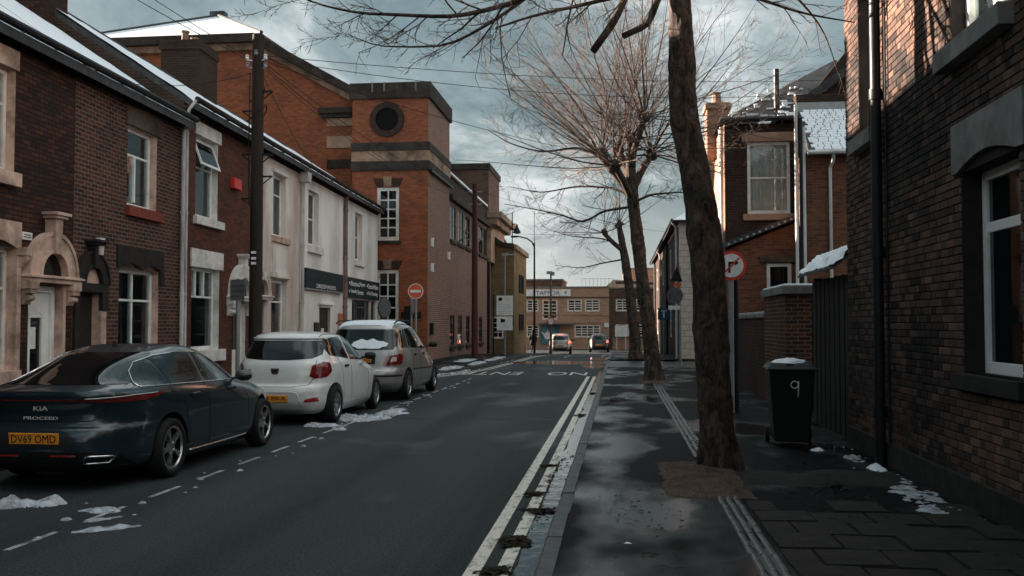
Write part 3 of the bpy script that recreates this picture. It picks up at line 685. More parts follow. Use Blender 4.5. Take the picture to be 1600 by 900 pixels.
mb = MB(*sA); mb.box(14.06, 14.46, .142, .15, .50, .55); mb.box(14.06, 14.10, .142, .15, .55, 1.78); mb.box(14.42, 14.46, .142, .15, .55, 1.78)
for i in range(8): mb.prism([(14.06+.4*i/8, 1.78+.07*math.sin(math.pi*i/8)), (14.06+.4*(i+1)/8, 1.78+.07*math.sin(math.pi*(i+1)/8)), (14.06+.4*(i+1)/8, 1.82+.07*math.sin(math.pi*(i+1)/8)), (14.06+.4*i/8, 1.82+.07*math.sin(math.pi*i/8))], .142, .15)
mb.box(14.08, 14.44, .142, .15, 1.92, 2.1); mb.build('moulding', 'upvc', dd)
mb = MB(*sA); mb.box(14.14, 14.30, .170, .1745, 1.25, 1.6); mb.build('notice', 'sign_white', dd)
mb = MB(*sA); mb.box(13.93, 13.96, .11, .15, 1.0, 1.15); mb.build('handle', 'chrome', dd)
pl = block(hA, sA, 'name_plaque', 'stone_white', 13.58, 13.85, 2.95, 3.07, -.02); block(hA, sA, 'plaque_line', 'stone_black', 13.61, 13.82, 2.985, 3.0, -.023, -.02, 0); block(hA, sA, 'plaque_line', 'stone_black', 13.63, 13.80, 3.02, 3.035, -.023, -.02, 0)
gutter(hA, sA, 8.4, 15.08, 6.06); corbels(hA, sA, 8.4, 15.08, 5.86, 'brick_dark')
block(hA, sA, 'step', 'stone_grey', 13.7, 14.8, .02, .10, -.3, .1)

opB = [(16.95, 18.2, 3.9, 5.44), (16.70, 18.36, 1.0, 2.7), (15.26, 15.98, .08, 2.2, .16)]
hB, sB = left_house('terraced_house', 15.08, 19.48, 'dark brick terraced house with black painted arch and dark doorway, white window beside it', 'house', 6.02, 8.45, 'brick_b', opB)
window(hB, sB, 16.95, 18.2, 3.9, 5.44, vx=(), hz=(.68,), curtain='curtain', gmat='glass_clear')
block(hB, sB, 'mullion', 'upvc', 17.50, 17.55, 4.02, 4.9, .125, .2, .004)
window(hB, sB, 16.70, 18.36, 1.0, 2.7, vx=(.5,), hz=(.66,), curtain='curtain', gmat='glass_clear')
block(hB, sB, 'lintel', 'stone_brown', 16.87, 18.34, 5.44, 5.82); block(hB, sB, 'sill', 'red_sill', 16.88, 18.38, 3.70, 3.9, -.1)
lip_lintel(hB, sB, 'stone_black', 16.58, 18.52, 2.7, 3.12); block(hB, sB, 'sill', 'stone_black', 16.6, 18.46, .82, 1.0, -.1)
block(hB, sB, 'label_stop', 'stone_black', 18.36, 18.52, 2.42, 2.7, -.06)
door_arch(hB, sB, 15.64, 2.36, .31, .56, 'stone_black', None, 'stone_pink', kmat='stone_black', band=False, ktop=.3, y=-.08)
mb = MB(*sB); mb.prism([(15.65, 2.86), (15.76, 2.86), (15.82, 3.16), (15.64, 3.16)], -.18, -.1); mb.build('keystone_face', 'stone_white', hB)
block(hB, sB, 'transom', 'stone_black', 15.1, 16.2, 2.2, 2.36, -.07); block(hB, sB, 'jamb_stone', 'stone_black', 15.98, 16.2, 1.88, 2.2, -.07)
block(hB, sB, 'jamb_stone', 'stone_pink', 15.98, 16.16, .08, 1.88, -.05, label='pale pink lower door jamb'); block(hB, sB, 'jamb_stone', 'stone_black', 15.1, 15.26, .08, 2.2, -.05)
block(hB, sB, 'door', 'dark_door', 15.26, 15.98, .1, 2.2, .13, .17)
gutter(hB, sB, 15.08, 19.46, 6.06); corbels(hB, sB, 15.08, 19.46, 5.86, 'brick_dark')
downpipe(hB, sB, 19.30, .1, 6.05, r=.045); downpipe(hB, sB, 19.47, .1, 6.5, r=.035)
chimney(hB, sB, 19.05, 20.0, 2.95, 4.25, 7.6, 10.15, 'brick_a', 3)

opC = [(20.15, 21.45, 4.06, 5.9), (20.0, 21.62, 1.05, 2.92), (22.5, 23.42, .08, 2.2)]
hC, sC = left_house('terraced_house', 19.48, 23.7, 'reddish brick terraced house with white lintels and sills, red alarm box high on the wall', 'house', 6.47, 8.85, 'brick_c', opC, 'stone_white')
window(hC, sC, 20.15, 21.45, 4.06, 5.9, hz=(.64,), curtain='curtain', gmat='glass_clear')
mb = MB(*sC); x0, x1, z0, z1 = 20.24, 21.36, 5.24, 5.84
mb2 = [(x0, x0+.06, z0, z1), (x1-.06, x1, z0, z1), (x0+.06, x1-.06, z0, z0+.06), (x0+.06, x1-.06, z1-.06, z1)]
for a, b_, c, d in mb2:
    def yt(z): return .10-(z1-z)*.36
    mb.add([(a, yt(c), c), (b_, yt(c), c), (b_, yt(d), d), (a, yt(d), d), (a, yt(c)+.04, c), (b_, yt(c)+.04, c), (b_, yt(d)+.04, d), (a, yt(d)+.04, d)], [(0, 1, 2, 3), (7, 6, 5, 4), (0, 4, 5, 1), (1, 5, 6, 2), (2, 6, 7, 3), (3, 7, 4, 0)])
tl = mb.build('open_toplight', 'upvc', hC)
mb = MB(*sC); mb.face((x0+.05, yt(z0+.05)+.02, z0+.05), (x1-.05, yt(z0+.05)+.02, z0+.05), (x1-.05, yt(z1-.05)+.02, z1-.05), (x0+.05, yt(z1-.05)+.02, z1-.05)); mb.build('pane', 'glass', tl)
window(hC, sC, 20.0, 21.62, 1.05, 2.92, hz=(.66,), curtain='blind', gmat='glass_clear')
for x in (20.5, 20.98): block(hC, sC, 'mullion', 'upvc', x, x+.07, 2.28, 2.86, .13, .2, .004)
block(hC, sC, 'lintel', 'stone_white', 20.08, 21.58, 5.9, 6.2); block(hC, sC, 'sill', 'stone_white', 20.04, 21.7, 3.88, 4.06, -.1)
block(hC, sC, 'lintel', 'stone_white', 19.93, 21.8, 2.92, 3.33); block(hC, sC, 'sill', 'stone_white', 19.9, 21.86, .78, 1.05, -.1)
door_arch(hC, sC, 22.97, 2.34, .50, .80, 'stone_white', None, 'glass', ktop=.36)
bracket(hC, sC, 'stone_white', 22.1, 22.42, 1.85, 2.24); bracket(hC, sC, 'stone_white', 23.44, 23.66, 1.85, 2.24)
mb = MB(*sC); mb.box(22.5, 22.6, .1, .2, .1, 2.2); mb.box(23.32, 23.42, .1, .2, .1, 2.2); mb.box(22.6, 23.32, .1, .2, 2.1, 2.2); mb.build('door_frame', 'upvc', hC)
mb = MB(*sC); wall(mb, 22.6, 23.32, .1, 2.1, [(22.75, 23.15, 1.0, 1.9)], .15); d = mb.build('door', 'upvc', hC); mb = MB(*sC); mb.box(22.75, 23.15, .16, .18, 1.0, 1.9); mb.build('pane', 'glass', d)
block(hC, sC, 'alarm_box', 'alarm_red', 22.25, 22.75, 4.98, 5.25, -.12, 0, .02)
gutter(hC, sC, 19.48, 23.7, 6.52, mat='stone_soot'); corbels(hC, sC, 19.48, 23.7, 6.25, 'brick_dark')

opD = [(25.55, 26.68, 4.12, 5.9), (25.45, 26.86, .9, 2.92), (23.98, 24.85, .08, 2.3, .12)]
hD, sD = left_house('terraced_house', 23.7, 28.2, 'cream rendered terraced house behind the telegraph pole', 'house', 6.47, 8.85, 'cream_render', opD, 'cream_render')
window(hD, sD, 25.55, 26.68, 4.12, 5.9, hz=(.7,), fw=.08); window(hD, sD, 25.45, 26.86, .9, 2.92, hz=(.7,), fw=.1, curtain='blind', gmat='glass_clear')
block(hD, sD, 'sill', 'stone_pink', 25.4, 26.95, 3.95, 4.12, -.09); block(hD, sD, 'panel', 'cream_render', 25.5, 26.8, 3.1, 3.93, -.03); block(hD, sD, 'sill', 'stone_pink', 25.35, 26.95, .72, .9, -.09)
block(hD, sD, 'hood_mould', 'cream_render', 25.35, 26.95, 2.95, 3.1, -.08); block(hD, sD, 'hood_mould', 'cream_render', 25.45, 26.8, 5.92, 6.02, -.06)
block(hD, sD, 'quoin_strip', 'cream_render', 23.72, 23.92, 0, 6.2, -.05)
block(hD, sD, 'door', 'dark_door', 23.98, 24.85, .1, 2.3, .09, .13)
door_arch(hD, sD, 24.42, 2.42, .45, .62, 'cream_render', None, 'glass', band=True, ktop=.2)
gutter(hD, sD, 23.7, 28.2, 6.52, mat='stone_soot'); corbels(hD, sD, 23.7, 28.2, 6.25, 'brick_dark'); downpipe(hD, sD, 28.12, .1, 6.45, mat='pipe_white', r=.055)
mb = MB(*sD); mb.prism([(27.98, 6.0), (28.26, 6.0), (28.34, 6.3), (27.9, 6.3)], -.3, -.02); mb.build('rain_hopper', 'pipe_white', hD)
chimney(hD, sD, 27.4, 28.85, 2.95, 4.15, 7.9, 10.3, 'brick_dark', 2)

opE = [(29.0, 30.2, 4.15, 5.92), (30.35, 31.75, .08, 2.2, .12)]
hE, sE = left_house('shop', 28.2, 33.42, 'white painted shop with a dark blank-topped fascia and open black doorway', 'shop', 6.47, 8.85, 'white_render', opE, 'cream_render')
window(hE, sE, 29.0, 30.2, 4.15, 5.92, hz=(.5,), fw=.09, dep=.22); block(hE, sE, 'sill', 'stone_white', 28.92, 30.5, 3.92, 4.15, -.1)
block(hE, sE, 'door', 'dark_door', 30.35, 31.75, .1, 2.2, .09, .13); block(hE, sE, 'notice', 'sign_white', 30.9, 31.25, 1.0, 1.5, .08, .09, 0)
block(hE, sE, 'noticeboard', 'sign_black', 29.7, 30.2, .9, 1.7, -.04); block(hE, sE, 'door_hood', 'white_render', 30.2, 32.0, 2.28, 2.36, -.08)
fE = block(hE, sE, 'fascia', 'sign_slate', 28.5, 33.1, 2.77, 3.40, -.10, 0, .008)
block(hE, sE, 'fascia_trim', 'galv', 28.46, 33.14, 2.73, 2.77, -.12, 0, 0)
lettering('DRESSMAKERS', 2.4, .13, (30.85-28.2, -.106, 2.88), 'letter_grey', hE)
gutter(hE, sE, 28.2, 33.42, 6.52, mat='stone_soot'); corbels(hE, sE, 28.2, 33.42, 6.25, 'brick_dark'); downpipe(hE, sE, 33.5, .1, 6.45, mat='pipe_brown', r=.075)
for z in (.15, .62, 1.1, 1.6): block(hE, sE, 'orange_board', 'orange_board', 32.75, 33.3, z, z+.42, -.05)

opF = [(35.3, 36.5, 4.08, 5.95), (34.85, 37.9, .55, 2.58, .12), (38.15, 39.0, .08, 2.58, .12)]
hF, sF = left_house('shop', 33.42, 39.35, 'white painted end shop with alterations fascia in white writing, against the red brick tower', 'shop', 6.47, 8.85, 'white_render', opF, 'cream_render')
window(hF, sF, 35.3, 36.5, 4.08, 5.95, hz=(.5,), fw=.09, dep=.22); block(hF, sF, 'sill', 'stone_white', 35.2, 36.7, 3.88, 4.08, -.1)
window(hF, sF, 34.85, 37.9, .55, 2.58, dep=.12, vx=(.33, .66), hz=(.38,), fmat='grey_metal'); block(hF, sF, 'door', 'dark_door', 38.15, 39.0, .1, 2.58, .09, .13)
fF = block(hF, sF, 'fascia', 'sign_slate', 33.75, 39.25, 2.64, 3.38, -.12, 0, .008)
for t, x, z, wd in (('Alterations & Repairs', 35.3, 3.16, 2.4), ('Laundry Service', 35.2, 2.86, 2.0), ('Curtain Makers', 37.95, 3.16, 1.9), ('Dry Cleaning', 37.95, 2.86, 1.7)):
    ws_ = t.split(); tot = sum(len(q) for q in ws_)+.6*(len(ws_)-1); u = x-33.42-wd/2
    for q in ws_: lettering(q, wd*len(q)/tot, .19, (u+wd*len(q)/tot/2, -.126, z), 'letter_white', hF); u += wd*(len(q)+.6)/tot
for z in (2.86, 3.16):
    for x in (33.95, 36.9):
        mb = MB(*sF); mb.lathe([(.05, -.131), (.05, -.12)], 10, (x, 0, z), 'y'); mb.build('bullet_mark', 'letter_white', hF)
gutter(hF, sF, 33.42, 39.35, 6.52, mat='stone_soot'); corbels(hF, sF, 33.42, 39.35, 6.25, 'brick_dark')
mb = MB(); mb.lathe([(.42, -.03), (.42, .03)], 24, (0, 0, 0), 'y'); mb.lathe([(.38, -.04), (.38, .04)], 24, (0, 0, 0), 'y')
mb.box(-.5, .0, -.02, .02, -.02, .02)
sg = mb.build('hanging_sign', 'grey_metal', None, rot=(0, 0, R(68)), loc=(-9.55, 37.9, 2.3)); tag(sg, 'round grey sign disc hanging out from the white end shop', 'sign')

# ------------------------------------------------------------------ red brick hall with tower
hl = empty('brick_hall', (-8.08, 39.5, 0), 0, 'large red brick hall with oculus tower behind the white shops', 'building'); HS = (8.08, -39.5, 0)
opT = [(-10.30, -9.34, 5.2, 7.48), (-10.30, -9.34, 1.68, 3.94)]
mb = MB(*HS); wall(mb, -11.4, -8.08, -.3, 9.45, opT, 39.5)
wall(mb, -11.4, -8.08, 9.45, 11.3, [], 39.5)
t = mb.build('tower_front_wall', 'brick_hall', hl)
reveals(hl, HS, opT, .15, 'stone_pink', 39.5)
mb = MB(*HS); mb.face((-8.08, 39.5, -.3), (-8.08, 44.6, -.4), (-8.08, 44.6, 11.3), (-8.08, 39.5, 11.3)); mb.face((-11.4, 39.5, 6), (-11.4, 39.5, 11.3), (-11.4, 44.6, 11.3), (-11.4, 44.6, 6)); mb.face((-8.08, 44.6, 6), (-11.4, 44.6, 6), (-11.4, 44.6, 11.3), (-8.08, 44.6, 11.3)); mb.build('tower_side_wall', 'brick_side', hl)
mb = MB(*HS); mb.box(-11.52, -7.96, 39.38, 44.7, 11.3, 12.0); pr = mb.build('parapet', 'stone_soot', hl, bevel=.03)
for x in (-10.5, -9.98, -8.6):
    mb = MB(*HS); mb.box(x-.035, x+.035, 39.355, 39.39, 11.6, 12.005); mb.build('parapet_joint', 'stone_grey', pr)
for z0, z1 in ((9.05, 9.42), (8.2, 8.62)): mb = MB(*HS); mb.box(-11.46, -8.0, 39.42, 44.66, z0, z1); mb.build('string_course', 'stone_soot', hl, bevel=.03)
mb = MB(*HS); mb.box(-11.43, -8.03, 39.45, 44.63, 8.62, 9.05); mb.build('stone_band', 'stone_stained', hl)
mb = MB(*HS); mb.box(-7.97, -7.9, 39.5, 44.66, 8.14, 8.24); mb.build('lead_flashing', 'gutter_black', hl)
oc = MB(*HS); n = 32
for i in range(n):
    a0, a1 = 2*math.pi*i/n, 2*math.pi*(i+1)/n
    P = [(-9.87+r*math.cos(a), 10.41+r*math.sin(a)) for r, a in ((.50, a0), (.75, a0), (.75, a1), (.50, a1))]; oc.prism(P, 39.40, 39.5)
oc.build('oculus_ring', 'brick_dark', hl)
mb = MB(*HS); mb.lathe([(.51, 39.47), (.51, 39.49)], 32, (-9.87, 0, 10.41), 'y'); oo = mb.build('oculus_glass', 'dark_void', hl)
for z0, z1, nb in ((5.2, 7.48, 5), (1.68, 3.94, 4)):
    window(hl, HS, -10.30, -9.34, z0, z1, dep=39.6, vx=(.5,), hz=[k/nb for k in range(1, nb)], fw=.14, bw=.06, fmat='stone_white', name='window')
    mb = MB(*HS); mb.box(-10.4, -9.24, 39.40, 39.5, z0-.14, z0); mb.build('sill', 'stone_soot', hl)
    mb = MB(*HS); mb.prism([(-9.96, z1+.04), (-9.68, z1+.04), (-9.62, z1+.46), (-10.02, z1+.46)], 39.40, 39.5); mb.build('keystone', 'stone_stained', hl)
    for sgn in (-1, 1):
        mb = MB(*HS); mb.prism([(-9.82+sgn*.2, z1+.04), (-9.82+sgn*.48, z1+.04), (-9.82+sgn*.66, z1+.4), (-9.82+sgn*.2, z1+.4)], 39.47, 39.5); mb.build('brick_arch', 'brick_dark', hl)
mb = MB(*HS); mb.box(-9.06, -8.75, 39.34, 39.5, 1.6, 2.4); mb.box(-9.22, -8.35, 39.42, 39.5, 1.9, 2.15); mb.build('ventilation_box', 'black_metal', hl)
mb = MB(*HS); mb.box(-8.07, -7.93, 39.9, 40.25, 1.2, 1.7); mb.build('meter_box', 'black_metal', hl)
# gable wall and roof behind the shops
mb = MB(*HS); mb.face((-25.3, 41, -.3), (-11.3, 41, -.3), (-11.3, 41, 11.5), (-16.2, 41, 14.2), (-25.3, 41, 14.2)); mb.face((-25.3, 41, -.3), (-25.3, 41, 14.2), (-25.3, 70, 14.2), (-25.3, 70, -.3)); mb.build('gable_wall', 'brick_hall', hl)
mb = MB(*HS); mb.prism([(-10.3, 11.0), (-9.9, 11.15), (-16.3, 14.75), (-25.6, 14.75), (-25.6, 14.35), (-16.4, 14.35)], 40.55, 41.0); mb.build('gable_coping', 'stone_soot', hl, bevel=.03)
mb = MB(*HS); mb.prism([(-10.8, 11.0), (-16.3, 14.05), (-25.6, 14.05), (-25.6, 14.35), (-16.35, 14.35), (-10.6, 11.2)], 40.8, 41.0); mb.build('gable_moulding', 'stone_stained', hl)
mb = MB(*HS); mb.box(-13.3, -11.35, 40.5, 41.0, 11.0, 11.25); mb.box(-13.2, -11.3, 40.65, 41.0, 10.85, 11.0); mb.build('cornice', 'stone_soot', hl, bevel=.02)
for z0, z1 in ((10.5, 10.85), (9.5, 10.05)):
    mb = MB(*HS); mb.box(-13.0, -11.7, 40.93, 41.0, z0, z1); mb.build('quoin_stone', 'stone_pale', hl, bevel=.02)
mb = MB(*HS); mb.box(-13.0, -11.7, 40.93, 41.0, 8.6, 9.0); mb.build('quoin_stone', 'stone_soot', hl, bevel=.02)
mb = MB(*HS); mb.add([(-25.7, 40.7, 14.76), (-16.0, 40.7, 14.76), (-21.3, 48, 18.1), (-21.3, 70, 18.1), (-10.9, 48, 11.6), (-10.9, 70, 11.6), (-25.7, 70, 14.76)], [(0, 1, 2), (1, 4, 5, 3, 2), (0, 2, 3, 6)])
mb.build('roof', 'snow', hl)
mb = MB(*HS); mb.tube([(-16.0, 40.72, 14.8), (-21.3, 48, 18.15)], .09, 6); mb.tube([(-25.7, 40.72, 14.8), (-21.3, 48, 18.15)], .06, 6); mb.box(-21.7, -20.9, 47.9, 48.4, 18.0, 18.35); mb.build('hip_tiles', 'slate', hl)
# long side wing
opW = []; 
for a in (45.2, 47.5, 49.75, 52.2, 54.6, 56.5): opW.append((a, a+1.65, 5.75, 7.5))
for a in (45.2, 47.45, 50.0, 52.4, 54.8): opW.append((a, a+1.35, .55, 2.1))
rw = empty('hall_wing', (-8.15, 44.6, 0), R(90), 'long brick side wing of the hall with tall dark windows and snowy parapet', 'building'); WS = (-44.6, 0, 0)
mb = MB(*WS); wall(mb, 44.6, 60.2, -.7, 7.62, opW); mb.build('wall', 'brick_side', rw)
reveals(rw, WS, opW, .10, 'stone_pale')
for i, o in enumerate(opW):
    window(rw, WS, *o[:4], dep=.08, vx=(.5,), hz=(.5,), fw=.08, bw=.05, fmat='black_metal')
    mb = MB(*WS); mb.box(o[0]-.08, o[1]+.08, -.1, 0, o[2]-.16, o[2]); mb.build('sill', 'stone_soot', rw)
mb = MB(*WS); mb.box(44.62, 60.2, -.25, .1, 7.62, 7.9); mb.build('eaves_cornice', 'stone_soot', rw, bevel=.03)
mb = MB(*WS); mb.box(44.62, 60.2, -.02, .5, 7.9, 8.75); mb.build('parapet', 'brick_dark', rw)
mb = MB(*WS); mb.box(44.62, 58, -.10, .6, 8.75, 8.86); pc = mb.build('parapet_coping', 'stone_soot', rw, bevel=.02)
mb = MB(*WS); mb.box(44.7, 57.6, -.12, .5, 8.86, 8.98); mb.build('snow', 'snow', pc, bevel=.03)
mb = MB(*WS); mb.box(44.6, 60.2, .5, 3.2, -.7, 8.6); mb.build('core', 'brick_dark', rw)
downpipe(rw, WS, 52.05, -.3, 7.6, mat='gutter_black', r=.07); downpipe(rw, WS, 58.2, -.3, 7.6, mat='gutter_black', r=.09)
for y_, z_ in ((46.0, 4.7),):
    pass
for sx, z in ((40.2, 5.2), (40.2, 4.1), (44.2, 4.9)):
    mb = MB(); mb.box(-.10, .0, -.10, .10, -.16, .16); mb.lathe([(.05, 0), (.09, .14), (.09, .16)], 10, (-.05, 0, .0)); mb.lathe([(.09, -.2), (.05, -.06)], 10, (-.05, 0, 0))
    o = mb.build('wall_lamp', 'sign_white', None, loc=(-7.98 if sx < 44.6 else -8.05, sx, z)); tag(o, ('upper white floodlight on the tower side wall', 'lower white floodlight on the tower side wall', 'white floodlight at the far corner of the tower side')[(40.2, 5.2) != (sx, z) and (1 if z == 4.1 else 2) or 0], 'floodlight', 'floodlights on the tower side wall')
# second tower with cornice
t2 = empty('stone_tower', (-8.1, 58.0, -.3), 0, 'square dark stone tower with heavy cornice at the far end of the hall', 'tower'); TS = (8.1, -58, .3)
mb = MB(*TS); mb.box(-11.5, -8.1, 58.4, 63.7, 8.6, 11.65); mb.build('upper_block', 'brick_far_dark', t2)
mb = MB(*TS); mb.box(-11.4, -8.0, 58.3, 63.8, 11.3, 11.7); mb.build('coping', 'stone_soot', t2, bevel=.03)
mb = MB(*TS); mb.box(-11.4, -7.2, 57.9, 66, 8.2, 8.6); mb.box(-11.4, -7.5, 58.0, 65.5, 7.8, 8.2); mb.build('cornice', 'stone_stained', t2, bevel=.04)
mb = MB(*TS); mb.box(-11.4, -7.9, 58.1, 65, 5.5, 7.8); mb.build('frieze_wall', 'stone_pale', t2)
# low stone block with a swept parapet
sb = empty('stone_annex', (-6.7, 60.0, -.35), 0, 'low yellow stone annex with swept parapet at the road junction', 'building'); SS = (6.7, -60, .35)
P = [(-8.6, -.6), (-6.68, -.6), (-6.68, 6.5), (-7.3, 6.55), (-7.7, 6.75), (-8.0, 7.1), (-8.2, 7.5), (-8.6, 7.7)]
opS = (-8.05, -7.35, .7, 2.1)
mb = MB(*SS); mb.prism(P, 60, 68); mb.build('wall', 'yellow_stone', sb)
Q = P[2:]; mb = MB(*SS); mb.prism(Q+[(u-.02, v+.28) for u, v in Q[::-1]], 59.8, 68.2); mb.build('coping', 'stone_soot', sb)
mb = MB(*SS); mb.box(-6.68, -6.5, 59.85, 68.2, 6.4, 6.72); mb.build('coping', 'stone_stained', sb)
window(sb, SS, -8.05, -7.35, .7, 2.1, dep=60.02, vx=(.5,), hz=(.25, .5, .75), fw=.1, bw=.05, fmat='white_paint')
for z0, z1 in ((3.75, 4.95), (1.2, 2.3)):
    for k in range(2):
        mb = MB(*SS); mb.box(-6.7, -6.62, 63.0+k*1.7, 64.2+k*1.7, z0, z1); mb.build('window', 'dark_void', sb)
lp = empty('lantern', (-6.9, 61.0, 6.5), 0, 'black lantern on a thin post above the yellow stone annex', 'lantern')
mb = MB(); mb.tube([(0, 0, 0), (0, 0, 2.4)], .035, 6); mb.tube([(0, 0, 1.6), (.25, 0, 1.65)], .03, 6); mb.build('post', 'black_metal', lp); mb = MB(); mb.lathe([(.04, 1.62), (.10, 1.4), (.26, 1.1), (.26, 1.05), (.1, 1.0)], 12, (.3, 0, 0)); mb.build('lantern_head', 'black_metal', lp)

# ------------------------------------------------------------------ building across the junction
ZF = -.62
sf = empty('office_building', (-8.7, 88, ZF), 0, 'two storey brown brick office with STAFFOR sign board facing down the street', 'building'); FS = (8.7, -88, -ZF)
ups = [(-9.9, -8.75, 2.8, 3.9), (-8.62, -7.5, 2.8, 3.9), (-7.14, -5.72, 2.05, 3.9), (-4.80, -3.45, 2.8, 3.92), (-3.18, -1.80, 2.8, 3.95)]
los = [(-9.9, -8.75, .4, 1.55), (-8.62, -7.46, .4, 1.55), (-4.15, -1.76, .4, 1.55)]
def facade(root, sh, x0, x1, y, z1, ops, mat, rm, dep=.15):
    mb = MB(*sh); wall(mb, x0, x1, -1.2, z1, ops, y); o = mb.build('wall', mat, root)
    reveals(root, sh, ops, dep, rm, y); return o
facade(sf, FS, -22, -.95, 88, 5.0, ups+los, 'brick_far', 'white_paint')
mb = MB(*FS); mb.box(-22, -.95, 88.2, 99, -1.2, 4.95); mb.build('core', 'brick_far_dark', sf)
for q in ups+los:
    wide = q[1]-q[0] > 2; tall = q[3]-q[2] > 1.5
    window(sf, FS, *q, dep=88.1, vx=(.25, .5, .75) if wide else ((.5,) if not tall else (.42, .58)), hz=(.2, .4, .6, .8) if tall else (.25, .5, .75), fw=.12, bw=.085, fmat='white_paint')
mb = MB(*FS); mb.box(-22, -.93, 87.9, 88.2, 5.0, 5.12); mb.build('coping', 'stone_grey', sf)
for z in (4.05, 2.45, 1.75):
    mb = MB(*FS); mb.box(-22, -.94, 87.96, 88, z, z+.1); mb.build('string_course', 'stone_pale' if z < 4 else 'brick_far_dark', sf)
bd = MB(*FS); bd.box(-9.6, -4.5, 87.8, 87.95, 4.22, 4.84); bo = bd.build('sign_board', 'sign_white', sf, bevel=.01)
lettering('STAFFOR', 2.55, .40, (-6.75+8.7, -.21, 4.52-ZF), 'letter_navy', sf)
mb = MB(*FS); mb.prism([(-5.05, 4.68), (-5.05, 4.5), (-4.95, 4.38), (-4.85, 4.5), (-4.85, 4.68)], 87.78, 87.8); mb.build('crest', 'stone_pale', sf)
mb = MB(*FS); mb.box(-7.4, -4.1, 87.2, 88, 1.62, 1.78); mb.build('canopy', 'stone_grey', sf)
mb = MB(*FS); mb.box(-7.3, -5.55, 87.86, 87.9, -.2, 1.6); hb = mb.build('hoarding', 'teal_hoarding', sf)
# white teapot picture on the hoarding
P = [(-6.62+.38*math.cos(a)*(1 if math.sin(a) < .8 else .95), .55+.34*math.sin(a)) for a in np.linspace(0, 2*math.pi, 25)[:-1]]
mb = MB(*FS); mb.prism(P, 87.84, 87.86); mb.prism([(-6.95, .5), (-7.2, .85), (-7.12, .88), (-6.88, .65)], 87.842, 87.86); mb.prism([(-6.3, .7), (-5.98, .72), (-5.95, .5), (-6.25, .32), (-6.25, .42), (-6.05, .54), (-6.08, .62), (-6.3, .6)], 87.843, 87.86); mb.prism([(-6.72, .86), (-6.52, .86), (-6.57, 1.0), (-6.67, 1.0)], 87.844, 87.86); mb.build('teapot_picture', 'sign_white', hb)
mb = MB(*FS); mb.box(-1.4, -.98, 87.9, 87.98, 1.35, 1.75); mb.build('wall_plate', 'sign_white', sf)
sf2 = empty('office_wing', (-.95, 88.6, ZF), 0, 'darker recessed brick wing right of the office building', 'building'); F2 = (.95, -88.6, -ZF)
ops2 = [(-.34, .9, 2.82, 3.95), (1.5, 2.7, 2.82, 3.95), (-.34, .9, .5, 1.6), (1.5, 2.7, .5, 1.6), (3.6, 4.8, 2.82, 3.95)]
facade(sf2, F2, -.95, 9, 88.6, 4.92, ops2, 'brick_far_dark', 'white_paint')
for q in ops2: window(sf2, F2, *q, dep=88.7, vx=(.5,), hz=(.25, .5, .75), fw=.12, bw=.08, fmat='white_paint')
mb = MB(*F2); mb.box(-.95, 9, 88.8, 99, -1.2, 4.9); mb.build('core', 'brick_far_dark', sf2)
mb = MB(*F2); mb.box(-.95, 9, 88.5, 88.8, 4.92, 5.04); mb.build('coping', 'stone_grey', sf2)
lw = empty('boundary_wall', (-.95, 84.5, ZF), 0, 'low pale brick wall in front of the recessed office wing', 'wall')
mb = MB(.95, -84.5, 0); mb.box(-.6, 7, 84.5, 84.8, -.2, .95); mb.build('wall', 'brick_far', lw); mb = MB(.95, -84.5, 0); mb.box(-.65, 7.05, 84.45, 84.85, .95, 1.03); mb.build('coping', 'stone_grey', lw)
ns = empty('notice_board', (.15, 83.6, ZF), 0, 'white notice board on two posts before the low wall', 'sign')
mb = MB(); mb.box(-.55, .55, -.03, .03, 1.15, 2.1); mb.build('board', 'sign_white', ns)
for x in (-.4, .38): mb = MB(); mb.box(x-.04, x+.04, .03, .1, 0, 2.25); mb.build('post', 'white_paint', ns)
for z in (1.9, 1.75, 1.6, 1.45, 1.3): mb = MB(); mb.box(-.4, .3-(z*7 % 1)*.3, -.034, -.03, z, z+.05); mb.build('text_line', 'letter_grey', ns)
for nm, x0, x1, y0, z1, mt, lb in (('flat_roofed_block', -13, -6.0, 100, 6.25, 'brick_far_dark', 'dark flat roofed block rising behind the STAFFOR sign'), ('roof_plant_room', .4, 5.5, 104, 7.6, 'brick_far', 'square brown plant room on the skyline behind the street trees')):
    bb = empty(nm, (x0, y0, ZF), 0, lb, 'building'); mb = MB(-x0, -y0, 0); mb.box(x0, x1, y0, y0+8, -.5, z1-ZF); mb.build('walls', mt, bb); mb = MB(-x0, -y0, 0); mb.box(x0-.1, x1+.1, y0-.1, y0+8.1, z1-ZF, z1-ZF+.15); mb.build('coping', 'stone_grey', bb)
bb = empty('low_shed_roof', (-4, 99.5, ZF), 0, 'long low tan roof with railings above the office parapet', 'building')
mb = MB(); mb.prism([(0, 5.5), (9.5, 5.5), (9.5, 6.5), (3.4, 6.9), (2.6, 6.2), (0, 6.0)], 0, 6); mb.build('roof', 'tan_roof', bb)
mb = MB(); mb.box(3.6, 6.2, -.05, 0, 6.45, 6.72); mb.box(6.7, 8.6, -.05, 0, 6.35, 6.6); mb.build('dark_panel', 'slate', bb)
mb = MB()
for k in range(9): mb.tube([(.1+k*.4, 0, 6.0), (.1+k*.4, 0, 7.0)], .02, 4)
mb.tube([(.1, 0, 7.0), (3.3, 0, 7.0)], .02, 4); mb.build('railing', 'grey_metal', bb)

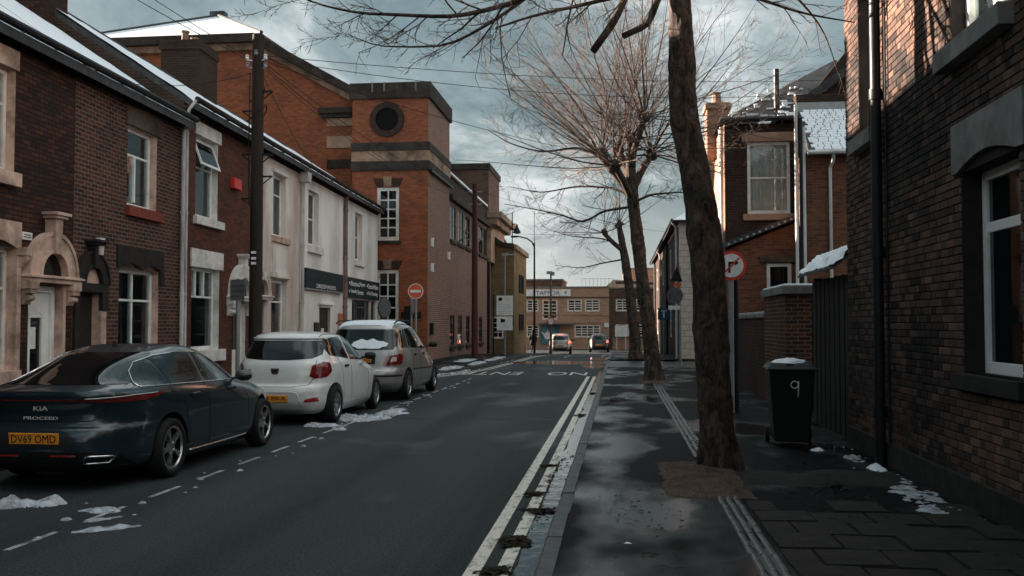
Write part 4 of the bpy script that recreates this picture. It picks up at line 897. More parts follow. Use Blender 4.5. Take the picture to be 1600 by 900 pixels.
# ------------------------------------------------------------------ near house on the right
YC = 12.95
r1 = empty('brick_house', (3.0, YC, 0), R(-90), 'near brick house filling the right edge, sun and branch shadows on its upper wall', 'house')
op1 = [(.72, 1.52, 3.95, 5.75), (4.02, 5.3, 4.12, 5.85), (4.22, 5.46, 1.22, 2.98), (7.4, 8.4, .1, 2.3)]
mb = MB(); wall(mb, 0, 12.5, -.15, 6.6, op1, .012); mb.build('wall', 'mortar', r1)
reveals(r1, (0, 0, 0), op1, .25, 'stone_black', .012)
mb = MB(); mb.face((0, .012, -.15), (0, .012, 6.6), (0, 4.2, 9.4), (0, 8.4, 6.6), (0, 8.4, -.15)); mb.face((12.5, .012, -.15), (12.5, 8.4, -.15), (12.5, 8.4, 6.6), (12.5, 4.2, 9.4), (12.5, .012, 6.6)); mb.face((0, 8.4, -.15), (12.5, 8.4, -.15), (12.5, 8.4, 6.6), (0, 8.4, 6.6)); mb.build('end_walls', 'brick_dark', r1)
roof(r1, (0, 0, 0), -.1, 12.6, 8.4, 6.6, 9.4)
cmx = cam.rotation_euler.to_matrix(); 
def to_px(p):
    d = cmx.transposed() @ (Vector(p)-cam.location)
    return (800-1480*d.x/d.z, 450+1480*d.y/d.z, -d.z) if d.z < 0 else (1e9, 1e9, -1)
def bond(x0, x1, z0, z1, ops, course=.0755, st=.2225, hd=.1115):
    res = []; z = z0; k = 0
    blocked = [(o[0], o[1], o[2], o[3]) for o in ops]
    while z < z1-.03:
        iv = sorted((o[0], o[1]) for o in blocked if o[2] < z+course*.55 and o[3] > z+course*.45)
        x = x0-(.17 if k % 2 else 0); j = 0
        while x < x1:
            wd = st if j % 2 == 0 else hd
            segs = [(max(x, x0)+.0045, min(x+wd, x1)-.0045)]
            for a, b_ in iv:
                ns_ = []
                for p, q in segs:
                    if q <= a or p >= b_: ns_.append((p, q)); continue
                    if p < a: ns_.append((p, a))
                    if q > b_: ns_.append((b_, q))
                segs = ns_
            for p, q in segs:
                if q-p > .025: res.append((p, q, z+.0045, z+course-.0045))
            x += wd; j += 1
        z += course; k += 1
    return res
lint = [(4.08, 5.6, 2.98, 3.42), (3.9, 5.42, 3.94, 4.12), (.6, 1.64, 3.77, 3.95), (4.12, 5.56, 1.08, 1.22)]
bricks = bond(0, 9.0, 0, 6.6, op1+lint)
def brick_geo(w_, h_, d=.0, c=.005):
    return [(0, .014, 0), (w_, .014, 0), (w_, .014, h_), (0, .014, h_), (0, d+c, 0), (w_, d+c, 0), (w_, d+c, h_), (0, d+c, h_), (c, d, c), (w_-c, d, c), (w_-c, d, h_-c), (c, d, h_-c)], \
        [(8, 9, 10, 11), (4, 5, 9, 8), (5, 6, 10, 9), (6, 7, 11, 10), (7, 4, 8, 11), (0, 1, 5, 4), (1, 2, 6, 5), (2, 3, 7, 6), (3, 0, 4, 7)]
brr = random.Random(3)
def tint(x, z):
    t = .5+.55*nz(x, z, 2, .7)+brr.gauss(0, .2); return min(1, max(0, t))
scored = []
for i, (p, q, a, b_) in enumerate(bricks):
    px, py, dz = to_px((3.0, YC-(p+q)/2, (a+b_)/2))
    if dz > 0 and 0 < px < 1600 and 0 < py < 900 and abs(q-p-.2135) < .002: scored.append((dz, i))
top = {i for _, i in sorted(scored)[:300]}
vs = []; fs = []; tn = []; variants = {}
for i, (p, q, a, b_) in enumerate(bricks):
    t = tint((p+q)/2, (a+b_)/2)
    if i in top:
        key = round(t*11)
        if key not in variants:
            me = bpy.data.meshes.new('brick'); V, Fc = brick_geo(.2135, .0665); me.from_pydata(V, [], Fc); me.update()
            at_ = me.attributes.new('tint', 'FLOAT', 'POINT'); at_.data.foreach_set('value', [key/11]*len(V)); me.materials.append(MATS['brick_piece']); variants[key] = me
        o = bpy.data.objects.new('brick', variants[key]); COL.objects.link(o); o.parent = r1; o.location = (p, brr.uniform(-.004, .003), a); o.rotation_euler = (brr.uniform(-.012, .012), brr.uniform(-.01, .01), brr.uniform(-.012, .012)); continue
    V, Fc = brick_geo(q-p, b_-a, brr.uniform(-.004, .003)); k = len(vs)
    vs += [(x+p, y_, z+a) for x, y_, z in V]; fs += [tuple(j+k for j in f) for f in Fc]; tn += [t]*len(V)
me = bpy.data.meshes.new('bricks'); me.from_pydata(vs, [], fs); me.update()
at_ = me.attributes.new('tint', 'FLOAT', 'POINT'); at_.data.foreach_set('value', tn)
o = ob('brickwork', me, 'brick_piece', r1); o['kind'] = 'stuff'
Z0 = (0, 0, 0)
window(r1, Z0, .72, 1.52, 3.95, 5.75, dep=.2, vx=(), hz=(.5,), fw=.07, fmat='upvc')
window(r1, Z0, 4.02, 5.3, 4.12, 5.85, dep=.2, vx=(.5,), hz=(.55,), fw=.08, fmat='upvc', curtain='curtain', gmat='glass_clear')
window(r1, Z0, 4.22, 5.46, 1.22, 2.98, dep=.24, hz=(.74,), fw=.085, bw=.09, fmat='upvc', curtain='blind', gmat='glass')
block(r1, Z0, 'sill', 'stone_grey', .6, 1.64, 3.77, 3.95, -.12, .1); block(r1, Z0, 'sill', 'stone_grey', 3.9, 5.42, 3.94, 4.12, -.12, .1); block(r1, Z0, 'sill', 'stone_black', 4.12, 5.56, 1.08, 1.22, -.08, .1)
mb = MB(); P = [(4.08, 3.42), (4.08, 2.98), (4.22, 2.98)]
for i in range(13): P.append((4.22+1.24*i/12, 2.985+.10*math.sin(math.pi*i/12)))
P += [(5.6, 2.98), (5.6, 3.42)]; mb.prism(P, -.03, .05); mb.build('lintel', 'stone_grey', r1, bevel=.01)
block(r1, Z0, 'door', 'dark_door', 7.4, 8.4, .1, 2.3, .2, .26); block(r1, Z0, 'plinth', 'stone_black', 0, 7.4, -.1, .32, -.03, .01)
mb = MB(); mb.tube([(1.84, -.09, .05), (1.84, -.09, 6.5)], .06, 10)
for z in (.6, 2.4, 4.2, 5.9): mb.tube([(1.84, -.09, z), (1.84, -.09, z+.12)], .075, 10); mb.box(1.74, 1.94, -.03, .012, z+.02, z+.08)
mb.build('drainpipe', 'gutter_black', r1, ang=40)
mb = MB(); mb.tube([(2.02, -.03, .3), (2.02, -.03, 6.4)], .015, 6); mb.build('cable', 'gutter_black', r1); gutter(r1, Z0, 0, 12.5, 6.5)

rn = empty('brick_house', (3.0, .4, 0), R(-90), 'brick house next to the near house, behind the camera on the right', 'house')
on = [(1, 2.2, 4.0, 5.7), (1, 2.4, 1.2, 3.0), (4, 5, .1, 2.3), (8, 9.4, 1.2, 3.0), (8, 9.2, 4.0, 5.7)]
mb = MB(); wall(mb, 0, 14, -.15, 6.6, on, .012); mb.build('wall', 'brick_dark', rn); reveals(rn, (0, 0, 0), on, .2, 'stone_black', .012)
for q in on:
    if q[2] > .5: window(rn, (0, 0, 0), *q, dep=.2, hz=(.7,))
    else: block(rn, (0, 0, 0), 'door', 'dark_door', *q, .15, .2)
roof(rn, (0, 0, 0), .1, 14, 8.4, 6.6, 9.4)

# ------------------------------------------------------------------ yard fence, gate pier, wall, rear houses
fn = empty('yard_fence', (3.05, 13.0, PAVE), 0, 'dark timber board fence with snow capped tiles between house corner and gate opening', 'fence')
nb = 16
for k in range(nb):
    mb = MB(); y0 = .03+k*.155; mb.box(-.012+(k % 2)*.012, .014+(k % 2)*.012, y0, y0+.148, .03, 2.25+rnd.uniform(-.01, .01)); mb.build('board', 'timber_fence', fn)
for z in (2.0, .4): mb = MB(); mb.box(.03, .09, .06, 2.44, z, z+.1); mb.build('rail', 'timber_fence', fn)
mb = MB()
for k in range(11):
    for r in range(3):
        y0 = .02+k*.23+(r % 2)*.1; mb.add([(-.22+r*.13, y0, 2.34+r*.11), (-.22+r*.13, y0+.215, 2.34+r*.11), (-.02+r*.13, y0+.215, 2.50+r*.11), (-.02+r*.13, y0, 2.50+r*.11), (-.22+r*.13, y0, 2.31+r*.11), (-.22+r*.13, y0+.215, 2.31+r*.11), (-.02+r*.13, y0+.215, 2.47+r*.11), (-.02+r*.13, y0, 2.47+r*.11)], [(0, 1, 2, 3), (7, 6, 5, 4), (0, 4, 5, 1), (1, 5, 6, 2), (2, 6, 7, 3), (3, 7, 4, 0)])
tl = mb.build('tile_coping', 'slate', fn); tl['kind'] = 'stuff'
mb = MB(); n = 90; m = 16; vs = []
for i in range(n+1):
    for j in range(m+1):
        y0 = .02+2.5*i/n; u = j/m; vs.append((-.2+u*.42+.07*nz(y0, u, 4, 3)*(1-u)+.04*nz(y0*4, u, 4, 3), y0, 2.35+u*.36+(.055+.05*nz(y0, u*2, 7, 2.5)+.03*nz(y0, u*3, 2, 9))*abs(math.sin(math.pi*min(1, u+.06)))**.5))
mb.add(vs, [(i*(m+1)+j, i*(m+1)+j+1, (i+1)*(m+1)+j+1, (i+1)*(m+1)+j) for i in range(n) for j in range(m)]); mb.build('snow', 'snow', fn, smooth=True)
for y0 in (.0, 2.5): mb = MB(); mb.box(.03, .14, y0-.05, y0+.05, 0, 2.3); mb.build('post', 'timber_fence', fn)
gp = empty('gate_pier', (3.0, 17.7, PAVE), 0, 'tall square brick gate pier and yard wall with snowy flat coping, behind the bin', 'wall')
mb = MB(); mb.box(0, .46, 0, 2.5, -.1, 2.12); mb.build('wall', 'brick_b', gp)
mb = MB(); mb.box(-.07, .55, -.08, 2.58, 2.12, 2.27); mb.build('coping', 'stone_grey', gp, bevel=.015)
mb = MB(); mb.box(-.03, .5, -.05, 2.5, 2.27, 2.31); mb.build('snow', 'snow', gp, bevel=.02)
mb = MB(); mb.box(.46, .95, .02, .3, 1.95, 2.12); mb.box(.46, 2.2, .05, .15, 0, 1.95); mb.build('gate', 'timber_fence', gp)
lw2 = empty('yard_wall', (3.0, 20.25, PAVE), 0, 'lower dark brick yard wall running back from the gate pier', 'wall')
mb = MB(); mb.box(.02, .26, 0, 6.6, -.1, 1.7); mb.build('wall', 'brick_dark', lw2); mb = MB(); mb.box(-.03, .31, 0, 6.6, 1.7, 1.8); mb.build('coping', 'stone_grey', lw2, bevel=.02); mb = MB(); mb.box(0, .28, .1, 6.5, 1.8, 1.84); mb.build('snow', 'snow_dirty', lw2, bevel=.015)

r2 = empty('brick_house', (3.0, 27.4, 0), 0, 'tall brick house beyond the yard wall with large white sash window facing the camera', 'house'); RS = (-3.0, -27.4, 0)
op2 = [(3.63, 4.82, 4.76, 6.82), (4.08, 4.76, 2.3, 3.34)]
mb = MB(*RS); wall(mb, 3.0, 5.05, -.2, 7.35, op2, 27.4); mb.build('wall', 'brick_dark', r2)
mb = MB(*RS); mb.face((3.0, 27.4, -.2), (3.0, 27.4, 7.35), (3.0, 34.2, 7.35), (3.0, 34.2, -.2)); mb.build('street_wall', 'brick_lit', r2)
reveals(r2, RS, op2, .12, 'stone_black', 27.4)
window(r2, RS, 3.63, 4.82, 4.76, 6.82, dep=27.5, hz=(.5,), fw=.09, fmat='upvc', gmat='glass_clear', curtain='curtain'); window(r2, RS, 4.08, 4.76, 2.3, 3.34, dep=27.5, fw=.1, fmat='upvc')
for nm, z0, z1, xa, xb in (('lintel', 6.82, 7.08, 3.48, 4.98), ('sill', 4.58, 4.76, 3.5, 4.95), ('lintel', 3.36, 3.58, 3.9, 4.9)):
    mb = MB(*RS); mb.box(xa, xb, 27.3, 27.42, z0, z1); mb.build(nm, 'stone_pale' if z0 > 4 else 'stone_brown', r2, bevel=.01)
# lean-to in orange brick with a sloping roof
wv = MB(*RS); wall(wv, 2.98, 4.98, -.2, 3.72, [(4.08, 4.76, 2.3, 3.34)], 27.0); wv.face((2.98, 27.0, 3.72), (4.98, 27.0, 3.72), (4.98, 27.0, 4.5)); wv.face((2.98, 27.0, -.2), (2.98, 27.0, 3.72), (2.98, 27.38, 3.72), (2.98, 27.38, -.2)); lt = wv.build('lean_to_wall', 'brick_orange', r2)
window(r2, RS, 4.08, 4.76, 2.3, 3.34, dep=27.08, fw=.1, fmat='upvc')
mb = MB(*RS); mb.box(3.9, 4.9, 26.94, 27.02, 3.36, 3.56); mb.build('lintel', 'stone_brown', r2)
mb = MB(*RS); mb.prism([(2.8, 3.72), (5.05, 4.62), (5.05, 4.76), (2.8, 3.88)], 26.8, 27.39); lr = mb.build('lean_to_roof', 'slate', r2)
for k in range(12):
    x = 3.0+k*.17; mb = MB(*RS); z = 3.76+(x-2.8)*.4; mb.box(x, x+.06, 26.79, 26.86, z, z+.05); mb.build('tile_end', 'snow_dirty', lr)
# main roof of the house
mb = MB(*RS); mb.add([(2.85, 27.2, 7.42), (5.1, 27.2, 7.5), (6.9, 31.0, 10.1), (2.85, 34.3, 7.42), (6.9, 34.3, 10.1), (9.5, 31, 8.3), (9.5, 34.3, 8.3), (6.9, 27.5, 7.6)],
                      [(0, 1, 2), (0, 2, 4, 3), (2, 5, 6, 4), (1, 7, 5, 2)]); rf2 = mb.build('roof', 'slate', r2)
mb = MB(*RS); vs = []
for k in range(46):
    u = rnd.uniform(.05, .95); v = rnd.random()**2*.5; x = 2.85+(2.25*(1-v))*u+4.05*v*.8; y0 = 27.2+3.8*v-.02; z = 7.46+2.6*v+.03; l = rnd.uniform(.08, .25)
    mb.box(x, x+l, y0-.03, y0+.05, z, z+.05)
s_ = mb.build('snow', 'snow', rf2); s_['kind'] = 'stuff'
mb = MB(*RS); mb.tube([(2.85, 27.15, 7.4), (5.1, 27.15, 7.45)], .07, 8); mb.build('gutter', 'gutter_black', r2)
for x, y0 in ((2.93, 27.55), (2.93, 27.9)):
    mb = MB(*RS); mb.tube([(x, y0, 1), (x, y0, 7.3)], .05, 8); mb.build('drainpipe', 'pipe_white', r2)
mb = MB(*RS); mb.tube([(4.5, 27.6, 7.6), (4.5, 27.6, 8.95)], .075, 8); mb.build('flue', 'gutter_black', r2)
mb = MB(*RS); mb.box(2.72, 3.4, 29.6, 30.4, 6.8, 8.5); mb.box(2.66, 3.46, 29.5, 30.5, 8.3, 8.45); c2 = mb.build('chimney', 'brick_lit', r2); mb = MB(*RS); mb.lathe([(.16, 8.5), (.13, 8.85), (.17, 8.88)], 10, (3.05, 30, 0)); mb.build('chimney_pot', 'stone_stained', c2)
mb = MB(*RS); mb.box(5.05, 9.5, 27.6, 34.2, -.2, 8.2); mb.build('core', 'brick_dark', r2)
# rear wing further right
r2b = empty('rear_wing', (4.92, 25.9, 0), 0, 'brick rear wing with snowy slate roof and white drainpipe, left of the near house', 'house'); RB = (-4.92, -25.9, 0)
mb = MB(*RB); mb.box(4.92, 9.5, 25.9, 27.3, -.2, 6.22); mb.build('wall', 'brick_orange', r2b)
mb = MB(*RB); mb.add([(5.02, 25.6, 6.2), (9.5, 25.6, 6.2), (9.5, 27.3, 7.65), (5.02, 27.3, 7.65), (5.02, 27.3, 6.2), (9.5, 27.3, 6.2)], [(0, 1, 2, 3), (0, 3, 4), (1, 5, 2), (3, 2, 5, 4)]); rr_ = mb.build('roof', 'slate', r2b)
mb = MB(*RB); row = 0; v = .03
while v < .97:
    x = 5.04+rnd.uniform(0, .15)
    while x < 9.4:
        l = rnd.uniform(.14, .3); y0 = 25.6+1.7*v; z = 6.2+1.45*v
        if rnd.random() < .985: mb.add([(x, y0-.02, z+.03), (x+l-.02, y0-.02, z+.03), (x+l-.02, y0+.075, z+.105), (x, y0+.075, z+.105), (x, y0-.02, z), (x+l-.02, y0-.02, z)], [(0, 1, 2, 3), (4, 5, 1, 0)])
        x += l
    v += .058
s_ = mb.build('snow', 'snow', rr_); s_['kind'] = 'stuff'
mb = MB(*RB); mb.tube([(4.95, 25.53, 6.17), (9.5, 25.53, 6.17)], .06, 8); mb.tube([(5.62, 25.55, 6.1), (5.62, 25.65, 5.95), (5.58, 25.82, 5.8), (5.58, 25.82, 1.5)], .045, 8); mb.build('gutter', 'pipe_white', r2b, ang=40)
mb = MB(*RB); mb.box(5.0, 9.5, 27.3, 27.4, 7.55, 7.9); mb.build('lead_flashing', 'galv', r2b)
mb = MB(*RB); mb.prism([(5.0, 7.6), (9.5, 7.6), (9.5, 11), (6.6, 9.6)], 28.2, 29.3); mb.build('upper_gable', 'brick_dark', r2b)
mb = MB(*RB); mb.prism([(4.6, 7.4), (9.4, 10.9), (9.4, 11.15), (4.5, 7.65)], 28.0, 29.35); mb.build('verge', 'slate', r2b)
for x in (4.70,):
    for dx, mt in ((0, 'pipe_white'), (.12, 'gutter_black'), (.2, 'pipe_white')):
        mb = MB(*RB); mb.tube([(x+dx, 25.8, 1.2), (x+dx, 25.8, 7.5-dx*3)], .045, 8); mb.build('drainpipe', mt, r2b)
# terrace beyond the side street
r3 = empty('terrace_row', (2.7, 43.7, -.05), R(-90), 'dark terrace row in shade beyond the side street with pale painted end wall', 'house'); N3 = 32
mb = MB(); o3 = []
for k in range(7):
    for z0, z1 in ((1.0, 2.7), (4.1, 5.6)): o3.append((-(2.0+k*4.4)-1.2, -(2.0+k*4.4), z0, z1))
    o3.append((-(3.9+k*4.4)-.9, -(3.9+k*4.4), .1, 2.4))
wall(mb, -N3, 0, -1.2, 6.5, o3); mb.build('wall', 'brick_dark', r3)
reveals(r3, Z0, o3, .08, 'stone_grey')
for q in o3:
    if q[2] > .5: window(r3, Z0, *q, dep=.07, hz=(.5,), fw=.1, fmat='white_paint')
    else: block(r3, Z0, 'door', 'dark_door', *q, .05, .09, 0)
mb = MB(); mb.face((.01, 0, -1.2), (.01, 8, -1.2), (.01, 8, 6.5), (.01, 0, 6.5)); mb.build('end_wall', 'white_block', r3)
mb = MB(); mb.face((-N3, 8, -1.2), (0, 8, -1.2), (0, 8, 6.5), (-N3, 8, 6.5)); mb.build('rear_wall', 'brick_dark', r3)
roof(r3, Z0, -N3, -3.6, 8, 6.5, 9.2)
mb = MB(); mb.add([(.25, -.25, 6.42), (.25, 8.25, 6.42), (-3.6, 4, 9.36), (-3.6, -.25, 6.42), (-3.6, 8.25, 6.42)], [(0, 1, 2), (0, 2, 3), (1, 4, 2)]); mb.build('hip_roof', 'snow', r3)
mb = MB(); mb.box(-3.6, .28, -.3, 8.3, 6.34, 6.42); mb.build('eaves_board', 'gutter_black', r3); gutter(r3, Z0, -N3, 0, 6.45)
for k in (1, 3, 5): chimney(r3, Z0, -k*4.4-4.6, -k*4.4-3.7, 3.4, 4.6, 8.5, 11.3, 'brick_orange', 3)
for k in range(4): downpipe(r3, Z0, -.4-k*8.8, -.3, 6.4, mat='pipe_white' if k % 2 == 0 else 'gutter_black', r=.06)

# ------------------------------------------------------------------ cars
def pchip(xs, ys, x):
    xs = np.array(xs, float); ys = np.array(ys, float); h = np.diff(xs); d = np.diff(ys)/h; m = np.zeros_like(ys)
    m[0], m[-1] = d[0], d[-1]
    for i in range(1, len(xs)-1):
        m[i] = 0 if d[i-1]*d[i] <= 0 else 3*(h[i-1]+h[i])/((2*h[i]+h[i-1])/d[i-1]+(h[i]+2*h[i-1])/d[i])
    i = np.clip(np.searchsorted(xs, x)-1, 0, len(xs)-2); t = (x-xs[i])/h[i]
    return (2*t**3-3*t**2+1)*ys[i]+(t**3-2*t**2+t)*h[i]*m[i]+(-2*t**3+3*t**2)*ys[i+1]+(t**3-t**2)*h[i]*m[i+1]
def car_body(tab, axles, wr, arch, nring=88, nlev=64):
    T = np.array(tab, float); z0, z1 = T[0, 0], T[-1, 0]
    zs = np.unique(np.concatenate([np.linspace(z0, z1-.08, nlev), z1-.08+.08*(1-(1-np.linspace(0, 1, 16))**2)]))
    vs = []
    for z in zs:
        yr, yf, w_, nr, nf, tp = [pchip(T[:, 0], T[:, c], z) for c in range(1, 7)]
        yc = (yr+yf)/2; a = (yf-yr)/2
        for k in range(nring):
            t = 2*math.pi*k/nring; c, s_ = math.cos(t), math.sin(t); n = nf if c > 0 else nr
            u = math.copysign(abs(c)**(2/n), c); v = math.copysign(abs(s_)**(2/n), s_)
            x = w_*v*(1-tp*max(0, -u)**2-.04*max(0, u)**2); vs.append((x, yc+a*u, z))
    m = len(zs); n = nring
    fs = [(i*n+k, (i+1)*n+k, (i+1)*n+(k+1) % n, i*n+(k+1) % n) for i in range(m-1) for k in range(n)]
    fs += [tuple(range(n)), tuple((m-1)*n+k for k in range(n-1, -1, -1))]
    me = bpy.data.meshes.new('body'); me.from_pydata(vs, [], fs); me.update()
    bm = bmesh.new(); bm.from_mesh(me); bmesh.ops.recalc_face_normals(bm, faces=bm.faces); bm.to_mesh(me); bm.free()
    o = bpy.data.objects.new('b', me); COL.objects.link(o)
    cb = MB()
    for ay in axles:
        for s_ in (-1, 1): cb.lathe([(arch, s_*.58), (arch, s_*1.3)][::s_], 40, (0, ay, wr+.015), 'x')
    cme = cb.mesh('c'); bm = bmesh.new(); bm.from_mesh(cme); bmesh.ops.recalc_face_normals(bm, faces=bm.faces); bm.to_mesh(cme); bm.free()
    co = bpy.data.objects.new('c', cme); COL.objects.link(co)
    me.materials.append(MATS['paint_teal']); cme.materials.append(MATS['paint_teal']); cme.materials.append(MATS['black_plastic'])
    cme.polygons.foreach_set('material_index', [1]*len(cme.polygons))
    md = o.modifiers.new('b', 'BOOLEAN'); md.object = co; md.operation = 'DIFFERENCE'; md.solver = 'EXACT'
    dg = bpy.context.evaluated_depsgraph_get(); dg.update(); ev = o.evaluated_get(dg); r = bpy.data.meshes.new_from_object(ev)
    bpy.data.objects.remove(o); bpy.data.objects.remove(co)
    return r
class Car:
    def __init__(s, name, loc, rz, label, cat, tab, axles, wr, arch, pmat, group=None):
        s.root = empty(name, loc, rz, label, cat, group); s.me = car_body(tab, axles, wr, arch); s.tab = tab
        mats = [m.name if m else '' for m in s.me.materials]; s.me.materials.clear()
        for k in mats: s.me.materials.append(MATS[pmat if k.startswith('paint') else 'black_plastic'])
        s.body = ob('body', s.me, None, s.root, ang=38)
        bm = bmesh.new(); bm.from_mesh(s.me); bmesh.ops.triangulate(bm, faces=bm.faces); s.bvh = BVHTree.FromBMesh(bm); bm.free()
    def hit(s, o, d):
        p, n, i, t = s.bvh.ray_cast(Vector(o), Vector(d).normalized()); return p, n
    def ray(s, mode, u, v):
        if mode == 'side': return (3, u, v), (-1, 0, 0)
        if mode == 'sideL': return (-3, u, v), (1, 0, 0)
        if mode == 'rear': return (u, -3, v), (0, 1, 0)
        if mode == 'front': return (u, 9, v), (0, -1, 0)
        if mode == 'top': return (u, v, 4), (0, 0, -1)
        if mode[0] == 'round':       # (round, pivot y): u degrees to the right of straight back
            a = R(u); d = Vector((math.sin(a), -math.cos(a), 0)); c = Vector((0, mode[1], v)); return c+d*4, -d
    def patch(s, name, mode, outl, mat, off=.004, step=.05, parent=None, thick=0):
        pts = []; n = len(outl)
        ref = 40 if isinstance(mode, tuple) else 1
        for i in range(n):
            a = np.array(outl[i], float); b_ = np.array(outl[(i+1) % n], float); sc = np.array([1/ref, 1])
            k = max(1, int(np.linalg.norm((b_-a)*sc)/step))
            for j in range(k): pts.append(tuple(a+(b_-a)*j/k))
        nb = len(pts); us = [p[0] for p in pts]; vs_ = [p[1] for p in pts]
        def inside(u, v):
            c = False; j = nb-1
            for i in range(nb):
                if (vs_[i] > v) != (vs_[j] > v) and u < (us[j]-us[i])*(v-vs_[i])/(vs_[j]-vs_[i])+us[i]: c = not c
                j = i
            return c
        su = step*ref; inner = []
        for u in np.arange(min(us)+su/2, max(us), su):
            for v in np.arange(min(vs_)+step/2, max(vs_), step):
                if inside(u, v): inner.append((u, v))
        V = [Vector((p[0]/ref, p[1])) for p in pts+inner]
        r = geometry.delaunay_2d_cdt(V, [], [list(range(nb))], 1, 1e-5)
        out = []; 
        for q in r[0]:
            o, d = s.ray(mode, q.x*ref, q.y); p, nn = s.hit(o, d)
            if p is None: p, nn, _, _ = s.bvh.find_nearest(Vector(o)+Vector(d)*2.4)
            if nn.dot(Vector(d)) > 0: nn = -nn
            out.append(p+nn*off)
        me = bpy.data.meshes.new(name); me.from_pydata([tuple(p) for p in out], [], [tuple(f) for f in r[2]]); me.update()
        bm = bmesh.new(); bm.from_mesh(me); bmesh.ops.recalc_face_normals(bm, faces=bm.faces)
        bm.normal_update(); o, d = s.ray(mode, pts[0][0], pts[0][1])
        if sum(f.normal.dot(Vector(d))*f.calc_area() for f in bm.faces) > 0: bmesh.ops.reverse_faces(bm, faces=bm.faces)
        bm.to_mesh(me); bm.free()
        ob_ = ob(name, me, mat, parent or s.root, smooth=True)
        if thick: md = ob_.modifiers.new('t', 'SOLIDIFY'); md.thickness = thick; md.offset = 1
        return ob_
    def line(s, name, mode, path, r, mat, off=.0, closed=False, step=.05, parent=None, n=6):
        pts = []; ref = 40 if isinstance(mode, tuple) else 1
        if closed: path = list(path)+[path[0]]
        for a, b_ in zip(path, path[1:]):
            k = max(1, int(math.hypot((b_[0]-a[0])/ref, b_[1]-a[1])/step))
            for j in range(k): pts.append((a[0]+(b_[0]-a[0])*j/k, a[1]+(b_[1]-a[1])*j/k))
        pts.append(path[-1]); P = []
        for u, v in pts:
            o, d = s.ray(mode, u, v); p, nn = s.hit(o, d)
            if p is not None: P.append(p+nn*off)
        mb = MB(); mb.tube(P, r, n); return mb.build(name, mat, parent or s.root, smooth=True)
    def wheels(s, axles, track, wr, width, rim_r, spokes, mat, style=0):
        ty = MB(); w2 = width/2
        ty.lathe([(rim_r-.01, -w2*.8), (rim_r+.01, -w2*.95), (wr-.03, -w2), (wr-.008, -w2*.8), (wr, -w2*.5), (wr, w2*.5), (wr-.008, w2*.8), (wr-.03, w2), (rim_r+.01, w2*.95), (rim_r-.01, w2*.8), (rim_r-.02, w2*.3), (rim_r-.02, -w2*.3), (rim_r-.01, -w2*.8)], 40, axis='x', cap=False)
        tm = ty.mesh('wheel'); tm.materials.append(MATS['tyre']); tm.polygons.foreach_set('use_smooth', [True]*len(tm.polygons))
        rm = MB(); rm.lathe([(rim_r, w2*.86), (rim_r-.018, w2*.88), (rim_r-.026, w2*.7)], 40, axis='x', cap=False); rm.lathe([(0, w2*.72), (.07, w2*.7), (.075, w2*.4)], 20, axis='x', cap=False)
        for k in range(spokes):
            a0 = 2*math.pi*k/spokes
            for da in ((-.10, .10) if style else (0,)):
                a1 = a0+da; ca, sa = math.cos(a1), math.sin(a1); hw = .012 if style else .03
                c0 = (.05*math.cos(a0+da*.2), .05*math.sin(a0+da*.2)); c1 = ((rim_r-.02)*ca, (rim_r-.02)*sa); nx_, ny_ = -math.sin(a1)*hw, math.cos(a1)*hw
                V = []
                for x in (w2*.78, w2*.45): V += [(x, c0[0]-nx_, c0[1]-ny_), (x, c0[0]+nx_, c0[1]+ny_), (x, c1[0]+nx_*.8, c1[1]+ny_*.8), (x, c1[0]-nx_*.8, c1[1]-ny_*.8)]
                rm.add(V, [(0, 1, 2, 3), (7, 6, 5, 4), (0, 4, 5, 1), (1, 5, 6, 2), (2, 6, 7, 3), (3, 7, 4, 0)])
        rmm = rm.mesh('rim'); rmm.materials.append(MATS[mat])
        dk = MB(); dk.lathe([(0, w2*.25), (rim_r-.02, w2*.25)], 32, axis='x', cap=False); dkm = dk.mesh('disc'); dkm.materials.append(MATS['black_metal'])
        for ay in axles:
            for sg in (1, -1):
                w_ = ob('wheel', tm, None, s.root, loc=(sg*track, ay, wr), rot=(rnd.uniform(0, 1)*sg, 0, 0 if sg > 0 else math.pi)); ob('rim', rmm, None, w_); ob('brake_disc', dkm, None, w_)
    def box(s, name, mat, c, d, parent=None, bevel=.008, rot=None):
        mb = MB(); mb.box(-d[0]/2, d[0]/2, -d[1]/2, d[1]/2, -d[2]/2, d[2]/2); return mb.build(name, mat, parent or s.root, bevel=bevel, loc=c, rot=rot)
    def mirror(s, y, z, x, mat='black_plastic'):
        for sg in (1, -1):
            mb = MB(); prof = [(.0, -.10), (.065, -.085), (.085, -.02), (.08, .06), (.05, .1), (0, .11)]
            mb.lathe(prof, 14, axis='x'); o = mb.build('door_mirror', mat, s.root, smooth=True, loc=(sg*(x+.11), y, z)); o.scale = (1, 1.0, .8)
            mb = MB(); mb.tube([(-.16*sg, 0, -.05), (-.04*sg, 0, -.02)], .022, 6); mb.build('arm', mat, o)

